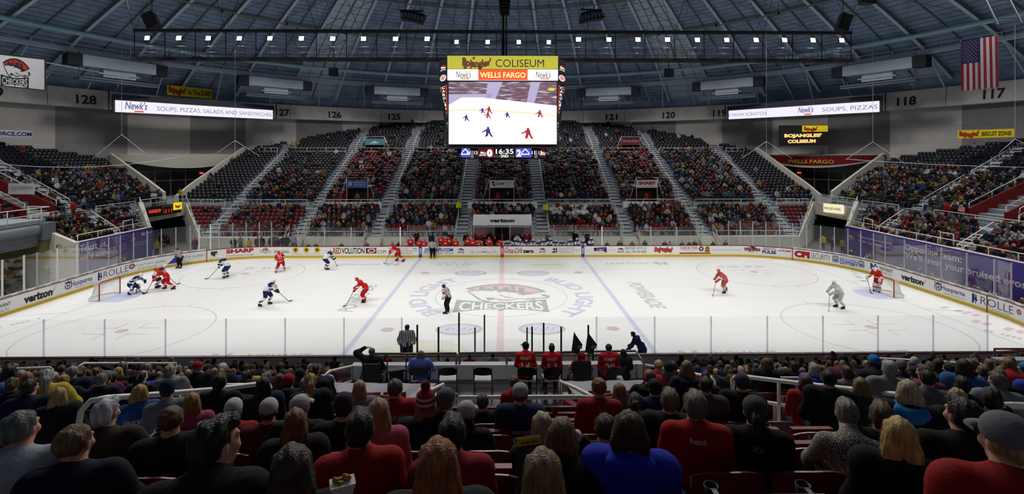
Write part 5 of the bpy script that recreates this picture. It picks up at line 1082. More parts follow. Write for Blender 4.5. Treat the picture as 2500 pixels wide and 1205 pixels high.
for q in (-.35, 0, .35): b.box(.12, .17, q-.13, q+.13, -.11, .11, 1)
o = b.build('penalty_clock', [HOUS, mat('clock_face', 'A8AAB0', .5)], None, 'small black box of three lamps on the cream wall by the shutter', 'clock'); o.location = wp(162, 600, 38.2); o.rotation_euler = (0, 0, -1.2)
# ================================================================ RAILS, PORTALS, SEATS
def rail(pts, lab, grp=None, two=True, r=.034, posts=None, drop=.95, ends=True, name='handrail', low=.48):
    "painted tube rail along pts (top line) with posts dropping to the floor"
    P = [Vector(p) for p in pts]; o = P[0].copy(); o.z -= drop; Q = [p-o for p in P]; b = MB()
    b.tube(Q, r, 7)
    if two: b.tube([q-Vector((0, 0, low)) for q in Q], r*.8, 6)
    L = [0]
    for a, c in zip(Q, Q[1:]): L.append(L[-1]+(c-a).length)
    n = posts or max(2, int(L[-1]/1.9)+1)
    for i in range(n):
        s = L[-1]*(i/(n-1)); k = 0
        while k < len(L)-2 and s > L[k+1]: k += 1
        q = Q[k]+(Q[k+1]-Q[k])*((s-L[k])/max(L[k+1]-L[k], 1e-6)); b.tube([q, q-Vector((0, 0, drop))], r*.9, 6)
    ob = b.build(name, STEEL, None, lab, 'handrail', grp); ob.location = o
    return ob
def zrow(y): return 1.3+.38*(y-17) if y < 22.6 else (3.6 if y < 24 else 4.2+.3825*(y-24))
SIDE = {-1: 'left', 1: 'right'}
pos = ['central', 'second', 'third', 'outermost']
for k in range(4):
    for s in (1, -1):
        for a, c, nm in ((17.3, 20.2, 'lower'), (20.6, 22.9, 'upper part of the lower'), (24.6, 30.0, 'lower part of the upper'), (30.6, 37.6, 'middle part of the upper'), (39.8, 46.5, 'top part of the upper')):
            e = -.55*s if k else .55*s
            ax, cx = s*aisle_x(k, a)+e, s*aisle_x(k, c)+e
            if k == 3 and a > 39: continue
            p0, p1 = (ax, a, zrow(a)+.95), (cx, c, zrow(c)+.95)
            rail([p0, p1], 'cream handrail along the %s far aisle, %s, %s seats' % (pos[k], SIDE[s], nm), 'aisle handrails of the far stand', two=False, posts=4)
xs = [-36.5]+[-aisle_x(k, 22.6) for k in (3, 2, 1, 0)]+[aisle_x(k, 22.6) for k in range(4)]+[36.5]
for i in range(9):
    a, c = xs[i]+.75, xs[i+1]-.75
    z = 4.65
    rail([(a, 22.65, z-.25), (a+.12, 22.65, z), (c-.12, 22.65, z), (c, 22.65, z-.25)], 'cream two-bar rail before the far cross aisle, %s section from the left' % nth(i+1), 'cross aisle rails of the far stand', posts=4, drop=1.05)
xs = [-36.5]+[-aisle_x(k, 39) for k in (3, 2, 1, 0)]+[aisle_x(k, 39) for k in range(4)]+[36.5]
for i in range(9):
    a, c = xs[i]+.75, xs[i+1]-.75
    rail([(a, 38.75, 10.75), (c, 38.75, 10.75)], 'cream two-bar rail below the top far seats, %s section from the left' % nth(i+1), 'upper rails of the far stand', posts=4, drop=1.1)
for i, (a, c) in enumerate(((-30.6, -22.2), (-20.2, -14.1), (-12.3, -3.2), (3.2, 12.3), (14.1, 20.2), (22.2, 30.6))):
    rail([(a, 16.55, 1.95), (c, 16.55, 1.95)], 'low cream rail on top of the far front wall, %s stretch from the left' % nth(i+1), 'front wall rails', two=False, drop=.6)
for s in (1, -1):
    for ax in (13.2, 21.2):
        for e in (-.86, .86):
            rail([(s*ax+e, 15.0, 1.0), (s*ax+e, 17.1, 2.5)], 'sloping cream rail, %s side of the %s far front wall stair' % ('left' if e < 0 else 'right', ('second' if ax < 15 else 'third')+' '+SIDE[s]), 'stair rails', two=False, posts=3, drop=.8)
# end stands
for sx in (-1, 1):
    y0 = 3.7 if sx < 0 else -12
    rail([(sx*32.45, y0, 3.72), (sx*32.45, 11.4, 3.72)], 'long cream rail along the top of the %s end wall' % SIDE[sx], None, two=False, drop=.55)
    rail([(sx*36.45, -12 if sx > 0 else 4.2, 5.2), (sx*36.45, 6.6, 5.2)], 'cream rail of the %s end cross aisle, stretch by the camera' % SIDE[sx], None, posts=6, drop=1.0)
    rail([(sx*36.45, 10.4, 5.2), (sx*36.45, 15.2, 5.2)], 'cream rail of the %s end cross aisle, stretch by the corner tunnel' % SIDE[sx], None, posts=4, drop=1.0)
    rail([(sx*36.05, 15.3, 5.3), (sx*36.05, 22.5, 5.3)], 'cream rail on the walkway over the %s corner tunnel' % SIDE[sx], None, posts=6, drop=1.1)
    rail([(sx*32.5, 11.4, 3.75), (sx*36.1, 15.3, 5.6)], 'sloping cream rail beside the %s corner tunnel' % SIDE[sx], None, two=False, drop=.6)
    rail([(sx*31.0, 16.5, 2.0), (sx*36.0, 22.4, 5.2)], 'sloping cream rail between the %s corner tunnel and the far seats' % SIDE[sx], None, two=False, drop=.6)
    for q, ay in enumerate(SAISLES):
        f = lambda x: ay*(1+.012*(x-33))+(x-33)*.12
        for a, c, z0, z1, nm in ((32.9, 36.0, 3.4, 4.95, 'lower'), (38.2, 43, 5.9, 7.95, 'middle'), (43.8, 48.6, 8.3, 10.4, 'upper')):
            if nm == 'lower' and sx < 0 and ay < 4: continue
            y_a, y_c = f(a)-.6, f(c)-.6
            rail([(sx*a, y_a, z0-.5), (sx*(a+.08), y_a, z0), (sx*c, y_c, z1), (sx*(c+.1), y_c, z1-.5)], 'cream %s handrail beside %s aisle from the corner, %s end stand' % (nm, nth(q+1), SIDE[sx]), 'handrails of the %s end stand' % SIDE[sx], two=True, posts=3, drop=.95)
        if sx > 0 or ay > 4: rail([(sx*32.75, f(32.9)-.5, 4.1), (sx*32.75, f(32.9)+.6, 4.1)], 'short cream rail at the foot of the %s aisle from the corner, %s end' % (nth(q+1), SIDE[sx]), None, two=False, posts=2, drop=.8)
rail([(-33.6, -13, 6.0), (-33.6, 2.6, 6.0), (-35.4, 2.9, 6.0)], 'cream three-bar guard rail on the platform above the roller shutter', None, posts=8, drop=1.05)
# side vomitories: dark red sunken entries
for sx, ya, yb, lab in ((-1, 5.2, 8.0, 'left'), (1, 1.9, 4.9, 'right')):
    b = MB()
    for y in (ya, yb): b.hexa([(sx*37.9, y, 4.2), (sx*43.5, y, 4.2), (sx*43.5, y+.2, 4.2), (sx*37.9, y+.2, 4.2), (sx*37.9, y, 5.5), (sx*43.5, y, 8.1), (sx*43.5, y+.2, 8.1), (sx*37.9, y+.2, 5.5)])
    b.box(*sorted((sx*43.5, sx*43.7)), ya, yb+.2, 4.2, 8.1); t = b.build('wall_vomitory_'+lab, REDW, kind='structure')
    for y in (ya+.1, yb+.1): rail([(sx*37.95, y, 5.95), (sx*43.5, y, 8.75), (sx*43.6, ya+yb-y+.2 if 0 else y, 8.75)], 'sloping cream rail on the %s edge of the dark red entry, %s end stand' % ('camera-side' if y < (ya+yb)/2 else 'far', lab), None, two=False, drop=.6)
# portals through the far stand
def portal(x0, x1, y, z0, h, depth, sign, lab, signlab):
    t = empty('vomitory_portal', ((x0+x1)/2, y, z0), 0, lab, 'entrance'); w2 = (x1-x0)/2; b = MB()
    b.box(-w2-.15, -w2, 0, depth, 0, h); b.box(w2, w2+.15, 0, depth, 0, h); b.build('side_wall', REDW, t)
    b = MB(); b.box(-w2, w2, 1.2, 1.3, 0, h); b.build('passage_shade_panel', mat('passage_shade', '2A2420', .8), t)  # dark sheet across the opening, passage shade put into its colour
    b = MB(); b.box(-w2-.15, w2+.15, 0, depth, h, h+.12); b.build('roof_slab', TER, t)
    b = MB(); b.tube([(-w2-.1, -.05, 0), (-w2-.1, -.05, h+1.2), (w2+.1, -.05, h+1.2), (w2+.1, -.05, 0)], .035, 7)
    b.tube([(-w2-.1, 0, h+1.2), (-w2-.9, -.05, h*.4)], .03, 6); b.tube([(w2+.1, 0, h+1.2), (w2+.9, -.05, h*.4)], .03, 6); b.build('guard_rail', STEEL, t)
    if sign:
        mats, fn = sign; b = MB(); b.box(-w2-.05, w2+.05, -.14, -.06, h-.02, h+.88); o = b.build('sign_board', mats[0], t, signlab)
        lt = MB(); fn(lt, lambda u, v, q: (-w2-.05+(2*w2+.1)*u, -.14-q, h-.02+.9*v)); lt.build('lettering', mats, t)
    return t
CY = mat('sign_blue', '3A5FA8', .6); TQ = mat('sign_turquoise', '5C9AB0', .6); MAR = mat('sign_maroon', '7A2A3A', .6)
def s_sharp(b, f): letters(b, 'SHARP', f, .08, .92, .42, .82, 1, .06, off=.01); letters(b, 'business systems', f, .2, .8, .14, .26, 1, 0, off=.01)
def s_eye(b, f):
    for q in (rect(.1, .13, .3, .85), rect(.2, .23, .3, .85), rect(.08, .26, .62, .7), rect(.08, .2, .36, .44)): poly(b, q, f, 1, .01)
    letters(b, 'CHARLOTTE EYE', f, .32, .92, .62, .82, 1, 0, off=.01); letters(b, 'ASSOCIATES, P.A.', f, .32, .92, .32, .48, 1, 0, off=.01)
def s_con(b, f):
    poly(b, [(.06, .8), (.16, .9), (.2, .6), (.1, .55)], f, 1, .01); poly(b, [(.08, .45), (.2, .55), (.24, .25), (.16, .2)], f, 2, .01); letters(b, 'Conder', f, .24, .62, .42, .8, 1, .03, off=.01)
    for i, tx in enumerate(('Banners', 'Flags', 'Displays', 'Signs')): letters(b, tx, f, .68, .94, .78-.2*i, .9-.2*i, 3, 0, off=.01)
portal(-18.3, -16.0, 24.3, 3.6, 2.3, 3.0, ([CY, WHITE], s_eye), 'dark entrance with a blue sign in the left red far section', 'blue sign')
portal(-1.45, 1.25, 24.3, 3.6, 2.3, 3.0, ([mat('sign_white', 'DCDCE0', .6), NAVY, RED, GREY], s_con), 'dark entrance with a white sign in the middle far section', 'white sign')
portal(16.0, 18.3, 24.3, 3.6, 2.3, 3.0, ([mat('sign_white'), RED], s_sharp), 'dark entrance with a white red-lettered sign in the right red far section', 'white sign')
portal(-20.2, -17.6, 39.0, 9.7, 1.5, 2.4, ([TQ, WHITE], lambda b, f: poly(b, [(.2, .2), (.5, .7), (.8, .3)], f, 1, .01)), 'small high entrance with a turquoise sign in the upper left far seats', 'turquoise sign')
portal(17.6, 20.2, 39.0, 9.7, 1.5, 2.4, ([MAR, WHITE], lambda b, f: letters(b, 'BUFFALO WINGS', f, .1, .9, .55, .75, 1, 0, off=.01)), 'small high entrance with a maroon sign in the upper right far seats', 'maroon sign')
# banners of the far stand
def cloth(x0, x1, y, z0, z1, lab, mats, fn, tilt=0.0):
    t = empty('advert_banner', ((x0+x1)/2, y, (z0+z1)/2), 0, lab, 'banner'); w2, h2 = (x1-x0)/2, (z1-z0)/2; b = MB()
    for i in range(20):
        u0, u1 = -w2+2*w2*i/20, -w2+2*w2*(i+1)/20; q = lambda u, z: (u, .02*math.sin(u*7)+tilt*(z/h2), z)
        b.hexa([q(u0, -h2), q(u1, -h2), (u1, q(u1, -h2)[1]+.02, -h2), (u0, q(u0, -h2)[1]+.02, -h2), q(u0, h2), q(u1, h2), (u1, q(u1, h2)[1]+.02, h2), (u0, q(u0, h2)[1]+.02, h2)])
    b.build('cloth', mats[0], t); lt = MB(); fn(lt, lambda u, v, o: (-w2+2*w2*u, -.03+tilt*(2*v-1)-o, -h2+2*h2*v)); lt.build('lettering', mats, t); return t
CW = mat('banner_offwhite', 'D4D4D6', .7)
def b_ver(b, f): letters(b, 'verizon', f, .28, .7, .3, .62, 1, .05, off=.01); poly(b, [(.69, .5), (.705, .4), (.735, .8), (.705, .48)], f, 2, .01)
cloth(-3.0, 3.0, 16.1, 2.62, 3.7, 'grey-white banner over the tunnel behind the team benches', [CW, INKB, INKR], b_ver, .1)
def b_mid(b, f): letters(b, 'verizon', f, .06, .32, .2, .62, 1, .05, off=.01); crest(b, lambda u, v, o: f(.5+u*.1, .5+v*.62, o), 0, 0, .7, 0, 1, 2, .01, False); poly(b, rect(.7, .75, .2, .85), f, 3, .01); letters(b, 'Lineberger', f, .78, .97, .35, .65, 4, 0, off=.01)
cloth(-4.0, 4.0, 22.5, 3.62, 4.4, 'long white banner across the middle far section below the entrance', [CW, INKB, INKR, NAVY, GREY], b_mid)
def b_left(b, f): letters(b, 'PRIMEROSE', f, .08, .36, .25, .7, 1, .03, off=.01); crest(b, lambda u, v, o: f(.47+u*.08, .5+v*.62, o), 0, 0, .7, 0, 1, 2, .01, False); letters(b, 'CHECKERS', f, .64, .84, .55, .85, 2, .02, off=.01); letters(b, 'COME HOME', f, .64, .84, .12, .42, 1, .01, off=.01); crest(b, lambda u, v, o: f(.91+u*.07, .5+v*.62, o), 0, 0, .7, 0, 1, 2, .01, False)
cloth(-20.6, -13.9, 22.5, 3.62, 4.4, 'long white banner with crests across the left red far section', [CW, INKB, INKR], b_left)
cloth(13.9, 18.0, 22.5, 3.62, 4.4, 'white banner with web address across the right red far section', [CW, NAVY, INKR], lambda b, f: (letters(b, 'www.spiritsuites.com', f, .2, .7, .35, .6, 1, .01, off=.01), poly(b, rect(.02, .98, .02, .1), f, 1, .01)))
cloth(18.1, 20.6, 22.5, 3.62, 4.4, 'maroon banner at the right end of the right red far section', [MAR, WHITE], lambda b, f: letters(b, "MAGGIANO'S", f, .3, .75, .4, .7, 1, .02, off=.01))
cloth(-51.0+10.5, -38.4, 6.6, 6.6, 7.5, 'small white banner above the dark red entry of the left end stand', [CW, GREY], lambda b, f: letters(b, 'CAROLTONDENTISTRY', f, .03, .97, .45, .75, 1, .0, off=.01))
# wheelchair deck of the near side
DECKM = mat('deck_tile_dark', '2B2C30', .18, spec=.6, noise=(4, .2))
b = MB(); b.box(-4.1, 4.25, -22.75, -20.9, 2.9, 3.57)
b.build('floor_viewing_deck', DECKM, kind='structure', label='dark shiny viewing deck for wheelchair users', cat='deck')
b = MB(); b.box(-4.1, 4.25, -20.95, -20.7, 2.0, 3.97); b.build('wall_deck_front', mat('deck_wall_grey', 'A9A9AC', .6), kind='structure')
# sunken near-side entry in the middle section
b = MB()
for xa, xc in ((-1.42, -1.24), (1.66, 1.84)): b.hexa([(xa, -27.0, 3.5), (xc, -27.0, 3.5), (xc, -22.8, 3.5), (xa, -22.8, 3.5), (xa, -27.0, 5.66), (xc, -27.0, 5.66), (xc, -22.8, 3.9), (xa, -22.8, 3.9)])
b.box(-1.42, 1.84, -27.05, -26.87, 3.6, 5.66); b.box(-1.24, 1.66, -26.87, -22.6, 3.5, 3.6, 1)
b.build('wall_entry_near', [REDW, DECKM], kind='structure')
# near rails measured in depth from the camera
def nrail(pp, lab, r=.03, two=True, posts=None, drop=.95, low=.42, **k): return rail([wp(*p) for p in pp], lab, None, two, r, posts, drop, low=low, **k)
nrail([(192, 1040, 5.9), (196, 1005, 5.9), (222, 978, 5.9), (262, 970, 6.1), (378, 962, 6.55), (520, 950, 7.2), (648, 934, 7.9), (660, 942, 7.9)], 'big curved cream handrail among the near spectators, left of the middle', .034, posts=3, low=.4)
nrail([(1788, 960, 8.6), (1789, 925, 8.6), (1800, 916, 8.7), (1880, 926, 8.2), (2050, 946, 7.2), (2190, 962, 6.5), (2222, 980, 6.3), (2234, 1060, 6.2)], 'big curved cream handrail among the near spectators, right of the middle', .034, posts=4, low=.38)
nrail([(1012, 972, 8.2), (1080, 970, 8.1), (1412, 968, 8.0), (1450, 970, 8.0)], 'straight cream rail across the near entry in the middle', .036, False, 3, .42)
nrail([(1450, 970, 8.0), (1410, 948, 9.6), (1368, 930, 11.4)], 'sloping cream rail on the right of the near entry', .036, False, 2, .5)
nrail([(1014, 973, 8.2), (1050, 952, 9.6), (1082, 937, 11.2)], 'sloping cream rail on the left of the near entry', .036, False, 2, .5)
nrail([(790, 965, 12.0), (792, 915, 12.0), (805, 905, 12.2), (870, 890, 14.5)], 'cream handrail left of the white cloth by the viewing deck', .03, posts=2, drop=.9)
nrail([(1568, 888, 14.8), (1640, 902, 13.4), (1735, 918, 12.0), (1745, 930, 12.0), (1746, 965, 12.0)], 'cream handrail right of the viewing deck going up the aisle', .03, posts=2, drop=.9)
nrail([(0, 901, 12.6), (120, 896, 13.2), (128, 900, 13.2)], 'cream handrail at the far left of the near seats', .03, posts=2, drop=.9)
nrail([(190, 925, 12.4), (192, 893, 12.4), (205, 886, 12.6), (330, 886, 13.8), (430, 886, 15)], 'long low cream handrail in the left near seats', .03, posts=3, drop=.9)
nrail([(0, 944, 9.6), (110, 943, 9.8), (300, 941, 10), (520, 939, 10.2), (640, 937, 10.4)], 'straight cream rail in front of the left near cross aisle', .03, False, 5, .9)
nrail([(1880, 922, 10.6), (2050, 922, 10.4), (2240, 924, 10.2)], 'straight cream rail in front of the right near cross aisle', .03, False, 4, .9)
nrail([(2130, 873, 15), (2225, 878, 14), (2238, 890, 13.6), (2240, 920, 13.4)], 'short cream handrail in the right near seats, second from the edge', .03, False, 2, .9)
nrail([(2295, 882, 13.6), (2400, 889, 12.6), (2495, 898, 11.8)], 'long cream handrail at the right near seats beside the grey wall', .03, True, 3, .9)
nrail([(2417, 1080, 4.6), (2418, 1012, 4.6), (2432, 992, 4.7), (2470, 989, 4.9), (2540, 992, 5.1)], 'curved cream handrail at the right edge of the picture', .034, posts=2)
DKR = mat('dark_rail', '5A584F', .4, metal=.3)
def drail(pp, lab, posts=3):
    o = nrail(pp, lab, .035, False, posts, .55); o.data.materials.clear(); o.data.materials.append(DKR); return o
drail([(906, 863, 14.3), (1000, 863, 14.3), (1114, 862, 14.3)], 'dark rail at the front of the viewing deck, left length'); drail([(1122, 862, 14.3), (1250, 860, 14.3), (1352, 860, 14.3)], 'dark rail at the front of the viewing deck, middle length'); drail([(1358, 860, 14.3), (1460, 857, 14.3), (1552, 856, 14.3), (1572, 886, 13.4)], 'dark rail at the front of the viewing deck, right length')
drail([(2428, 851, 17), (2480, 851, 17), (2540, 851, 17)], 'dark rail at the far right above the near seats')
b = MB(); b.box(0, 5, -.15, .15, -3, 0); o = b.build('wall_right_deck', mat('deck_wall_grey'), kind='structure'); o.location = wp(2428, 875, 16.5)
# hung cloths on either side of the near entry (seen from behind)
def backcloth(quad, lab):
    P = [Vector(wp(*q)) for q in quad]; o = sum(P, Vector())/4; b = MB(); n = 18; f = lambda u, v: (P[0]*(1-u)+P[1]*u)*(1-v)+(P[3]*(1-u)+P[2]*u)*v-o+Vector((0, .05*math.sin(u*22+v*2)*(.4+v), 0))
    for i in range(n):
        for j in range(4):
            a, c, e, g = i/n, (i+1)/n, j/4, (j+1)/4; b.hexa([f(a, e), f(c, e), f(c, e)+Vector((0, .015, 0)), f(a, e)+Vector((0, .015, 0)), f(a, g), f(c, g), f(c, g)+Vector((0, .015, 0)), f(a, g)+Vector((0, .015, 0))])
    ob = b.build('banner_cloth', mat('cloth_back', '9C9CA4', .8), None, lab, 'banner'); ob.location = o
backcloth([(800, 934, 12.4), (1065, 936, 12.4), (1005, 985, 11.9), (800, 978, 11.9)], 'creased white cloth banner hung left of the near entry'); backcloth([(1376, 931, 12.4), (1572, 928, 12.4), (1572, 985, 11.9), (1420, 985, 11.8)], 'creased white cloth banner hung right of the near entry')
# ---------------------------------------------------------------- seat list
SEATS = []      # x, y, z, rz, colour key, bank, stand, row
def add_row(pts, z, rz, col, bank, stand, row):
    for x, y in pts: SEATS.append([x, y, z, rz, col, bank, stand, row])
for sgn, nm in ((1, 'far'), (-1, 'near')):
    for ri, (y, z, hw, bank) in enumerate(NR):
        if sgn < 0 and y > 35: continue
        if sgn < 0 and bank != 'low': z += .0225*(y-24)
        n = int((2*hw-.6)/.53)
        for i in range(n):
            x = -hw+.45+i*.53
            ok = all(abs(abs(x)-aisle_x(k, y)) > .92 for k in range(4))
            if bank == 'low' and (abs(x) < 3.4 and y < 20.2 if sgn > 0 else abs(x) < 4.9 and y > 20.4): ok = False
            if bank == 'mid' and sgn > 0 and y < 27.5 and (-1.8 < x < 1.6 or 15.7 < abs(x) < 18.7): ok = False
            if bank == 'mid' and sgn < 0 and y < 26.9 and -1.7 < x < 2.1: ok = False
            if bank == 'top' and y < 41.4 and 17.3 < abs(x) < 20.5: ok = False
            if not ok: continue
            if bank == 'low' or sgn < 0: col = 'red'
            elif bank == 'mid': col = 'red' if abs(x) < aisle_x(0, y) or aisle_x(1, y) < abs(x) < aisle_x(2, y) else 'navy'
            else: col = 'navy'
            SEATS.append([x, sgn*(y+.5), z, 0 if sgn < 0 else PI, col, bank, nm, ri])
for sx, nm in ((-1, 'left'), (1, 'right')):
    for ri, (x, z, bank) in enumerate(SR):
        y0, y1 = side_ymin(sx, x, bank)+.4, side_ymax(x, bank)-.5
        for i in range(int((y1-y0)/.53)):
            y = y0+i*.53
            if any(abs(y-(ay*(1+.012*(x-33))+(x-33)*.12)) < .9 for ay in SAISLES): continue
            va, vb = (5.0, 8.4) if sx < 0 else (1.7, 5.3)
            if 37.5 < x < 43.9 and va < y < vb: continue
            col = 'red' if bank == 'low' or (bank == 'mid' and (y < va if sx < 0 else y < va)) else 'navy'
            SEATS.append([sx*(x+.5), y, z, PI/2 if sx > 0 else -PI/2, col, bank, nm, ri])
def seat_fwd(rz): return (-math.sin(rz), math.cos(rz))
# ================================================================ FIGURES (bodies grown as one smooth surface)
def v3(*a): return np.array(a, np.float32)
def cap(a, b, r0, r1=None): return ('c', np.array(a, np.float32), np.array(b, np.float32), r0, r0 if r1 is None else r1)
def elp(c, r, R=None): return ('e', np.array(c, np.float32), np.array(r, np.float32), R)
def chain(pts, rs): return [cap(pts[i], pts[i+1], rs[i], rs[i+1]) for i in range(len(pts)-1)]
def sd(pr, X):
    if pr[0] == 'c':
        _, a, b, r0, r1 = pr; ab = b-a; h = np.clip(((X-a)@ab)/max(ab@ab, 1e-9), 0, 1)
        return np.linalg.norm(X-a-h[..., None]*ab, axis=-1)-(r0+(r1-r0)*h)
    _, c, r, R = pr; q = X-c
    if R is not None: q = q@np.array(R, np.float32)
    k0 = np.linalg.norm(q/r, axis=-1); k1 = np.linalg.norm(q/(r*r), axis=-1)
    return k0*(k0-1)/np.maximum(k1, 1e-6)
def bounds(prims):
    lo, hi = [], []
    for p in prims:
        if p[0] == 'c': r = max(p[3], p[4]); lo.append(np.minimum(p[1], p[2])-r); hi.append(np.maximum(p[1], p[2])+r)
        else: r = p[2].max() if p[3] is not None else p[2]; lo.append(p[1]-r); hi.append(p[1]+r)
    return np.min(lo, 0), np.max(hi, 0)
_E = [(0, 1), (2, 3), (4, 5), (6, 7), (0, 2), (1, 3), (4, 6), (5, 7), (0, 4), (1, 5), (2, 6), (3, 7)]
def grow(prims, res, k=.025, cut=None, disp=None):
    "surface nets over a smooth union of primitives -> verts, quads"
    lo, hi = bounds(prims); lo = lo-res*2.5-k*.3; hi = hi+res*2.5+k*.3
    n = np.ceil((hi-lo)/res).astype(int)+1
    ax = [lo[i]+res*np.arange(n[i], dtype=np.float32) for i in range(3)]
    f = np.full(n, 1.0, np.float32)
    for p in prims:
        a, b = bounds([p]); m = 3*k+2*res
        i0 = np.maximum(np.floor((a-m-lo)/res).astype(int), 0); i1 = np.minimum(np.ceil((b+m-lo)/res).astype(int)+1, n)
        s = tuple(slice(i0[j], i1[j]) for j in range(3))
        X = np.stack(np.meshgrid(*[ax[j][s[j]] for j in range(3)], indexing='ij'), -1)
        d = sd(p, X); g = f[s]; h = np.clip(.5+.5*(g-d)/k, 0, 1)
        f[s] = g*(1-h)+d*h-k*h*(1-h)
    X = None
    if disp is not None or cut is not None:
        X = np.stack(np.meshgrid(*ax, indexing='ij'), -1)
        if disp is not None: f = f+disp(X)
        if cut is not None: f = np.maximum(f, cut(X))
    c = [f[i:n[0]-1+i, j:n[1]-1+j, l:n[2]-1+l] for l in (0, 1) for j in (0, 1) for i in (0, 1)]
    neg = sum((q < 0).astype(np.int8) for q in c); cell = (neg > 0) & (neg < 8)
    idx = np.full(cell.shape, -1, np.int32); I = np.argwhere(cell); idx[cell] = np.arange(len(I))
    val = np.stack([q[cell] for q in c], -1); off = np.array([(i, j, l) for l in (0, 1) for j in (0, 1) for i in (0, 1)], np.float32)
    acc = np.zeros((len(I), 3), np.float32); cnt = np.zeros(len(I), np.float32)
    for a, b in _E:
        va, vb = val[:, a], val[:, b]; m = (va < 0) != (vb < 0); t = np.where(m, va/np.where(m, va-vb, 1), 0)
        acc += m[:, None]*(off[a]+t[:, None]*(off[b]-off[a])); cnt += m
    V = lo+(I+acc/np.maximum(cnt, 1)[:, None])*res
    F = []
    sgn = f < 0
    for d in range(3):
        u, w_ = [(1, 2), (2, 0), (0, 1)][d]
        s0 = [slice(1, n[q]-1) for q in range(3)]; s1 = list(s0); s0[d] = slice(0, n[d]-1); s1[d] = slice(1, n[d])
        A, B = sgn[tuple(s0)], sgn[tuple(s1)]
        for flip, M in ((False, A & ~B), (True, ~A & B)):
            P = np.argwhere(M)
            if not len(P): continue
            P = P+np.array([0 if q == d else 1 for q in range(3)])
            du = np.zeros(3, int); du[u] = 1; dw = np.zeros(3, int); dw[w_] = 1
            q = [idx[tuple((P-e).T)] for e in (du*0, du, du+dw, dw)]
            F.append(np.stack(q if not flip else q[::-1], -1))
    F = np.concatenate(F); return V, F[(F >= 0).all(1)]
def fig_mesh(name, prims, res, m, k=.025, cut=None, disp=None):
    V, F = grow(prims, res, k, cut, disp); return mesh_np(name, V, F, [m], True)
def fold(a=.006, s=16.0, p=0.0):
    return lambda X: a*(np.sin(s*X[..., 2]+4*X[..., 0]+p)*np.cos(9*X[..., 0]-6*X[..., 1]+p)+.6*np.sin(s*1.9*X[..., 2]-11*X[..., 1]+p))
SKIN = [mat('skin_%d' % i, c, .5, spec=.3) for i, c in enumerate(('C99A7E', 'B98568', '8A5A40', 'D2A88E'))]
# --- skeletons: dict of joints, x right, y forward, z up, origin on the floor
def seated(lean=0.0, arms='lap', twist=0.0, hx=0.0, hy=0.0):
    J = dict(pel=v3(0, .0, .53), bel=v3(0, .01+lean*.1, .72), che=v3(0, .0+lean*.24, .92), nek=v3(0, .01+lean*.33, 1.06), hed=v3(hx, .05+lean*.42+hy, 1.18-lean*.05))
    for s, q in ((-1, 'L'), (1, 'R')):
        J['sh'+q] = v3(s*.168, lean*.26+s*twist*.05, 1.0-lean*.03); J['hip'+q] = v3(s*.095, .03, .5); J['kne'+q] = v3(s*.125, .44, .53); J['ank'+q] = v3(s*.125, .47, .1); J['toe'+q] = v3(s*.14, .62, .05)
        if arms == 'lap': J['elb'+q] = v3(s*.222, .06+lean*.2, .73); J['wri'+q] = v3(s*.12, .27+lean*.1, .64); J['han'+q] = v3(s*.07, .35+lean*.1, .62)
        elif arms == 'knees': J['elb'+q] = v3(s*.235, .30+lean*.12, .72); J['wri'+q] = v3(s*.08, .46, .66); J['han'+q] = v3(s*.03, .53, .64)
        elif arms == 'cross': J['elb'+q] = v3(s*.232, .08+lean*.2, .77); J['wri'+q] = v3(-s*.02, .23+lean*.2, .83+s*.02); J['han'+q] = v3(-s*.11, .2+lean*.2, .86+s*.02)
        elif arms == 'chin':
            if s > 0: J['elb'+q] = v3(.25, .16+lean*.3, .78); J['wri'+q] = v3(.13, .25+lean*.4, 1.03); J['han'+q] = v3(.085, .2+lean*.42, 1.1)
            else: J['elb'+q] = v3(-.25, .08+lean*.2, .74); J['wri'+q] = v3(-.05, .25, .68); J['han'+q] = v3(.04, .28, .7)
        elif arms == 'brow':
            if s < 0: J['elb'+q] = v3(-.40, .12, 1.13); J['wri'+q] = v3(-.2, .2, 1.24); J['han'+q] = v3(-.1, .19, 1.25)
            else: J['elb'+q] = v3(.26, .06, .75); J['wri'+q] = v3(.2, .3, .68); J['han'+q] = v3(.17, .38, .68)
        elif arms == 'rest': J['elb'+q] = v3(s*.29, .02, .76); J['wri'+q] = v3(s*.27, .26, .7); J['han'+q] = v3(s*.25, .34, .69)
    return J
def hand(J, q, sc=1.0):
    "palm, four bent fingers of unequal length and a thumb from the side of the palm"
    w_, h = J['wri'+q], J['han'+q]; d = h-w_; d = d/max(np.linalg.norm(d), 1e-6); up = v3(0, 0, 1); s = np.cross(d, up); s = s/max(np.linalg.norm(s), 1e-6)
    if q == 'R': s = -s
    n = np.cross(s, d); n = n*(1 if n[2] > 0 else -1); P = [elp(w_+d*.055*sc, v3(.03, .05, .03)*sc)]
    for i, (o, L) in enumerate(((-.028, .062), (-.009, .074), (.01, .07), (.027, .055))):
        a = w_+d*.085*sc+s*o*sc; b = a+(d*.6-n*.1)*L*sc; c = b+(d*.25-n*.55)*L*.7*sc; P += chain([a, b, c], [.0115*sc, .0105*sc, .009*sc])
    a = w_+d*.03*sc-s*.03*sc; P += chain([a, a+d*.035*sc-s*.03*sc, a+d*.068*sc-s*.022*sc], [.0145*sc, .0125*sc, .0105*sc]); return P
HS = .88
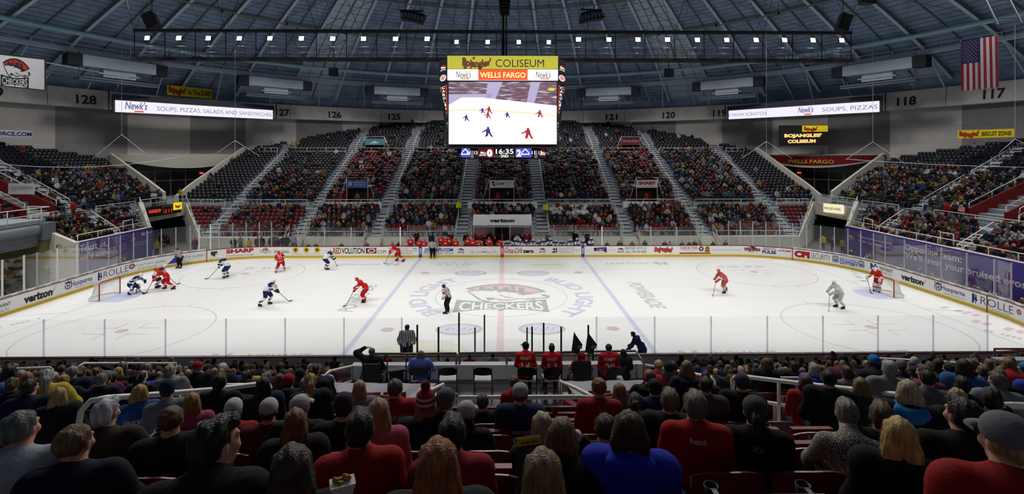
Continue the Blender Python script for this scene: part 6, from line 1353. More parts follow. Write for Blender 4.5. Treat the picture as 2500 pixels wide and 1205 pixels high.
def head(c, s=HS, yaw=0.0, tilt=0.0):
    "skull, face, jaw, nose, brows, lips, ears around centre c, facing +y turned by yaw"
    R = np.array(Matrix.Rotation(yaw, 3, 'Z') @ Matrix.Rotation(tilt, 3, 'X'), np.float32); g = lambda x, y, z: c+R@(v3(x, y, z)*s)
    P = [elp(g(0, -.012, .03), v3(.075, .094, .083)*s, R), elp(g(0, .03, -.03), v3(.06, .062, .085)*s, R), elp(g(0, .052, -.088), v3(.036, .034, .026)*s, R),
         cap(g(0, .086, .012), g(0, .101, -.03), .008*s, .0105*s), elp(g(0, .092, -.034), v3(.016, .012, .008)*s, R), cap(g(-.042, .077, .03), g(.042, .077, .03), .011*s), elp(g(0, .086, -.06), v3(.026, .013, .008)*s, R), elp(g(0, .084, -.073), v3(.022, .013, .008)*s, R)]
    for e in (-1, 1):
        P += [elp(g(e*.078, -.005, -.005), v3(.012, .02, .034)*s, R), elp(g(e*.032, .08, .006), v3(.013, .009, .008)*s, R), elp(g(e*.042, .062, -.025), v3(.026, .028, .026)*s, R)]
    return P
def body_prims(J, hands=True, hs=HS, yaw=0.0, tilt=0.0, thin=1.0):
    T = thin; P = [elp(J['pel'], v3(.165, .12, .13)*T), elp(J['bel'], v3(.145, .11, .16)*T), elp(J['che'], v3(.16, .11, .17)*T)]
    P += chain([J['che']+v3(0, 0, .05), J['nek'], J['hed']-v3(0, .01, .05)], [.1, .062, .056]); P += [cap(J['shL'], J['shR'], .062)]
    for q in 'LR':
        P += chain([J['sh'+q], J['elb'+q], J['wri'+q]], [.058, .045, .029]); P += chain([J['hip'+q], J['kne'+q], J['ank'+q]], [.088, .06, .042]); P += [cap(J['ank'+q]-v3(0, .02, .03), J['toe'+q], .042, .034)]
        if hands: P += hand(J, q)
    return P+head(J['hed'], hs, yaw, tilt)
def top_prims(J, fat=.0, sleeve=1.0):
    P = [elp(J['pel']+v3(0, -.01, .03), v3(.185+fat, .14+fat, .12)), elp(J['bel'], v3(.175+fat, .135+fat, .18)), elp(J['che'], v3(.18+fat, .13+fat, .17)), elp(J['che']+v3(0, -.01, .06), v3(.17+fat, .105+fat, .1)), cap(J['shL']+v3(.02, 0, .0), J['shR']-v3(.02, 0, .0), .078+fat*.7), cap(J['che']+v3(0, 0, .08), J['nek']+v3(0, 0, -.005), .085, .072)]
    for q in 'LR':
        e = J['elb'+q]+(J['wri'+q]-J['elb'+q])*.92*sleeve; P += chain([J['sh'+q], J['elb'+q], e], [.07+fat*.8, .058+fat*.8, .043+fat*.5])
    return P
def leg_prims(J, fat=0.0):
    P = [elp(J['pel']-v3(0, 0, .0), v3(.18, .135, .12))]
    for q in 'LR': P += chain([J['hip'+q], J['kne'+q], J['ank'+q]+v3(0, 0, .03)], [.098+fat, .074+fat, .056+fat])
    return P
def shoe_prims(J): return [c for q in 'LR' for c in (cap(J['ank'+q]-v3(0, .03, .02), J['toe'+q], .05, .043), cap(J['ank'+q]-v3(0, .05, .055), J['toe'+q]-v3(0, 0, .012), .035, .034))]
def hair_prims(J, kind, s=HS, yaw=0.0):
    c = J['hed']; R = np.array(Matrix.Rotation(yaw, 3, 'Z'), np.float32); g = lambda x, y, z: c+R@(v3(x, y, z)*s); E_ = lambda x, y, z, a, b, d: elp(g(x, y, z), v3(a, b, d)*s, R)
    P = [E_(0, -.016, .04, .081, .099, .084)]
    if kind in ('short', 'crop', 'bald'): P += [E_(0, -.045, -.0, .079, .073, .085), E_(0, .055, .085, .06, .045, .035)] if kind == 'short' else [E_(0, -.04, .01, .078, .072, .075)]
    if kind == 'curly': P += [E_(.058*math.sqrt(1-z*z)*math.cos(i*2.4), .07*math.sqrt(1-z*z)*math.sin(i*2.4)-.028, .036+z*.058, .03, .03, .03) for i in range(34) for z in (1-2*(i+.5)/34,)]
    if kind in ('long', 'wavy'):
        for x in np.linspace(-.075, .075, 6): P += chain([g(x*.72, -.05, .03), g(x*.95, -.072, -.06), g(x*1.15, -.08, -.19), g(x*1.05, -.09, -.33)], [.028, .03, .033, .02])
        for e in (-1, 1): P += chain([g(e*.06, .01, .045), g(e*.078, .0, -.04), g(e*.09, .0, -.17), g(e*.092, .02, -.28)], [.022, .024, .027, .018])
    if kind == 'bob':
        for x in np.linspace(-.07, .07, 5): P += chain([g(x*.75, -.045, .03), g(x*1.08, -.06, -.05), g(x*1.02, -.055, -.13)], [.03, .035, .026])
        for e in (-1, 1): P += chain([g(e*.062, .01, .04), g(e*.078, .005, -.04), g(e*.074, .015, -.11)], [.024, .028, .022])
    if kind == 'tail': P += [E_(0, -.04, .0, .078, .075, .08)]+chain([g(0, -.1, .05), g(0, -.15, .01), g(0, -.15, -.1), g(0, -.12, -.22)], [.03, .036, .032, .015])
    if kind == 'bun': P += [E_(0, -.04, .0, .078, .075, .08), E_(0, -.115, .03, .05, .042, .046)]
    return P
def hair_cut(J, s=HS, yaw=0.0, line=.035):
    c = J['hed']; co, si = math.cos(yaw), math.sin(yaw)
    def f(X):
        q = (X-c)/s; y = -si*q[..., 0]+co*q[..., 1]; z = q[..., 2]
        face = np.minimum(y-.028, .062-z+(y-.05)*.2)      # keep clear of the face
        return face*s
    return f
def hairdisp(X): return .0035*np.sin(95*X[..., 0]+8*X[..., 2]+20*X[..., 1])+.002*np.sin(170*X[..., 0]-30*X[..., 1])
def cap_mesh(name, J, m, yaw=0.0, rev=False, beanie=False):
    c = J['hed']; R = np.array(Matrix.Rotation(yaw+(PI if rev else 0), 3, 'Z'), np.float32); g = lambda x, y, z: c+R@(v3(x, y, z)*.9)
    P = [elp(g(0, -.012, .048), v3(.094, .112, .088)*.9, R)]
    if beanie: P += [elp(g(0, -.012, .085), v3(.085, .1, .08)*.9, R)]
    cut = lambda X: (c[2]+.012-X[..., 2])
    V, F = grow(P, .009, .02, cut); n0 = len(V)
    if not beanie:
        B = []
        for i in range(9):
            t = PI*(i/8); x = .078*math.cos(t); yb = .075+.03*math.sin(t)
            for e, (dy, dz) in enumerate(((0, .024), (.075*math.sin(t)**.5, .012), (.075*math.sin(t)**.5, .006), (0, .016))): B.append(g(x, yb+dy, dz+.004))
        Fb = [[n0+i*4+e, n0+(i+1)*4+e, n0+(i+1)*4+(e+1) % 4, n0+i*4+(e+1) % 4] for i in range(8) for e in range(4)]
        V = np.concatenate([V, np.array(B)]); F = np.concatenate([F, np.array(Fb)])
    return mesh_np(name, V, F, [m], True)
# --- seated prototypes (mesh data shared by the copies)
POSES = {'lap': seated(.0, 'lap'), 'knees': seated(.75, 'knees'), 'cross': seated(.05, 'cross'), 'chin': seated(.35, 'chin'), 'rest': seated(-.12, 'rest'), 'left': seated(.1, 'lap', .3), 'right': seated(.1, 'cross', -.3), 'brow': seated(.0, 'brow'), 'profile': seated(.25, 'lap', -.4, .03)}
HYAW = {'left': .5, 'right': -.5, 'chin': -.3, 'cross': .12, 'profile': -.95}
base_m = mat('cloth_base', '303030', .85)
PM = {}
for k, J in POSES.items():
    yw = HYAW.get(k, 0)
    PM[k, 'body'] = fig_mesh('body_'+k, body_prims(J, True, HS, yw), .0095, SKIN[0], .013)
    PM[k, 'top'] = fig_mesh('top_'+k, top_prims(J), .016, base_m, .035, None, fold(.005, 17, sum(map(ord, k)) % 7))
    PM[k, 'coat'] = fig_mesh('coat_'+k, top_prims(J, .022), .018, base_m, .04, None, fold(.009, 14, len(k)))
    PM[k, 'legs'] = fig_mesh('legs_'+k, leg_prims(J), .02, base_m, .04, None, fold(.004, 15))
    PM[k, 'shoe'] = fig_mesh('shoe_'+k, shoe_prims(J), .017, base_m, .02)
HMESH = {}
def strands(me, n, seed, L, fly=.1):
    "fine tapered locks of hair laid over the hair surface, a few flying off"
    from mathutils.bvhtree import BVHTree
    R_ = random.Random(seed); T = BVHTree.FromPolygons([v.co[:] for v in me.vertices], [tuple(p.vertices) for p in me.polygons])
    vs = [(v.co.copy(), v.normal.copy()) for v in me.vertices]; c = sum((v[0] for v in vs), Vector())/len(vs); zt = max(v[0].z for v in vs); V, F = [], []
    for _ in range(n):
        p, nr = R_.choice(vs)
        if nr.z < -.5: continue
        r = Vector((p.x-c.x, p.y-c.y, 0)); g = Vector((R_.gauss(0, .3), R_.gauss(0, .3)-.2, -1))+r.normalized()*(.9 if p.z > zt-.05 else .1)
        free = R_.random() < fly; q = p.copy(); b = len(V); ln = L*R_.uniform(.6, 1.4); k = 5; lift = R_.uniform(.004, .02) if free else R_.uniform(.0005, .004); wd = R_.uniform(.0008, .002)*(.6 if free else 1)
        for i in range(k+1):
            loc, n2, _i, _d = T.find_nearest(q)
            t = g-n2*g.dot(n2)
            if t.length < 1e-4: t = Vector((0, 0, -1))
            t.normalize(); s = t.cross(n2).normalized()*wd*(1-.75*i/k); o = loc+n2*(.0008+lift*(i/k)**1.3)
            V += [o-s, o+s]; q = loc+t*ln/k; g = g*.75+t*.25
        F += [(b+2*i, b+2*i+1, b+2*i+3, b+2*i+2) for i in range(k)]
    return V, F
def hair_mesh(pose, kind):
    if (pose, kind) not in HMESH:
        J = POSES[pose]; yw = HYAW.get(pose, 0)
        HMESH[pose, kind] = fig_mesh('hair_%s' % kind, hair_prims(J, kind, HS, yw), .0085, base_m, .02, hair_cut(J, HS, yw), hairdisp if kind != 'curly' else (lambda X: .006*np.sin(70*X[..., 0])*np.sin(75*X[..., 1])*np.sin(70*X[..., 2])))
        me = HMESH[pose, kind]
        if kind != 'bald':
            V, F = strands(me, 1500, len(HMESH), .12 if kind in ('long', 'wavy', 'bob', 'tail') else .045, .14 if kind in ('wavy', 'curly', 'long') else .08)
            a = np.array([v.co[:] for v in me.vertices]); f = np.array([tuple(q.vertices) for q in me.polygons]); HMESH[pose, kind] = mesh_np('hair_'+kind, np.concatenate([a, np.array(V)]), np.concatenate([f, np.array(F)+len(a)]), [base_m], True)
    return HMESH[pose, kind]
HAT = {}
def hat_mesh(pose, kind):
    if (pose, kind) not in HAT: HAT[pose, kind] = cap_mesh('hat_'+kind, POSES[pose], base_m, HYAW.get(pose, 0), kind == 'cap_back', kind == 'beanie')
    return HAT[pose, kind]
HOODM = {}
def hood_mesh(pose):
    if pose not in HOODM:
        J = POSES[pose]; n = J['nek']; P = [cap(n+v3(-.09, -.07, -.03), n+v3(.09, -.07, -.03), .05), cap(n+v3(-.1, .02, -.0), n+v3(-.08, -.07, -.02), .035, .05), cap(n+v3(.1, .02, -.0), n+v3(.08, -.07, -.02), .035, .05), elp(n+v3(0, -.11, -.06), v3(.1, .05, .09))]
        HOODM[pose] = fig_mesh('hood', P, .014, base_m, .03)
    return HOODM[pose]
def child(name, me, root, m, label=None):
    o = link(name, me, root, label); o.material_slots[0].link = 'OBJECT'; o.material_slots[0].material = m; return o
CLO = {}
def cloth_m(hexc):
    if hexc not in CLO: CLO[hexc] = mat('cloth_'+hexc, hexc, .85, spec=.15, noise=(14, .16), bump=(60, .25))
    return CLO[hexc]
def hair_m(hexc):
    k = 'hair_'+hexc
    return MATS.get(k) or mat(k, hexc, .5, spec=.45, noise=(55, .45, (1, 1, .09)), bump=(120, .9, (1, 1, .07)))
PERSON_N = [0]
def person(loc, rz, scale, pose, hair, hairc, top, topc, legc='22252F', hat=None, hatc=None, skin=0, label='', group='spectators', hood=None, width=1.0):
    r = link('person', PM[pose, 'body']); r.location = loc; r.rotation_euler = (0, 0, rz); r.scale = (scale*width, scale, scale)
    r.material_slots[0].link = 'OBJECT'; r.material_slots[0].material = SKIN[skin]; tag(r, label, 'person', group)
    nm = {'top': 'jersey', 'coat': 'jacket'}[top]
    t = child(nm, PM[pose, top], r, cloth_m(topc)); child('trousers', PM[pose, 'legs'], r, cloth_m(legc)); child('shoe', PM[pose, 'shoe'], r, cloth_m('1B1B1D'))
    if hair: child('hair', hair_mesh(pose, hair), r, hair_m(hairc))
    if hat: child('hat', hat_mesh(pose, hat), r, cloth_m(hatc))
    if hood: child('hood', hood_mesh(pose), r, cloth_m(hood))
    PERSON_N[0] += 1
    return r
# ================================================================ NEAR SPECTATORS, SEATS, CROWD
ROWD = [10.68-.8*i for i in range(13)]
def row_of(d): return min(range(13), key=lambda i: abs(ROWD[i]-d))
HERO = [
 # px, py of the crown, depth, hair, hair colour, garment, colour, pose, hat, hat colour, hood, width, description
 (715, 1078, 1.88, 'wavy', '3A2A1E', 'coat', '17171B', 'lap', None, None, None, .95, 'person with long dark frizzy hair in black'),
 (1070, 1063, 1.88, 'long', '9A5A2A', 'coat', '202024', 'lap', None, None, None, .95, 'person with long straight red-brown hair in a dark coat'),
 (1325, 1090, 1.88, 'long', '8E7248', 'coat', '141416', 'lap', None, None, None, .92, 'person with long straight light brown hair in black at the bottom middle'),
 (2446, 1012, 1.88, 'crop', '9A8258', 'coat', '8E1A1E', 'left', 'cap', '6A6A6E', None, 1, 'person in red jacket and grey patterned cap at the right edge'),
 (522, 1030, 1.88, 'short', '120E0C', 'coat', '141417', 'profile', None, None, None, 1.0, 'person with short black hair in black turned to show the face'),
 (2192, 1012, 2.68, 'long', 'D2AE68', 'coat', '101013', 'lap', None, None, None, .95, 'person with very long blond hair in black leather jacket'),
 (58, 1000, 2.68, 'crop', '6A6E68', 'coat', '9A9CA4', 'right', None, None, None, 1.08, 'person with cropped hair in pale grey sweatshirt at the left edge'),
 (192, 1036, 2.68, 'curly', '7A6040', 'coat', '161A2A', 'right', None, None, None, 1.05, 'person with curly light brown hair in dark blue fleece'),
 (880, 998, 2.68, 'short', '33261C', 'top', '96161A', 'lap', None, None, None, 1.1, 'person with short dark hair in red jersey with white collar'),
 (1104, 1012, 2.68, 'short', '2E2018', 'top', '8A1622', 'lap', None, None, None, 1.0, 'person with short dark hair in crimson shirt'),
 (1372, 1030, 2.68, 'bob', '7E6644', 'coat', '141418', 'chin', None, None, None, .95, 'person with dark blond bob and a hand at the chin'),
 (1535, 998, 2.68, 'bob', '4A3422', 'coat', '2430B0', 'lap', None, None, '2430B0', 1.12, 'person with shaggy brown hair in bright blue hooded top'),
 (2050, 992, 3.48, 'short', '8E887C', 'top', '8A8478', 'knees', None, None, None, 1.0, 'person with short grey hair leaning over in patterned blouse'),
 (2150, 978, 3.48, 'short', '6E5638', 'coat', '15151A', 'lap', None, None, None, 1.0, 'person with short brown hair in dark coat behind the blond one'),
 (2345, 968, 2.68, 'short', '2C2018', 'coat', '111215', 'left', None, None, None, 1.1, 'person with short dark brown hair in black jacket looking left'),
 (265, 972, 3.48, 'short', 'C9C9CC', 'coat', '3A2B26', 'right', None, None, None, 1.0, 'white-haired person in brown leather jacket beside the big handrail'),
 (420, 988, 3.48, 'curly', '6A5032', 'coat', '131316', 'lap', None, None, None, 1.0, 'person with wavy short brown hair in black'),
 (722, 992, 3.48, 'long', '7A5C38', 'coat', '1C1A1C', 'lap', None, None, None, .92, 'person with long light brown hair in dark top beside a capped one'),
 (925, 967, 3.48, 'long', 'A48A60', 'top', 'A4505E', 'lap', None, None, None, .92, 'person with long ash blond hair in pink shirt'),
 (1040, 948, 4.28, 'long', '8A744E', 'coat', '17181E', 'lap', 'beanie', '8A1C24', None, 1, 'person in a red and black knit hat with pompom'),
 (1140, 982, 4.28, 'tail', 'B89A62', 'coat', '19191C', 'right', 'cap', 'A9A8AA', None, .95, 'person in pale grey cap with blond ponytail and scarf'),
 (1322, 1005, 3.48, 'long', 'B0A078', 'coat', '17171A', 'left', None, None, None, .92, 'person with long pale blond hair behind the bob-haired one'),
 (1478, 1007, 3.48, 'crop', '4A3A2E', 'coat', '121214', 'lap', None, None, None, 1.05, 'nearly bald person in black beside the blue hooded top'),
 (1697, 953, 3.48, 'short', '7E7468', 'top', '9A1A1E', 'lap', None, None, None, 1.12, 'grey-haired person in plain red jersey with sleeve crest'),
 (1842, 967, 3.48, 'tail', '2A2420', 'top', '0F0F12', 'lap', 'cap', '4A4A44', None, 1.1, 'person in black jersey and dark patterned cap'),
 (1270, 935, 5.08, 'crop', '5A5048', 'coat', '1C2440', 'lap', 'cap', 'A6A4A2', None, 1.18, 'broad person in pale cap and navy jacket with a light stripe'),
 (1550, 955, 5.08, 'bun', '4A443E', 'coat', '34353A', 'lap', None, None, None, .95, 'person with dark grey hair in a bun'),
 (1634, 947, 4.28, 'short', '7A6A52', 'coat', '15161A', 'lap', None, None, None, 1.05, 'person with short fair hair in black in front of the red jersey'),
 (1598, 925, 5.88, 'crop', '2A2622', 'top', '1A2348', 'lap', 'cap', '23262E', None, 1.08, 'person in dark cap and navy jersey with striped yoke'),
 (572, 972, 4.28, 'tail', '6A4A2C', 'top', '8A1A20', 'lap', 'cap', 'B8B4B2', None, .9, 'person in grey mesh cap with red brim, first of three in a row'),
 (658, 972, 4.28, 'crop', '5A4028', 'coat', '5A1822', 'lap', 'cap', 'B4B0AE', None, .95, 'person in grey mesh cap and maroon top, second of three in a row'),
 (736, 966, 4.28, 'short', '4A3A2A', 'coat', '23242A', 'right', 'cap', 'B0ACAA', None, 1, 'person in grey mesh cap and dark jacket, third of three in a row'),
 (840, 957, 4.28, 'crop', '2E2420', 'coat', '18181E', 'lap', 'beanie', '3A3038', None, 1.05, 'person in dark knit hat and dark coat left of the pink shirt'),
 (1178, 960, 5.88, 'crop', '5A4A36', 'coat', '141518', 'lap', None, None, None, 1, 'person with cropped brown hair in black behind the pale caps'),
 (1090, 950, 4.28, 'crop', '6A6058', 'coat', '1A1A1E', 'right', 'cap', '5A5A60', None, 1, 'person in grey cap right of the pompom hat'),
 (470, 955, 5.08, 'wavy', '9A7644', 'top', '9A4450', 'lap', None, None, None, .92, 'person with long golden brown hair in rose top holding a cup'),
 (342, 935, 5.88, 'bob', 'AE8E54', 'top', '2E4A8A', 'lap', None, None, None, .98, 'person with blond bob in blue lettered jersey'),
 (410, 925, 5.88, 'crop', '2E2620', 'top', '6A6C74', 'lap', 'beanie', '1E2440', None, 1, 'person in navy knit hat and grey shirt'),
 (145, 942, 5.88, 'long', 'A88C56', 'coat', '16171C', 'lap', None, None, None, .95, 'person with long blond hair in black left of the blue jersey'),
 (76, 924, 5.88, 'short', '241C18', 'coat', '1A1E36', 'right', None, None, None, 1.05, 'person with short dark hair in navy with red collar'),
 (965, 922, 5.08, 'crop', '6A5E54', 'top', '9E1C1E', 'lap', None, None, None, 1.05, 'person in red jersey with number near the white cloth'),
 (878, 925, 5.88, 'long', 'A8905E', 'coat', '6E7078', 'lap', None, None, None, .92, 'person with long blond hair in grey before the white cloth'),
 (748, 917, 6.68, 'bald', '8A7A68', 'coat', '1A2036', 'lap', None, None, None, 1.1, 'balding person in navy jacket left of the white cloth'),
 (705, 912, 6.68, 'crop', '3A2A20', 'coat', '1C2238', 'lap', 'cap', 'A01A20', None, 1, 'person in bright red cap and navy jacket'),
 (1462, 920, 5.08, 'curly', '8A5A34', 'top', '8E1A22', 'lap', None, None, None, 1.0, 'person with curly auburn hair in red by the right white cloth'),
 (1512, 932, 5.88, 'long', '8A6A42', 'coat', '4A484C', 'lap', None, None, None, .95, 'person with long brown hair in grey cardigan by the right white cloth'),
 (1810, 911, 5.88, 'crop', '2A2622', 'coat', '15161A', 'lap', 'cap', '3A3E48', None, 1.08, 'person in slate cap and black jacket by the right big handrail'),
 (1722, 918, 5.88, 'crop', '1E1814', 'coat', '4A4438', 'lap', None, None, None, 1.1, 'person with cropped dark hair in olive jacket'),
 (2022, 900, 5.88, 'crop', '1C1512', 'coat', '17151A', 'lap', None, None, None, 1.1, 'person with dark cropped hair in black beyond the right big handrail'),
 (1966, 912, 6.68, 'bob', '6A3E26', 'top', '9A1C22', 'lap', None, None, None, .98, 'person with auburn bob in red shirt beyond the right big handrail'),
 (2216, 923, 4.28, 'bob', 'C4B48E', 'coat', '16161A', 'lap', None, None, '2A78B4', .98, 'person with pale blond bob and turquoise hood'),
 (2100, 918, 5.88, 'wavy', '8E7246', 'coat', '3A3634', 'lap', None, None, None, .95, 'person with wavy fair hair in grey right of the right aisle'),
 (2262, 900, 5.88, 'crop', '1E1714', 'top', '5A5C64', 'lap', None, None, None, 1, 'person with cropped black hair in grey printed shirt'),
 (2332, 945, 5.08, 'wavy', 'B2945A', 'coat', '22201F', 'left', None, None, None, .95, 'person with wavy blond hair looking left at the right'),
 (2348, 917, 5.88, 'short', '1C1613', 'coat', '17181C', 'lap', None, None, None, 1, 'person with dark hair in black beside the grey printed shirt'),
 (2432, 908, 5.88, 'short', '5E5A56', 'coat', '7A7C82', 'left', None, None, None, 1.1, 'grey-haired person in grey jacket near the right edge'),
 (2412, 950, 4.28, 'short', '2A211C', 'coat', '26283A', 'chin', None, None, None, 1, 'dark-haired person in slate jacket near the right edge'),
 (1255, 915, 6.68, 'curly', '8A5230', 'top', '8E2018', 'lap', None, None, None, .8, 'red-haired child in red before the near entry')]
occupied = {}
hero_objs = []
for h in HERO:
    px, py, d0, hair, hc, gk, gc, pose, hat, hatc, hood, wd, desc = h
    i = row_of(d0); d = ROWD[i]; x, y, z = wp(px, py, d); floor = 4.2+.324*i
    hz_ = float(POSES[pose]['hed'][2])+(.127 if hat != 'beanie' else .155)
    sc = min(max((z-floor)/hz_, .8 if 'child' in desc else .95), 1.05); occupied.setdefault(i, []).append(x)
    hx = float(POSES[pose]['hed'][1])
    zf = min(max(z-hz_*sc, floor-.22), floor+.22)
    o = person((x, y-hx*.5, zf), -.72*math.atan((px-1250)/FPX), sc, pose, hair, hc, gk, gc, '23283A', hat, hatc, 0, desc, 'spectators in the near rows', hood, min(wd, 1.04))
    hero_objs.append((o, h))
def back_text(o, pose, tx, z0, z1, w_, m, gk='top', y0=None):
    "lettering wrapped on the back of a garment"
    V, F = text2d(tx, .02); W = V[:, 0].max(); b = MB(); me = PM[pose, gk]
    from mathutils.bvhtree import BVHTree
    key = ('bvh', pose, gk)
    if key not in HMESH: HMESH[key] = BVHTree.FromPolygons([v.co[:] for v in me.vertices], [tuple(p.vertices) for p in me.polygons])
    vs = []
    for u, v in V:
        x, z = (u/W-.5)*w_, z0+(z1-z0)*v; hit = HMESH[key].ray_cast(Vector((x, -1, z)), Vector((0, 1, 0)))
        vs.append((x, (hit[0].y if hit[0] else -.14)-.006, z))
    b.add(vs, F); b.build('back_lettering', m, o)
def yoke(o, pose, z0, z1, hexc, gk='coat', w_=.36):
    "sewn band across the back"
    me = PM[pose, gk]
    from mathutils.bvhtree import BVHTree
    key = ('bvh', pose, gk)
    if key not in HMESH: HMESH[key] = BVHTree.FromPolygons([v.co[:] for v in me.vertices], [tuple(p.vertices) for p in me.polygons])
    b = MB(); n = 14; g = []
    for i in range(n+1):
        x = (i/n-.5)*w_; col = []
        for z in (z0, z1):
            zz = z-.35*x*x*4*.3; hit = HMESH[key].ray_cast(Vector((x, -1, zz)), Vector((0, 1, 0))); col.append((x, (hit[0].y if hit[0] else -.12)-.006, zz))
        g.append(col)
    for i in range(n): b.add([g[i][0], g[i+1][0], g[i+1][1], g[i][1]], [(0, 1, 2, 3)])
    b.build('back_band', cloth_m(hexc), o)
PRINT = mat('print_white', 'C9C6C8', .7)
def pattern_m():
    m = mat('blouse_rings', 'A8A092', .85); nt = m.node_tree; v = nt.nodes.new('ShaderNodeTexVoronoi'); v.inputs['Scale'].default_value = 38; v.inputs['Randomness'].default_value = .15; r = nt.nodes.new('ShaderNodeValToRGB'); r.color_ramp.interpolation = 'CONSTANT'; e = r.color_ramp.elements
    e[0].color = (*srgb('B0A89A'), 1); e[1].position = .22; e[1].color = (*srgb('2E2A26'), 1); q = e.new(.42); q.color = (*srgb('A8A092'), 1); q = e.new(.6); q.color = (*srgb('4A443C'), 1)
    t = nt.nodes.new('ShaderNodeTexCoord'); nt.links.new(t.outputs['Object'], v.inputs['Vector']); nt.links.new(v.outputs['Distance'], r.inputs[0]); nt.links.new(r.outputs[0], nt.nodes['Principled BSDF'].inputs['Base Color']); return m
def jj(o): return [c for c in o.children if c.name.startswith(('jersey', 'jacket'))][0]
for o, h in hero_objs:
    n = h[12]
    if 'number near the white' in n: back_text(jj(o), 'lap', 'SHAW', .93, .99, .18, PRINT); back_text(jj(o), 'lap', '25', .72, .9, .24, PRINT)
    if 'blue lettered' in n: back_text(jj(o), 'lap', 'HINKMAN', .86, .93, .28, PRINT)
    if 'plain red jersey' in n: back_text(jj(o), 'lap', 'Reebok', 1.0, 1.035, .11, PRINT)
    if 'white collar' in n: back_text(jj(o), 'lap', 'ELWOOD', .8, .87, .26, PRINT)
    if 'black jersey and dark' in n: back_text(jj(o), 'lap', 'RX', .98, 1.02, .07, mat('print_grey', '6A6A6E', .7))
    if 'light stripe' in n: yoke(jj(o), 'lap', .86, .9, '9A98A0', 'coat', .4)
    if 'patterned blouse' in n: jj(o).material_slots[0].material = pattern_m()
    if 'striped yoke' in n: yoke(jj(o), 'lap', .8, .84, 'C07A3A', 'top', .36); yoke(jj(o), 'lap', .84, .87, 'B9B9BC', 'top', .36)
    if 'white collar' in n:
        b = MB(); c = POSES['lap']['nek']; b.lathe([(.073, -.03), (.066, .015), (.058, .02)], tuple(c+v3(0, -.004, .0)), 20); b.build('collar', mat('collar_white', 'C9C9CE', .7), o)
    if 'with pompom' in n:
        hh = [c for c in o.children if c.name.startswith('hat')][0]
        c = POSES['lap']['hed']; V, F = grow([elp(c+v3(0, -.012, .175), v3(.042, .042, .042))], .009, .01, None, lambda X: .006*np.sin(130*X[..., 0])*np.sin(130*X[..., 1])); me = mesh_np('pompom', V, F, [base_m], True); child('pompom', me, hh, cloth_m('6A1420'))
        b = MB()
        for r, z, e in ((.088, .045, 0), (.078, .085, 0)): b.lathe([(r+.006, z-.012), (r+.008, z+.012)], tuple(c+v3(0, -.012, 0)), 24)
        b.V = [(c[0]+(q[0]-c[0])*.98, c[1]-.011+(q[1]-c[1]+.012)*1.16, q[2]) for q in b.V]; b.build('hat_stripe', cloth_m('C4C0C2'), hh)
# random neighbours fill the rest of the near upper rows
PAL = ['17181C']*6+['1C2238']*3+['2A2B30', '3A3C42', '55575E', '6E7078', '96181E', '8A1A24', '4A1A22', '7A7A80', '17181C', '1C2238', '5A4A38', '3A3226', '2A3FA0', '2A5A8A', '3A4A38', '5E2A3A', 'B09A3A', '7A3A4A']
HC = ['2A1E17', '1C1512', '4A3524', '6A4C30', '8A6A42', 'B0905A', '7E7A76', 'A8A6A4', '3A2A1E', '5A4028']
CN = {'17181C': 'black', '1C2238': 'navy', '2A2B30': 'charcoal', '3A3C42': 'dark grey', '55575E': 'grey', '6E7078': 'mid grey', '8E9096': 'pale grey', '96181E': 'red', '8A1A24': 'crimson', '4A1A22': 'maroon', '7A7A80': 'ash grey', '5A4A38': 'brown', '3A3226': 'dark brown', '2A3FA0': 'blue', '2A5A8A': 'teal blue', '3A4A38': 'dark green', '5E2A3A': 'wine', 'B09A3A': 'mustard', '7A3A4A': 'rose'}
HN = {'2A1E17': 'dark', '1C1512': 'black', '4A3524': 'brown', '6A4C30': 'brown', '8A6A42': 'fair', 'B0905A': 'blond', '7E7A76': 'grey', 'A8A6A4': 'white', '3A2A1E': 'dark', '5A4028': 'brown'}
KN = {'short': 'short', 'crop': 'cropped', 'curly': 'curly', 'long': 'long', 'wavy': 'wavy long', 'bob': 'bobbed', 'tail': 'tied-back', 'bun': 'bunned', 'bald': 'thinning'}
SEAT_TAKEN = set()
rr = random.Random(5)
cnt = {}
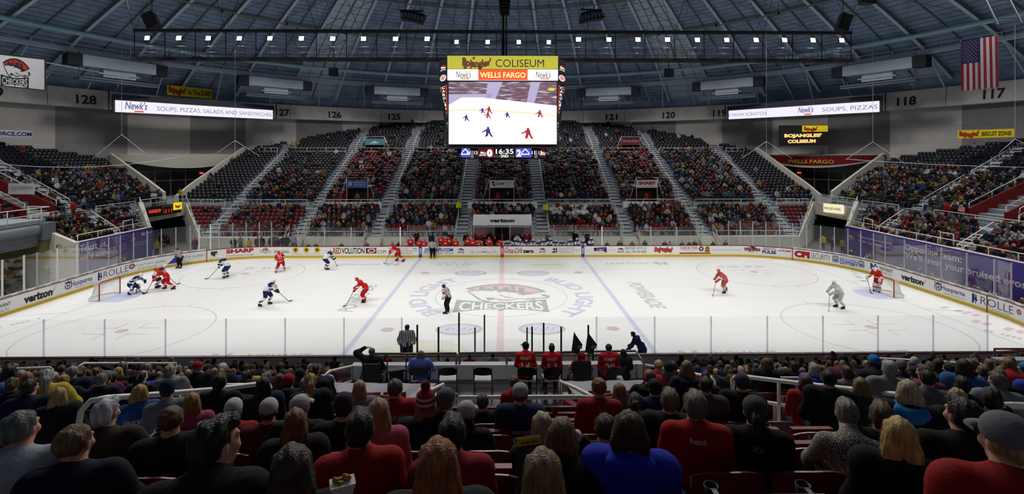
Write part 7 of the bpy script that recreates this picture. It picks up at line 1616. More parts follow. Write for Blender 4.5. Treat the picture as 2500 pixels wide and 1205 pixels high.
for i in range(0, 8):
    d = ROWD[i]; floor = 4.2+.324*i; x = -1.06*d-.3
    rowx = [s[0] for s in SEATS if s[6] == 'near' and s[5] != 'low' and abs(-s[1]-(24.5+.8*i)) < .2]
    for x in sorted(rowx):
        px = px_of(x, CAMY+d)[0]
        if not -90 < px < 2590: continue
        if 790 < px < 1590 and i < 8: continue
        if any(abs(x-q) < .46 for q in occupied.get(i, [])): continue
        if rr.random() > (.88 if i < 7 else .4): continue
        wom = rr.random() < .45; hair = rr.choice(['long', 'bob', 'wavy', 'tail', 'bun', 'long'] if wom else ['short', 'crop', 'short', 'curly', 'bald']); hc = rr.choice(HC); tc = rr.choice(PAL if i < 6 else PAL[:11])
        hat = rr.choice(['cap', 'cap', 'beanie']) if rr.random() < .2 else None; hatc = rr.choice(['1C1D22', '8A1A20', '6A6C72', '1E2440', 'A8A6A4', '2A78B4'])
        pose = rr.choice(['lap', 'lap', 'lap', 'cross', 'rest', 'left', 'right', 'knees', 'rest'])
        side = 'left' if px < 1250 else 'right'; cnt[i, side] = cnt.get((i, side), 0)+1
        lab = 'person with %s %s hair in %s, %s near row, %s placed, %s block' % (KN[hair], HN[hc], CN[tc], nth(i+1), nth(cnt[i, side]), side)
        if hat: lab = 'person in %s hat and %s, %s near row, %s placed, %s block' % ('knit' if hat == 'beanie' else 'peaked', CN[tc], nth(i+1), nth(cnt[i, side]), side)
        person((x+rr.uniform(-.04, .04), CAMY+d, floor), -.72*math.atan((px-1250)/FPX)+rr.uniform(-.2, .2), rr.uniform(.93, 1.06), pose, hair, hc, rr.choice(['top', 'coat', 'coat']), tc, rr.choice(['1E2433', '23262E', '3A4A66', '17181B']), hat, hatc, rr.choice([0, 0, 1, 2, 3]), lab, 'spectators in the near rows', tc if rr.random() < .2 else None, .93 if wom else 1.04)
# ---- crowd mass: far, side and lower near seats
SEATM = {'red': srgb('5E1114'), 'navy': srgb('151820')}
def seat_solid():
    b = MB(); n = 4
    for j in range(n):
        u0, u1 = -.23+.46*j/n, -.23+.46*(j+1)/n; q = lambda u: -.2-.05*(1-(u/.23)**2)
        b.hexa([(u0, q(u0), .42), (u1, q(u1), .42), (u1, q(u1)+.03, .42), (u0, q(u0)+.03, .42), (u0, q(u0)-.06, .84), (u1, q(u1)-.06, .84), (u1, q(u1)-.02, .84), (u0, q(u0)-.02, .84)])
    b.box(-.215, .215, -.17, -.09, .4, .8) ; b.box(-.26, -.23, -.25, .05, 0, .62); return b
def seat_flat():
    b = MB(); b.hexa([(-.23, -.25, .42), (.23, -.25, .42), (.23, -.2, .42), (-.23, -.2, .42), (-.23, -.31, .84), (.23, -.31, .84), (.23, -.27, .84), (-.23, -.27, .84)]); b.hexa([(-.21, -.19, .4), (.21, -.19, .4), (.21, -.1, .42), (-.21, -.1, .42), (-.21, -.22, .8), (.21, -.22, .8), (.21, -.14, .78), (-.21, -.14, .78)]); b.box(-.255, -.235, -.25, .0, 0, .6); return b
LEGC = [srgb(c) for c in ('23283A', '3A4660', '17181B', '2A2C32', '5A5040')]
CPAL = [srgb(c) for c in ['17181B']*12+['1F2740']*4+['33353B']*3+['55575E', '6E7078', '8E9096', 'B4B4B8', 'C9C9CC', '8E2226', '7A1C20', '5A1A22', '5A4A38', '3A3226', '2A3A80', '35607E', '3A5040', '5A2E44', '96863E', '7A5A3A', '6E4A5E', '6A7E94']]
SKC = [srgb(c) for c in ('C99A7E', 'B98568', '8A5A40', 'D2A88E', 'C99A7E')]
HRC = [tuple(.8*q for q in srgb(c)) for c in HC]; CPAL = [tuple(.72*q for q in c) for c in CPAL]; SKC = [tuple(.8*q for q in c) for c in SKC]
def lod(J, res, hair):
    sk = body_prims(J, False); tp = top_prims(J, .01); lg = leg_prims(J)+shoe_prims(J); hr = hair_prims(J, hair)
    V, F = grow(sk+tp+lg+hr, res, .03); V32 = V.astype(np.float32)
    mn = lambda P: np.min([sd(p, V32) for p in P], 0)
    D = np.stack([mn(sk)+.004+np.where((V32[:, 2] > J['hed'][2]+.035) & (np.abs(V32[:, 0]) < .12), .05, 0), mn(tp), mn(lg), mn(hr)+(.02*(V32[:, 1] > J['hed'][1]+.02))], -1); return V, F, D.argmin(-1)
LOD = {}
for res, tg in ((.062, 'far'), (.045, 'mid')):
    LOD[tg] = [lod(POSES[p], res, hh) for p, hh in (('lap', 'crop'), ('cross', 'long'), ('knees', 'crop'), ('rest', 'bob'), ('chin', 'long'))]
def standing(lean=.05, arms='side'):
    J = dict(pel=v3(0, 0, .95), bel=v3(0, .02, 1.13), che=v3(0, .02+lean*.2, 1.34), nek=v3(0, .02+lean*.3, 1.49), hed=v3(0, .05+lean*.4, 1.63))
    for s, q in ((-1, 'L'), (1, 'R')):
        J['sh'+q] = v3(s*.19, .01+lean*.25, 1.43); J['hip'+q] = v3(s*.1, 0, .92); J['kne'+q] = v3(s*.11, .03, .5); J['ank'+q] = v3(s*.12, 0, .09); J['toe'+q] = v3(s*.14, .16, .04)
        if arms == 'side': J['elb'+q] = v3(s*.25, -.01, 1.15); J['wri'+q] = v3(s*.25, .06, .92); J['han'+q] = v3(s*.245, .09, .83)
        if arms == 'cross': J['elb'+q] = v3(s*.25, .08, 1.17); J['wri'+q] = v3(-s*.02, .24, 1.23+s*.02); J['han'+q] = v3(-s*.1, .22, 1.26+s*.02)
        if arms == 'fwd': J['elb'+q] = v3(s*.25, .1, 1.16); J['wri'+q] = v3(s*.14, .32, 1.13); J['han'+q] = v3(s*.1, .4, 1.13)
    return J
LOD['stand'] = [lod(standing(), .055, 'crop'), lod(standing(arms='cross'), .055, 'long')]
acc = []        # (proto, x, y, z, rz, scale, colours)
def add_crowd(tg, k, x, y, z, rz, top=None):
    acc.append((tg, k, x, y, z, rz, rr.uniform(.92, 1.08), [rr.choice(SKC), top or rr.choice(CPAL), rr.choice(LEGC), rr.choice(HRC)]))
def density(x, y, z, col, bank, stand, row):
    if stand == 'far':
        if bank == 'low': return .03 if x < -29.3 else (.42 if x < -22 else (.05 if x > 31.3 else (.62 if row < 2 else .86)))*(.25 if row < 2 and abs(x) < 13 else 1)
        if bank == 'mid':
            k = row-7; f = 1 if k < 11 else .75
            if x < -32: return .03
            if x < -23: return .6 if k < 9 else .1
            if x < -13.6: return .68 if k < 6 else (.45 if k < 12 else .28)
            if x > 31.8: return .22 if k < 5 else .03
            return (.82 if col == 'navy' else .72)*f
        return .16 if (-11 < x < 12 and row < 34) else .06
    if stand in ('left', 'right'):
        if bank == 'low': return .82 if stand == 'left' else .88
        if bank == 'mid': return (.72 if row < 13 else .3) if col == 'navy' else .3
        return .02
    return .9 if bank == 'low' else 0
lowcand = []
for s in SEATS:
    x, y, z, rz, col, bank, stand, row = s
    px, py, dd = px_of(x, y, z+.8)
    s.append(dd); s.append(px)
    if stand == 'near' and bank != 'low': s.append(False); continue
    t = rr.random() < density(x, y, z, col, bank, stand, row); s.append(t)
    if t and stand == 'near' and 20 < px < 2480: lowcand.append((dd, row, x, y, z)); continue
    if t and -60 < px < 2560 and dd > 1:
        fx, fy = seat_fwd(rz); f = .06
        top = None
        if stand == 'far' and bank == 'low' and 4.5 < x < 10 and row in (4, 5, 6) and rr.random() < .6: top = srgb('C9C9CC')
        add_crowd('far' if stand == 'far' else 'mid', rr.randrange(5), x-fx*f, y-fy*f, z-.02, rz+rr.uniform(-.3, .3), top)
lowcand.sort()
LOWN = 298-PERSON_N[0]-62      # players, officials and deck visitors make up the rest of the three hundred
for dd, row, x, y, z in lowcand[LOWN:]: add_crowd('mid', rr.randrange(5), x, y-.06, z-.02, rr.uniform(-.3, .3))
rk = {}
for dd, row, x, y, z in sorted(lowcand[:LOWN], key=lambda q: (q[1], q[2])):
    wom = rr.random() < .45; hair = rr.choice(['long', 'bob', 'tail', 'bun'] if wom else ['short', 'crop', 'bald']); hc = rr.choice(HC); tc = rr.choice(PAL); hat = rr.choice(['cap', 'beanie']) if rr.random() < .22 else None; hatc = rr.choice(['1C1D22', '8A1A20', '6A6C72', '1E2440'])
    rk[row] = rk.get(row, 0)+1
    lab = 'person %s in %s, %s lower near row, %s from left' % ('in a hat' if hat else 'with %s %s hair' % (KN[hair], HN[hc]), CN[tc], nth(7-row), nth(rk[row]))
    person((x, y-.06, z), -.6*math.atan((px_of(x, y)[0]-1250)/FPX)+rr.uniform(-.2, .2), rr.uniform(.94, 1.06), rr.choice(['lap', 'cross', 'rest', 'left', 'right']), hair, hc, rr.choice(['top', 'coat']), tc, '1E2433', hat, hatc, rr.choice([0, 0, 1, 2, 3]), lab, 'spectators in the lower near bank')
# people at ice level behind the glass, standing staff
for x in np.arange(-27.5, 27.6, .62):
    if abs(x) > 9.8 and rr.random() < .42 and abs(x) < 22.5: add_crowd('far', rr.randrange(5), x, 14.1, .05, PI+rr.uniform(-.3, .3))
for i in range(16): add_crowd('stand', i % 2, rr.uniform(-27, -20.8), rr.uniform(14.2, 15.6), 0, PI+rr.uniform(-.6, .6))
for y in np.arange(-8, 9.5, .62):
    if rr.random() < .8: add_crowd('mid', rr.randrange(5), 31.35, y, .05, PI/2)
    if y > 3.8 and rr.random() < .3: add_crowd('mid', rr.randrange(5), -31.35, y, .05, -PI/2)
for x, y, z, rz, c, k in ((-4.9, 21, 2.9, PI, 'B8D030', 0), (4.75, 20.4, 2.7, PI, 'B8D030', 0), (-19, 24.0, 3.6, PI, 'A8181E', 0), (-17, 23.9, 3.6, PI, '55575E', 1), (-.6, 24.0, 3.6, PI, 'A8181E', 0), (.6, 24, 3.6, PI, '1B1C20', 1), (17, 24, 3.6, PI, 'A8181E', 0), (-37.2, 8.9, 4.2, -PI/2, 'B02018', 0), (37.2, 6.2, 4.2, PI/2, 'B02018', 0), (37.2, 5.4, 4.2, PI/2, '1B1C20', 1), (37.0, 4.6, 4.2, PI/2, 'C07A8A', 1), (-37, 23, 4.2, PI*.9, 'B8A020', 0), (-37.4, 20, 4.2, -2.2, '33353B', 0), (-37, 18.6, 4.2, -2.2, 'A8A8AE', 1), (-33.2, 13.5, 0, -2, 'B8A020', 0), (-30.2, 14.6, 0, -2.5, '5A1A22', 0), (-24.9, 14.5, 0, PI, 'C8A818', 0), (33.2, 13.2, 0, 2.2, 'C8A818', 0), (33, 14.4, 0, 2.4, '1B1C20', 1), (32.2, 14.8, 0, 2.4, 'C8A818', 0), (-33.4, -1, 0, -1.6, '1B1C20', 0), (-34, .8, 0, -1.2, '1B1C20', 0), (-33.2, 1.9, 0, -1.4, '33353B', 1), (-29.2, 30.6, 6.6, PI, 'B4B4B8', 0), (-31.5, 40.3, 9.9, PI, '6E7078', 0), (24.9, 48, 13, PI, '2A6A9A', 0)):
    add_crowd('stand', k, x, y, z, rz, srgb(c))
# near lower bank and floor rows
for x in np.arange(-27, 27.2, .56):
    for y, z in ((-14.2, .14), (-14.95, .28), (-15.7, .45)):
        if abs(x) < 6.4: continue
        if rr.random() < .84: add_crowd('mid', rr.randrange(5), x+rr.uniform(-.08, .08), y, z, rr.uniform(-.25, .25))
for x, c in ((-3.4, '33353B'), (-2.9, '1B1C20'), (-2.5, '6E2A4A'), (-2.1, '1B1C20'), (-1.2, '8A1A24'), (-.25, '8E9096'), (.35, '1B1C20'), (3.2, '1B1C20'), (-4.6, '8A1A24'), (-5.2, '3A3226')): add_crowd('mid', 0, x, -14.7, .25 if c not in ('8A1A24', '8E9096') else .5, 0, srgb(c))
V_, F_, C_ = [], [], []; base = 0
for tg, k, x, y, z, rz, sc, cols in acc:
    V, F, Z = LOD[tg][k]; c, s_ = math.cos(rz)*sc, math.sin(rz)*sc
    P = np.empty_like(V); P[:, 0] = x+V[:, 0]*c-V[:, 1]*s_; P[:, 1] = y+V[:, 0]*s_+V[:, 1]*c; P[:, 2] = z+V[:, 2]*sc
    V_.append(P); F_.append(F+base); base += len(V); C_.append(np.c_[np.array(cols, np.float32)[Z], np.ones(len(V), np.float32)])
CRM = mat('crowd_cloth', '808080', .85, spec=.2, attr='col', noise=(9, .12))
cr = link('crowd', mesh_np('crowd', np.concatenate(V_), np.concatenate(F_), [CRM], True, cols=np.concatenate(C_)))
tag(cr, 'seated crowd of spectators filling the far, end and lower near stands', 'crowd', None, 'stuff')
print('CROWD', len(acc), base)
# ---- seats: the 300 that show largest are individuals, the rest one mass
SEATP = {'red': mat('seat_red', '6A1014', .38, spec=.5), 'navy': mat('seat_navy', '151820', .38, spec=.5)}; IRON = mat('seat_iron', '3A3B3F', .45, metal=.5)
def seat_parts(up=True):
    b = MB(); n = 8
    for j in range(n):
        u0, u1 = -.235+.47*j/n, -.235+.47*(j+1)/n; q = lambda u: -.2-.05*(1-(u/.235)**2); t = lambda u: .83-.05*(abs(u)/.235)**3
        b.hexa([(u0, q(u0), .4), (u1, q(u1), .4), (u1, q(u1)+.016, .4), (u0, q(u0)+.016, .4), (u0, q(u0)-.07, t(u0)), (u1, q(u1)-.07, t(u1)), (u1, q(u1)-.054, t(u1)), (u0, q(u0)-.054, t(u0))])
    back = b.mesh('seat_back', SEATP['red']); b = MB()
    if up: b.hexa([(-.21, -.17, .42), (.21, -.17, .42), (.21, -.1, .43), (-.21, -.1, .43), (-.2, -.2, .8), (.2, -.2, .8), (.2, -.13, .79), (-.2, -.13, .79)])
    else: b.hexa([(-.21, -.18, .42), (.21, -.18, .42), (.21, .26, .43), (-.21, .26, .43), (-.21, -.18, .47), (.21, -.18, .47), (.21, .25, .48), (-.21, .25, .48)])
    pan = b.mesh('seat_pan', SEATP['red']); b = MB()
    b.box(-.275, -.24, -.27, -.2, 0, .66); b.box(-.275, -.245, -.27, .14, .6, .64); b.box(-.29, -.23, -.3, -.17, 0, .02); b.lathe([(.0, 0), (.035, 0), (.042, .1), (.038, .1), (.032, .01)], (-.26, .17, .54), 10); iron = b.mesh('armrest', IRON)
    return back, pan, iron
SP_UP, SP_DN = seat_parts(True), seat_parts(False)
near = [s for s in SEATS if s[6] == 'near' and s[5] != 'low' and s[8] < 6.6 and -120 < s[9] < 2620 and s[8] > .9]
others = sorted([s for s in SEATS if s[6] != 'near' and not s[10] and 0 < s[9] < 2500 and s[8] > 5], key=lambda s: s[8])[:300-len(near)]
ind = {id(s) for s in near+others}; seq = {}
for s in near+others:
    x, y, z, rz, col, bank, stand, row = s[:8]; taken = stand == 'near' and any(abs(x-q) < .3 for q in occupied.get(row-7, []))
    seq[stand, row] = seq.get((stand, row), 0)+1
    lab = '%s folding seat, %s in the %s row of the %s stand, counted in view' % (col, nth(seq[stand, row]), nth(row+1), stand)
    t = empty('stadium_seat', (x, y, z), rz, lab, 'seat', 'folding seats of the %s stand' % stand)
    for nm, me in zip(('seat_back', 'seat_pan', 'armrest'), SP_DN if taken else SP_UP): child(nm, me, t, SEATP[col] if nm != 'armrest' else IRON)
b = seat_flat(); SV = np.array(b.V, np.float32); SF = np.array(b.F, np.int32); V_, F_, C_ = [], [], []; base = 0
for s in SEATS:
    if id(s) in ind or not -80 < s[9] < 2580 or s[8] < 1: continue
    x, y, z, rz = s[:4]; c, s_ = math.cos(rz), math.sin(rz); P = np.empty_like(SV); P[:, 0] = x+SV[:, 0]*c-SV[:, 1]*s_; P[:, 1] = y+SV[:, 0]*s_+SV[:, 1]*c; P[:, 2] = z+SV[:, 2]
    V_.append(P); F_.append(SF+base); base += len(SV); C_.append(np.tile(np.array([*SEATM[s[4]], 1], np.float32), (len(SV), 1)))
sm = link('seat_rows', mesh_np('seat_rows', np.concatenate(V_), np.concatenate(F_), [mat('seat_plastic', '808080', .38, spec=.5, attr='col')], False, cols=np.concatenate(C_)))
tag(sm, 'rows of red and navy folding seats in the far and end stands', 'seats', None, 'stuff')
print('SEATS', len(SEATS), len(near), len(others), 'PERSONS', PERSON_N[0])
# ================================================================ PLAYERS, OFFICIALS, BENCHES, VIEWING DECK
def on_ice(px, py): d = (CAMZ)*FPX/(py-HOR); x, y, z = wp(px, py, d); return (x, y, .0)
def skater(lean=.55, stride=0.0, crouch=.1, tuck=0.0, reach=0.0):
    h = .98-crouch; J = dict(pel=v3(0, -.12, h), bel=v3(0, -.04, h+.17), che=v3(0, .06+lean*.3, h+.37), nek=v3(0, .08+lean*.48, h+.5), hed=v3(0, .14+lean*.62, h+.615))
    for s, q in ((-1, 'L'), (1, 'R')):
        b = stride*s; J['sh'+q] = v3(s*.21, .06+lean*.42, h+.45); J['hip'+q] = v3(s*.12, -.12, h-.03)
        J['kne'+q] = v3(s*(.17+.1*max(-b, 0)), .14-.3*max(-b, 0), .52); J['ank'+q] = v3(s*(.17+.34*max(-b, 0)), -.06-.5*max(-b, 0), .15+.05*max(-b, 0)); J['toe'+q] = J['ank'+q]+v3(s*.02, .2, -.08)
        J['elb'+q] = v3(s*.33, .2+lean*.3, h+.2); J['wri'+q] = v3(.1+s*.16+reach, .42+lean*.3, h+.04-.1*(s < 0)); J['han'+q] = v3(.11+s*.13+reach, .48+lean*.3, h+.01-.12*(s < 0))
    return J
SKJ = {'glide': skater(), 'stride': skater(.7, 1.0, .14), 'turn': skater(.35, -.7, .08, reach=-.12), 'upright': skater(.2, .3, .02)}
def goalie():
    J = skater(.75, 0, .3); h = .68
    for s, q in ((-1, 'L'), (1, 'R')):
        J['kne'+q] = v3(s*.2, .2, .42); J['ank'+q] = v3(s*.34, -.02, .13); J['toe'+q] = v3(s*.38, .2, .06); J['elb'+q] = v3(s*.4, .25, .95); J['wri'+q] = v3(s*.42, .48, .78); J['han'+q] = v3(s*.42, .55, .75)
    return J
SKJ['goalie'] = goalie()
def official():
    J = skater(.1, 0, .0); h = .98
    for s, q in ((-1, 'L'), (1, 'R')):
        J['kne'+q] = v3(s*.14, .0, .54); J['ank'+q] = v3(s*.15, -.08, .15); J['toe'+q] = v3(s*.19, .12, .07); J['elb'+q] = v3(s*.32, -.02, h+.22); J['wri'+q] = v3(s*.31, .1, h-.0); J['han'+q] = v3(s*.3, .14, h-.06)
    return J
SKJ['official'] = official(); SKJ['keeper'] = official()
for s, q in ((-1, 'L'), (1, 'R')): SKJ['keeper']['elb'+q] = v3(s*.38, .12, 1.1); SKJ['keeper']['wri'+q] = v3(s*.42, .34, .95); SKJ['keeper']['han'+q] = v3(s*.42, .42, .92)
def benchj(up):
    J = standing(.12, 'fwd')
    return J
SKJ['bench'] = benchj(True)
def zone_mesh(name, prims, res, zones, nm, k=.04, disp=None, cut=None):
    V, F = grow(prims, res, k, cut, disp); c = V[F].mean(1); fm = zones(c) if zones else np.zeros(len(F), int)
    return mesh_np(name, V, F, [base_m]*nm, True, fm)
HK = {}
for k, J in SKJ.items():
    h = float(J['pel'][2]); g = k in ('goalie', 'keeper')
    HK[k, 'body'] = fig_mesh('hockey_body_'+k, body_prims(J, False)+[elp(J['han'+q], v3(.045, .06, .04)) for q in 'LR'], .018, SKIN[0], .02)
    jp = [elp(J['pel']+v3(0, .02, .05), v3(.24, .2, .15)), elp(J['bel'], v3(.235, .19, .2)), elp(J['che'], v3(.25, .18, .18)), cap(J['shL'], J['shR'], .095), cap(J['che'], J['nek'], .13, .09)]
    for q in 'LR': jp += chain([J['sh'+q], J['elb'+q], J['elb'+q]+(J['wri'+q]-J['elb'+q])*.9], [.1, .088, .078])
    def yk(c, J=J, h=h):
        arm = np.abs(c[:, 0]) > .27; z = c[:, 2]; sh = J['shL'][2]; ez = J['elbL'][2]; f = np.zeros(len(c), int)
        f[(z > sh-.02) | (arm & (z > ez+.12))] = 2; f[(~arm & (z > h+.02) & (z < h+.07)) | (arm & (np.abs(z-ez) < .05))] = 1; return f
    HK[k, 'jersey'] = zone_mesh('jersey_'+k, jp, .022, yk, 3, .05, fold(.008, 13, len(k)))
    pp = [elp(J['pel']-v3(0, 0, .02), v3(.22, .18, .15))]
    for q in 'LR': pp += chain([J['hip'+q], J['hip'+q]+(J['kne'+q]-J['hip'+q])*.85], [.155, .125])
    HK[k, 'pants'] = fig_mesh('hockey_pants_'+k, pp, .024, base_m, .05)
    sp = []
    for q in 'LR': sp += chain([J['kne'+q], J['ank'+q]+v3(0, 0, .05)], [.1, .07]) if not g else [elp((J['kne'+q]+J['ank'+q])/2+v3(0, .09, .02), v3(.15, .075, .36))]
    HK[k, 'sock'] = zone_mesh('sock_'+k, sp, .02, lambda c: ((c[:, 2] > .3) & (c[:, 2] < .38)).astype(int), 2, .03)
    b = MB()
    for q in 'LR':
        a, t = J['ank'+q], J['toe'+q]; d = Vector((t-a)); d.z = 0; d.normalize(); f = Vector(a)-d*.05; e = Vector(t)+d*.04
        b.tube([Vector(a)+Vector((0, 0, .06)), Vector(a)-Vector((0, 0, .02)), Vector(t)-Vector((0, 0, 0))+d*.02], [.062, .062, .045], 8); z0 = min(a[2], t[2])-.07; b.bar((f.x, f.y, a[2]-.1), (e.x, e.y, a[2]-.1), .018, .06); b.bar((f.x, f.y, a[2]-.14), (e.x, e.y, a[2]-.14), .008, .03)
    HK[k, 'skate'] = b.mesh('skate_'+k, [base_m])
    c = J['hed']; hp = [elp(c+v3(0, -.015, .05), v3(.105, .125, .1)), elp(c+v3(0, -.05, 0), v3(.095, .085, .09))]
    if g: hp += [elp(c+v3(0, .03, -.03), v3(.1, .11, .13))]
    HK[k, 'helmet'] = fig_mesh('helmet_'+k, hp, .015, base_m, .03, None if g else (lambda X, c=c: np.minimum(X[..., 1]-c[1]-.05, .05-(X[..., 2]-c[2]))))
    gp = []
    for q in 'LR': gp += [elp(J['han'+q]-v3(0, .02, 0), v3(.075, .095, .075)), cap(J['wri'+q], J['elb'+q]*.25+J['wri'+q]*.75, .075, .08)] if not g else [elp(J['han'+q], v3(.11, .06, .15))]
    HK[k, 'glove'] = fig_mesh('glove_'+k, gp, .018, base_m, .02)
    b = MB(); R_, L_ = Vector(J['hanR']), Vector(J['hanL'])
    if k not in ('bench', 'official'):
        d = (L_-R_) if not g else Vector((-.1, .1, -1)); hi, lo = (R_, L_) if not g else (R_, R_+Vector((-.3, .2, -.6)))
        d = (lo-hi).normalized(); tip = Vector((lo.x-.55, lo.y+.42, .03)) if not g else Vector((-.05, .75, .03)); b.bar(hi-d*.08, lo, .022, .03); b.bar(lo, tip, .022, .03); b.bar(tip, tip+Vector((-.22, .14, 0)), .02, .07)
        if g: b.bar(lo+(tip-lo)*.35, tip, .03, .09)
        HK[k, 'stick'] = b.mesh('stick_'+k, [base_m])
STRIPE = bpy.data.materials.new('official_stripes'); STRIPE.use_nodes = True
nt = STRIPE.node_tree; tc = nt.nodes.new('ShaderNodeTexCoord'); sx_ = nt.nodes.new('ShaderNodeSeparateXYZ'); nt.links.new(tc.outputs['Object'], sx_.inputs[0])
m1 = nt.nodes.new('ShaderNodeMath'); m1.operation = 'MULTIPLY'; m1.inputs[1].default_value = 13; m2_ = nt.nodes.new('ShaderNodeMath'); m2_.operation = 'FRACT'; m3 = nt.nodes.new('ShaderNodeMath'); m3.operation = 'GREATER_THAN'; m3.inputs[1].default_value = .5
nt.links.new(sx_.outputs[0], m1.inputs[0]); nt.links.new(m1.outputs[0], m2_.inputs[0]); nt.links.new(m2_.outputs[0], m3.inputs[0]); mx = nt.nodes.new('ShaderNodeMix'); mx.data_type = 'RGBA'
mx.inputs[6].default_value = (.012, .012, .013, 1); mx.inputs[7].default_value = (.75, .75, .74, 1); nt.links.new(m3.outputs[0], mx.inputs[0]); nt.links.new(mx.outputs[2], nt.nodes['Principled BSDF'].inputs['Base Color'])
def sm_(me, o, ms):
    for i, m in enumerate(ms): o.material_slots[i].link = 'OBJECT'; o.material_slots[i].material = m
KIT = {'red': dict(j=('C2221C', 'D8D4D0'), p='A81A18', s=('C2221C', 'D8D4D0'), h='C41E1A', g='B01E1C'), 'pale': dict(j=('B8524C', 'D8CCCA'), p='A84A44', s=('C08A86', 'D8D4D0'), h='C0605A', g='A85A54'),
       'white': dict(j=('DCDDE0', '23264E'), p='23264E', s=('DCDDE0', '23264E'), h='E2E2E2', g='23264E'), 'goal': dict(j=('C2221C', 'D8D4D0'), p='A81A18', s=('DAD6D2', 'B8241E'), h='E2E0DE', g='D0CCC8'), 'navy': dict(j=('23264E', '1B1D3A'), p='1B1D36', s=('23264E', 'C8C8CC'), h='1C1E38', g='1B1D36'), 'ref': dict(j=None, p='131315', s=('131315', '131315'), h='141416', g='C99A7E'), 'grey': dict(j=('C9CBC9', '9A9EA0'), p='A8ACAE', s=('C9CBC9', 'B0B2B4'), h='D0D0D0', g='A8ACAE')}
def hockey(pose, kit, loc, rz, label, group=None, sc=1.03, stick=True, back=None, arm=False, tilt=0):
    K = KIT[kit]; r = link('person', HK[pose, 'body']); r.location = loc; r.rotation_euler = (0, tilt, rz); r.scale = (sc, sc, sc); r.material_slots[0].link = 'OBJECT'; r.material_slots[0].material = SKIN[0]; tag(r, label, 'person', group)
    j = link('jersey', HK[pose, 'jersey'], r); sm_(0, j, [STRIPE]*3 if kit == 'ref' else [cloth_m(c) for c in (*K['j'], K['j'][0] if kit != 'white' else K['j'][1])])
    child('hockey_pants', HK[pose, 'pants'], r, cloth_m(K['p'])); o = link('sock', HK[pose, 'sock'], r); sm_(0, o, [cloth_m(c) for c in K['s']])
    child('skate', HK[pose, 'skate'], r, mat('skate_black', '1A1A1C', .4)); child('helmet', HK[pose, 'helmet'], r, mat('helmet_'+kit, K['h'], .3, spec=.5))
    if kit != 'ref': child('glove', HK[pose, 'glove'], r, cloth_m(K['g']))
    if stick and (pose, 'stick') in HK and kit != 'ref': child('hockey_stick', HK[pose, 'stick'], r, mat('stick_dark', '3A3634', .5))
    if kit in ('red', 'white') and not back:
        from mathutils.bvhtree import BVHTree
        if (pose, 'bv') not in HK: me = HK[pose, 'jersey']; HK[pose, 'bv'] = BVHTree.FromPolygons([v.co[:] for v in me.vertices], [tuple(p.vertices) for p in me.polygons])
        b = MB(); c = Vector(SKJ[pose]['che']); rim = [(.12, .02), (.09, .06), (-.09, .06), (-.12, .02), (-.06, -.03), (-.1, -.09), (.1, -.09), (.06, -.03)] if kit == 'red' else [(0, .1), (.1, 0), (0, -.12), (-.1, 0)]; vs = []
        for u, v in [(0, -.01)]+rim: hit = HK[pose, 'bv'].ray_cast(c+Vector((u, 1, v)), Vector((0, -1, 0))); vs.append((hit[0] or c)+Vector((0, .012, 0)))
        b.add(vs, [(0, i+1, (i+1) % len(rim)+1) for i in range(len(rim))]); b.build('chest_crest', cloth_m('D8D4D0' if kit == 'red' else '23264E'), j)
    if arm:
        b = MB()
        for q in 'LR':
            J = SKJ[pose]; a = Vector(J['sh'+q])*.6+Vector(J['elb'+q])*.4; e = Vector(J['sh'+q])*.35+Vector(J['elb'+q])*.65; b.tube([a, e], .125, 12)
        b.build('armband', mat('armband_orange', 'D8541A', .7), j)
    if back:
        V, F = text2d(back, .05); W = V[:, 0].max(); J = SKJ[pose]; c = J['che']; n_ = Vector((0, -1, .35)).normalized(); b = MB(); up = Vector((0, .35*1.0, 1)).normalized()
        from mathutils.bvhtree import BVHTree
        me = HK[pose, 'jersey']; T = BVHTree.FromPolygons([v.co[:] for v in me.vertices], [tuple(p.vertices) for p in me.polygons]); vs = []
        for u, v in V:
            p = Vector(c)+Vector(((u/W-.5)*.3, 0, (v-.5)*.26)); hit = T.ray_cast(p+Vector((0, -1, 0)), Vector((0, 1, 0))); q = hit[0] if hit[0] else p; vs.append(q+Vector((0, -.008, 0)))
        b.add(vs, F); b.build('back_number', mat('number_white', 'D8D8D8', .6), j)
    return r
P2 = PI/2
hockey('goalie', 'white', on_ice(324, 716), -P2-.1, 'goalkeeper in white and navy crouching in front of the left goal')
hockey('keeper', 'goal', on_ice(2142, 712), P2+.35, 'goalkeeper in red standing beside the right goal', sc=1.04)
hockey('stride', 'red', on_ice(403, 706), P2+.6, 'skater in red battling near the left goal beside a white one')
hockey('glide', 'white', on_ice(384, 702), -P2+.3, 'skater in white and navy battling near the left goal beside a red one')
hockey('glide', 'white', on_ice(552, 677), P2-.2, 'skater in white and navy below the red block-letter advert', stick=True)
hockey('stride', 'red', on_ice(690, 661), .5, 'skater in red jersey number 24 leaning toward the far boards', back='24', tilt=-.18)
hockey('glide', 'white', on_ice(797, 657), -.9, 'skater in white near the far boards under the hashtag advert')
hockey('turn', 'white', on_ice(655, 744), -P2, 'skater in white and navy alone in the left circle', back='8')
hockey('stride', 'red', on_ice(970, 637), P2+.3, 'skater in red chasing the puck along the far boards')
hockey('glide', 'red', on_ice(889, 737), P2+.2, 'skater in red gliding left of the left blue line')
hockey('turn', 'pale', on_ice(1766, 714), P2, 'skater in faded red crossing the right far circle')
hockey('upright', 'grey', on_ice(2046, 751), P2, 'skater in pale grey standing at the right near circle')
hockey('official', 'ref', on_ice(437, 654), PI-.3, 'official in stripes with orange armbands by the left corner boards', arm=True)
hockey('official', 'ref', on_ice(1056, 630), PI, 'official in black and white stripes at the left blue line by the far boards')
hockey('official', 'ref', on_ice(1090, 764), 1.3, 'official in stripes with orange armbands inside the centre circle', arm=True)
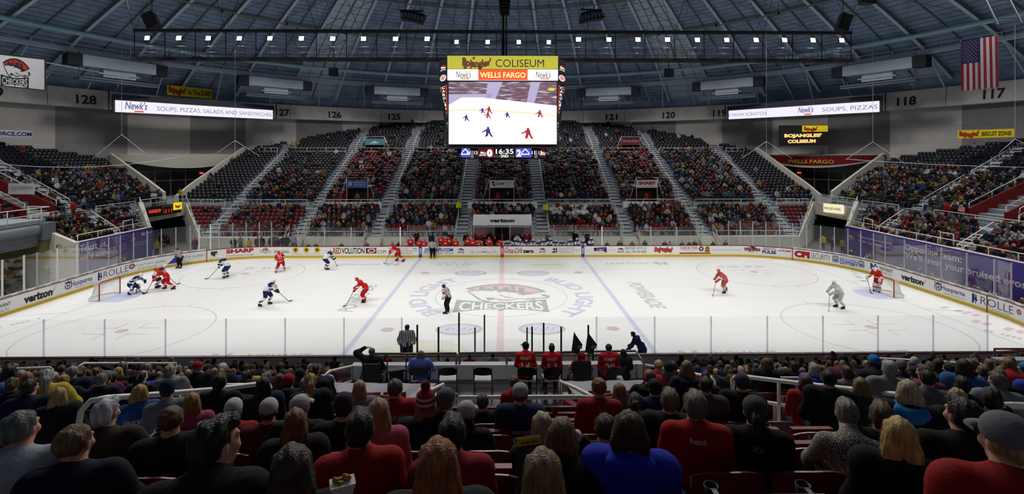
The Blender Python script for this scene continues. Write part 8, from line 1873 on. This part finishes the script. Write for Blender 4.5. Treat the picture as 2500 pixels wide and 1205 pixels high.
x, y, z = wp(993, 797, 23.4); hockey('official', 'ref', (x, y, 0), .1, 'official in stripes standing with the back turned beyond the near glass', sc=1.1)
x, y, z = wp(1563, 812, 23.2); hockey('turn', 'navy', (x, y, 0), P2-.6, 'skater in navy at the right blue line beyond the near glass', sc=1.0)
o = MB().lathe([(0, 0), (.07, 0), (.07, .03), (0, .03)], n=16).build('puck', BLACK, None, 'black puck on the ice near the far boards', 'puck'); o.location = on_ice(944, 644)
# players on the benches
for i, (px, py) in enumerate(((1004, 578.7), (1024, 583), (1038, 584), (1078, 575.5), (1089, 583), (1097, 578), (1114, 583), (1142.5, 578.5), (1155, 581.5), (1169.5, 586), (1194, 578.5), (1218, 589))):
    x, y, z = wp(px, py, 48.95); sc = 1.0; zz = max(z-1.66, -.2); hockey('bench', 'red', (x, 13.42+.16*(i % 2), zz), PI+rr.uniform(-.35, .35), '%s player in red from the left on the far bench' % nth(i+1), 'players in red on the bench', sc, False)
for i, (px, py) in enumerate(((1238.6, 591), (1257, 582), (1270, 583), (1284.6, 586), (1299.7, 583), (1313.6, 587), (1326, 583), (1342, 581), (1355, 585), (1372, 589), (1390.5, 583), (1407, 581.5), (1423.7, 585), (1441, 579.5))):
    x, y, z = wp(px, py, 48.95); zz = max(z-1.68, -.22); hockey('bench', 'white', (x, 13.42+.16*(i % 2), zz), PI+rr.uniform(-.3, .3), '%s player in white and navy from the left on the far bench' % nth(i+1), 'players in white on the bench', 1.0, False)
for nm, J in (('stand', standing(.03, 'side')), ('fold', standing(.08, 'cross'))):
    POSES[nm] = J; PM[nm, 'body'] = fig_mesh('body_'+nm, body_prims(J, True), .0125, SKIN[0], .016); PM[nm, 'top'] = PM[nm, 'coat'] = fig_mesh('suit_'+nm, top_prims(J, .006), .018, base_m, .035, None, fold(.004, 15)); PM[nm, 'legs'] = fig_mesh('legs_'+nm, leg_prims(J, .01), .022, base_m, .04); PM[nm, 'shoe'] = fig_mesh('shoe_'+nm, shoe_prims(J), .018, base_m, .02)
for i, (px, py, c, hc, d) in enumerate(((1018, 562, '15161A', '2A1E17', 'black jacket'), (1054, 567, '20264A', '7E7A76', 'navy suit'), (1100, 566, '1A1A1E', '3A2A1E', 'dark suit behind the red players'), (1138, 566, '111114', '2A1E17', 'black suit with white shirt'), (1184, 571, '141418', '2A1E17', 'black by the tunnel'), (1209, 575, '1A1C22', '4A3524', 'black beside the red post'), (1263, 570, 'B8B8BC', '2A1E17', 'white top'), (1286, 568, '6A1E4A', '2A1E17', 'magenta shirt and black suit'), (1338, 567, '5A5C64', '7E7A76', 'grey suit'), (1405, 563, '101014', '1C1512', 'black suit behind the white players'), (1434, 564, '1C2238', '1C1512', 'navy tracksuit'))):
    x, y, z = wp(px, py, 49.8); person((x, 14.62, max(z-1.79, .0)), PI+rr.uniform(-.3, .3), 1.0, 'stand' if i % 2 else 'fold', 'short', hc, 'coat', c, '17181B', None, None, 0, 'coach or trainer standing behind the benches in %s' % d, 'bench staff')
# ---- viewing deck: chairs, wheelchairs and their users
DKZ = 3.57
CH = mat('chair_black', '141417', .45, spec=.4); CHG = mat('chair_grey_seat', 'A2A2A8', .5)
def folding_chair(px, lab, d=13.3):
    x, y, _ = wp(px, 900, d); t = empty('folding_chair', (x, y, DKZ), rr.uniform(-.15, .15), lab, 'chair', 'folding chairs on the viewing deck')
    b = MB()
    for i in range(8):
        u0, u1 = -.23+.46*i/8, -.23+.46*(i+1)/8; q = lambda u: -.2-.05*(1-(u/.23)**2); tp = lambda u: .84-.08*(abs(u)/.23)**4
        b.hexa([(u0, q(u0), .62), (u1, q(u1), .62), (u1, q(u1)+.03, .62), (u0, q(u0)+.03, .62), (u0, q(u0)-.03, tp(u0)), (u1, q(u1)-.03, tp(u1)), (u1, q(u1), tp(u1)), (u0, q(u0), tp(u0))])
    b.build('backrest', CH, t); b = MB(); b.box(-.22, .22, -.18, .24, .43, .47); b.build('seat', CHG, t, 'grey seat')
    for s in (-1, 1):
        b = MB(); b.tube([(s*.235, -.24, .84), (s*.235, -.18, .45), (s*.235, .25, 0)], .014, 6); b.tube([(s*.235, -.3, 0), (s*.235, .2, .45)], .014, 6); b.build('leg_frame', CH, t)
    b = MB(); b.bar((-.235, -.26, .12), (.235, -.26, .12), .02, .02); b.bar((-.235, .18, .1), (.235, .18, .1), .02, .02); b.build('stretcher', CH, t); return t
for px, lab in ((1026, 'black folding chair under the person in light blue'), (1094, 'empty black folding chair with grey seat, nearer the light blue person'), (1180, 'empty black folding chair with grey seat, nearer the red jerseys'), (1288, 'black folding chair under the jersey wearer with cap'), (1346, 'black folding chair under the middle jersey wearer'), (1499, 'black folding chair under the jersey wearer at the right of the deck')): folding_chair(px, lab)
def wheelchair(px, lab, d=13.3, power=False):
    x, y, _ = wp(px, 900, d); t = empty('wheelchair', (x, y, DKZ), 0, lab, 'wheelchair', 'wheelchairs on the viewing deck'); b = MB(); b.box(-.23, .23, -.24, .22, .44, .5); b.build('seat', CH, t)
    b = MB(); b.box(-.23, .23, -.31, -.25, .5, 1.02 if power else .94); b.build('backrest', CH, t)
    for s in (-1, 1):
        b = MB(); b.tube([(s*.3, -.12+.29*math.cos(q), .3+.29*math.sin(q)) for q in np.linspace(0, 2*PI, 25)[:-1]], .02, 6, closed=True)
        for q in np.linspace(0, PI, 5)[:-1]: b.bar((s*.3, -.12-.28*math.cos(q), .3-.28*math.sin(q)), (s*.3, -.12+.28*math.cos(q), .3+.28*math.sin(q)), .008, .008)
        b.build('wheel', CH, t); b = MB(); b.box(*sorted((s*.24, s*.3)), -.2, .2, .66, .7); b.build('armrest', CH, t); b = MB(); b.tube([(s*.22, .4, .1+.07*math.cos(q)) if 0 else (s*.22, .4+.07*math.cos(q), .08+.07*math.sin(q)) for q in np.linspace(0, 2*PI, 13)[:-1]], .018, 5, closed=True); b.build('caster', CH, t)
        b = MB(); b.tube([(s*.22, -.29, .5), (s*.22, -.31, 1.0), (s*.22, -.42, 1.02)], .016, 6); b.build('push_handle', CH, t)
    b = MB(); b.box(-.2, .2, .42, .62, .1, .13); b.build('footrest', CH, t)
    if power:
        b = MB(); b.box(-.2, .2, -.3, .1, .15, .42); b.build('battery_case', CH, t); b = MB(); V, F = grow([elp((0, -.27, 1.16), v3(.1, .04, .07))], .02, .02); child('headrest', mesh_np('headrest', V, F, [base_m], True), t, cloth_m('A01A22'))
    return t
wheelchair(914, 'black wheelchair under the person shading the eyes, left of the deck'); wheelchair(1416, 'black powered wheelchair with red headrest and two black flags', power=True)
def deck_person(px, py, pose, hair, hc, gk, gc, desc, hat=None, hatc=None, tx=None, wd=1.0, d=13.3, rz=0):
    x, y, z = wp(px, py, d); hz_ = float(POSES[pose]['hed'][2])+.125; sc = min(max((z-DKZ)/hz_, .92), 1.08)
    o = person((x, y-.05, z-hz_*sc if abs(z-hz_*sc-DKZ) < .25 else DKZ), rz, sc, pose, hair, hc, gk, gc, '2A3450', hat, hatc, 0, desc, 'visitors on the viewing deck', None, wd)
    if tx:
        j = [c for c in o.children if c.name.startswith(('jersey', 'jacket'))][0]
        back_text(j, pose, tx[0], .93, 1.0, .26, PRINT, gk)
        if len(tx) > 1: back_text(j, pose, tx[1], .66, .86, .22, PRINT, gk)
    return o
deck_person(908, 847, 'brow', 'crop', '5A5450', 'coat', '15171F', 'person in black in a wheelchair shading the eyes with one hand', wd=1.1)
deck_person(1028, 852, 'rest', 'bob', '6A5A38', 'coat', '5464A8', 'person with bobbed hair in light blue sitting on a folding chair', wd=1.15)
deck_person(1283, 835, 'left', 'crop', '2A2018', 'top', 'B01E20', 'person in black cap and red jersey number 14, leftmost of the red jerseys', 'cap', '1A1A1C', ('BENNETT', '14'))
deck_person(1347, 837, 'lap', 'short', '1C1512', 'top', 'B01E20', 'bare-headed person in red jersey number 11, middle of the deck jerseys', None, None, ('BENNETT', '11'))
deck_person(1418, 852, 'rest', 'bob', '2A1E17', 'top', 'A01C20', 'person in red sitting in the powered wheelchair with flags')
deck_person(1486, 837, 'lap', 'crop', '1C1512', 'top', 'A81C20', 'person in red jersey number 20 at the right of the deck', None, None, ('ROBERTS', '20'), 1.05)
deck_person(1522, 851, 'left', 'wavy', '1C1512', 'coat', '1A1A1E', 'person with dark curly hair half hidden behind the number 20 jersey', d=13.7)
for px, py, w_, lab in ((1403, 810, .25, 'smaller black pennant flag on the powered wheelchair'), (1437, 810, .27, 'larger black pennant flag on the powered wheelchair')):
    x, y, z = wp(px, py, 13.2); t = empty('pennant_flag', (x, y, DKZ+.5), 0, lab, 'flag', None); h = z-DKZ-.5; b = MB(); b.tube([(0, 0, -.4), (0, 0, h)], .008, 5); b.build('pole', DARK, t); b = MB(); s = 1 if px > 1420 else 1
    pts = [(-.02, h), (w_*.85, h-.34), (w_*.3, h-.6), (-w_*.35, h-.5)]; b.prism([(u, v) for u, v in pts], lambda u, v, q: (u, q+.02*math.sin(u*9), v), -.006, .006); b.build('cloth', mat('pennant_black', '232226', .8), t)
    b = MB(); crest(b, lambda u, v, q: (u, -.03-q, v), .12, h-.36, .09, 0, 1, 2, .004, False); b.build('crest_print', [mat('pennant_white', '8A8A8C', .8), mat('pennant_ink', '101012', .8), mat('pennant_red', '8A2A20', .8)], t)
x, y, _ = wp(968, 900, 13.5); t = empty('walking_frame', (x, y, DKZ), .3, 'black rolling walking frame beside the person in light blue', 'walker')
for s in (-1, 1):
    b = MB(); b.tube([(s*.26, -.25, .06), (s*.25, -.05, .62), (s*.25, .0, .92), (s*.25, -.16, .95)], .014, 6); b.tube([(s*.26, .28, .06), (s*.25, -.02, .6)], .014, 6); b.build('leg_frame', CH, t)
    for yy_ in (-.25, .28): b = MB(); b.tube([(s*.26, yy_+.08*math.cos(q), .09+.08*math.sin(q)) for q in np.linspace(0, 2*PI, 13)[:-1]], .018, 5, closed=True); b.build('wheel', CH, t)
    b = MB(); b.tube([(s*.25, -.16, .95), (s*.25, -.3, .95)], .02, 6); b.tube([(s*.25, -.17, .93), (s*.24, -.28, .84)], .007, 5); b.build('brake_handle', CH, t)
b = MB(); b.box(-.22, .22, -.1, .16, .55, .6); b.box(-.18, .18, -.05, .14, .3, .54); b.build('seat_basket', CH, t)
# small things held among the near spectators
x, y, z = wp(836, 1178, 1.75); t = empty('food_tray', (x, y, z-.04), .4, 'white paper tray of fried nuggets beside the red jersey with white collar', 'food')
b = MB(); b.hexa([(-.03, -.02, 0), (.03, -.02, 0), (.03, .02, 0), (-.03, .02, 0), (-.042, -.03, .045), (.042, -.03, .045), (.042, .03, .045), (-.042, .03, .045)]); b.build('paper_tray', mat('paper_white', 'C9C7BE', .8), t)
for i in range(6): V, F = grow([elp((rr.uniform(-.024, .024), rr.uniform(-.014, .014), .046+.008*(i % 2)), v3(.012, .01, .009))], .0035, .01, None, lambda X: .002*np.sin(300*X[..., 0])*np.sin(280*X[..., 1])); link('nugget', mesh_np('nugget', V, F, [mat('nugget_gold', 'B07A28', .7)], True), t)
x, y, z = wp(1290, 1085, 2.25); t = empty('programme', (x, y, z), .25, 'yellow-topped paper programme held behind the long pale blond hair', 'booklet'); b = MB(); b.box(-.055, .055, -.003, .003, -.12, .035); b.build('page', mat('page_dark', '2A3040', .7), t); b = MB(); b.box(-.055, .055, -.004, .004, .0, .035); letters(b, 'GAME MAG', lambda u, v, q: (u, -.004-q, v), -.035, .045, .008, .02, 1, .02, off=.001); b.build('yellow_band', [mat('page_yellow', 'C8B020', .7), BLACK], t)
x, y, z = wp(495, 1038, 4.9); t = empty('paper_cup', (x, y, z-.1), 0, 'white drinking cup held beside the long golden brown hair', 'cup'); b = MB(); b.lathe([(0, 0), (.032, 0), (.045, .12), (.047, .12), (.043, .115), (.03, .01)], n=16); b.build('cup_body', mat('paper_white'), t); b = MB(); b.lathe([(.047, .118), (.049, .124), (.0, .126)], n=16); b.build('lid', mat('cup_lid', 'B0B0B4', .4), t)
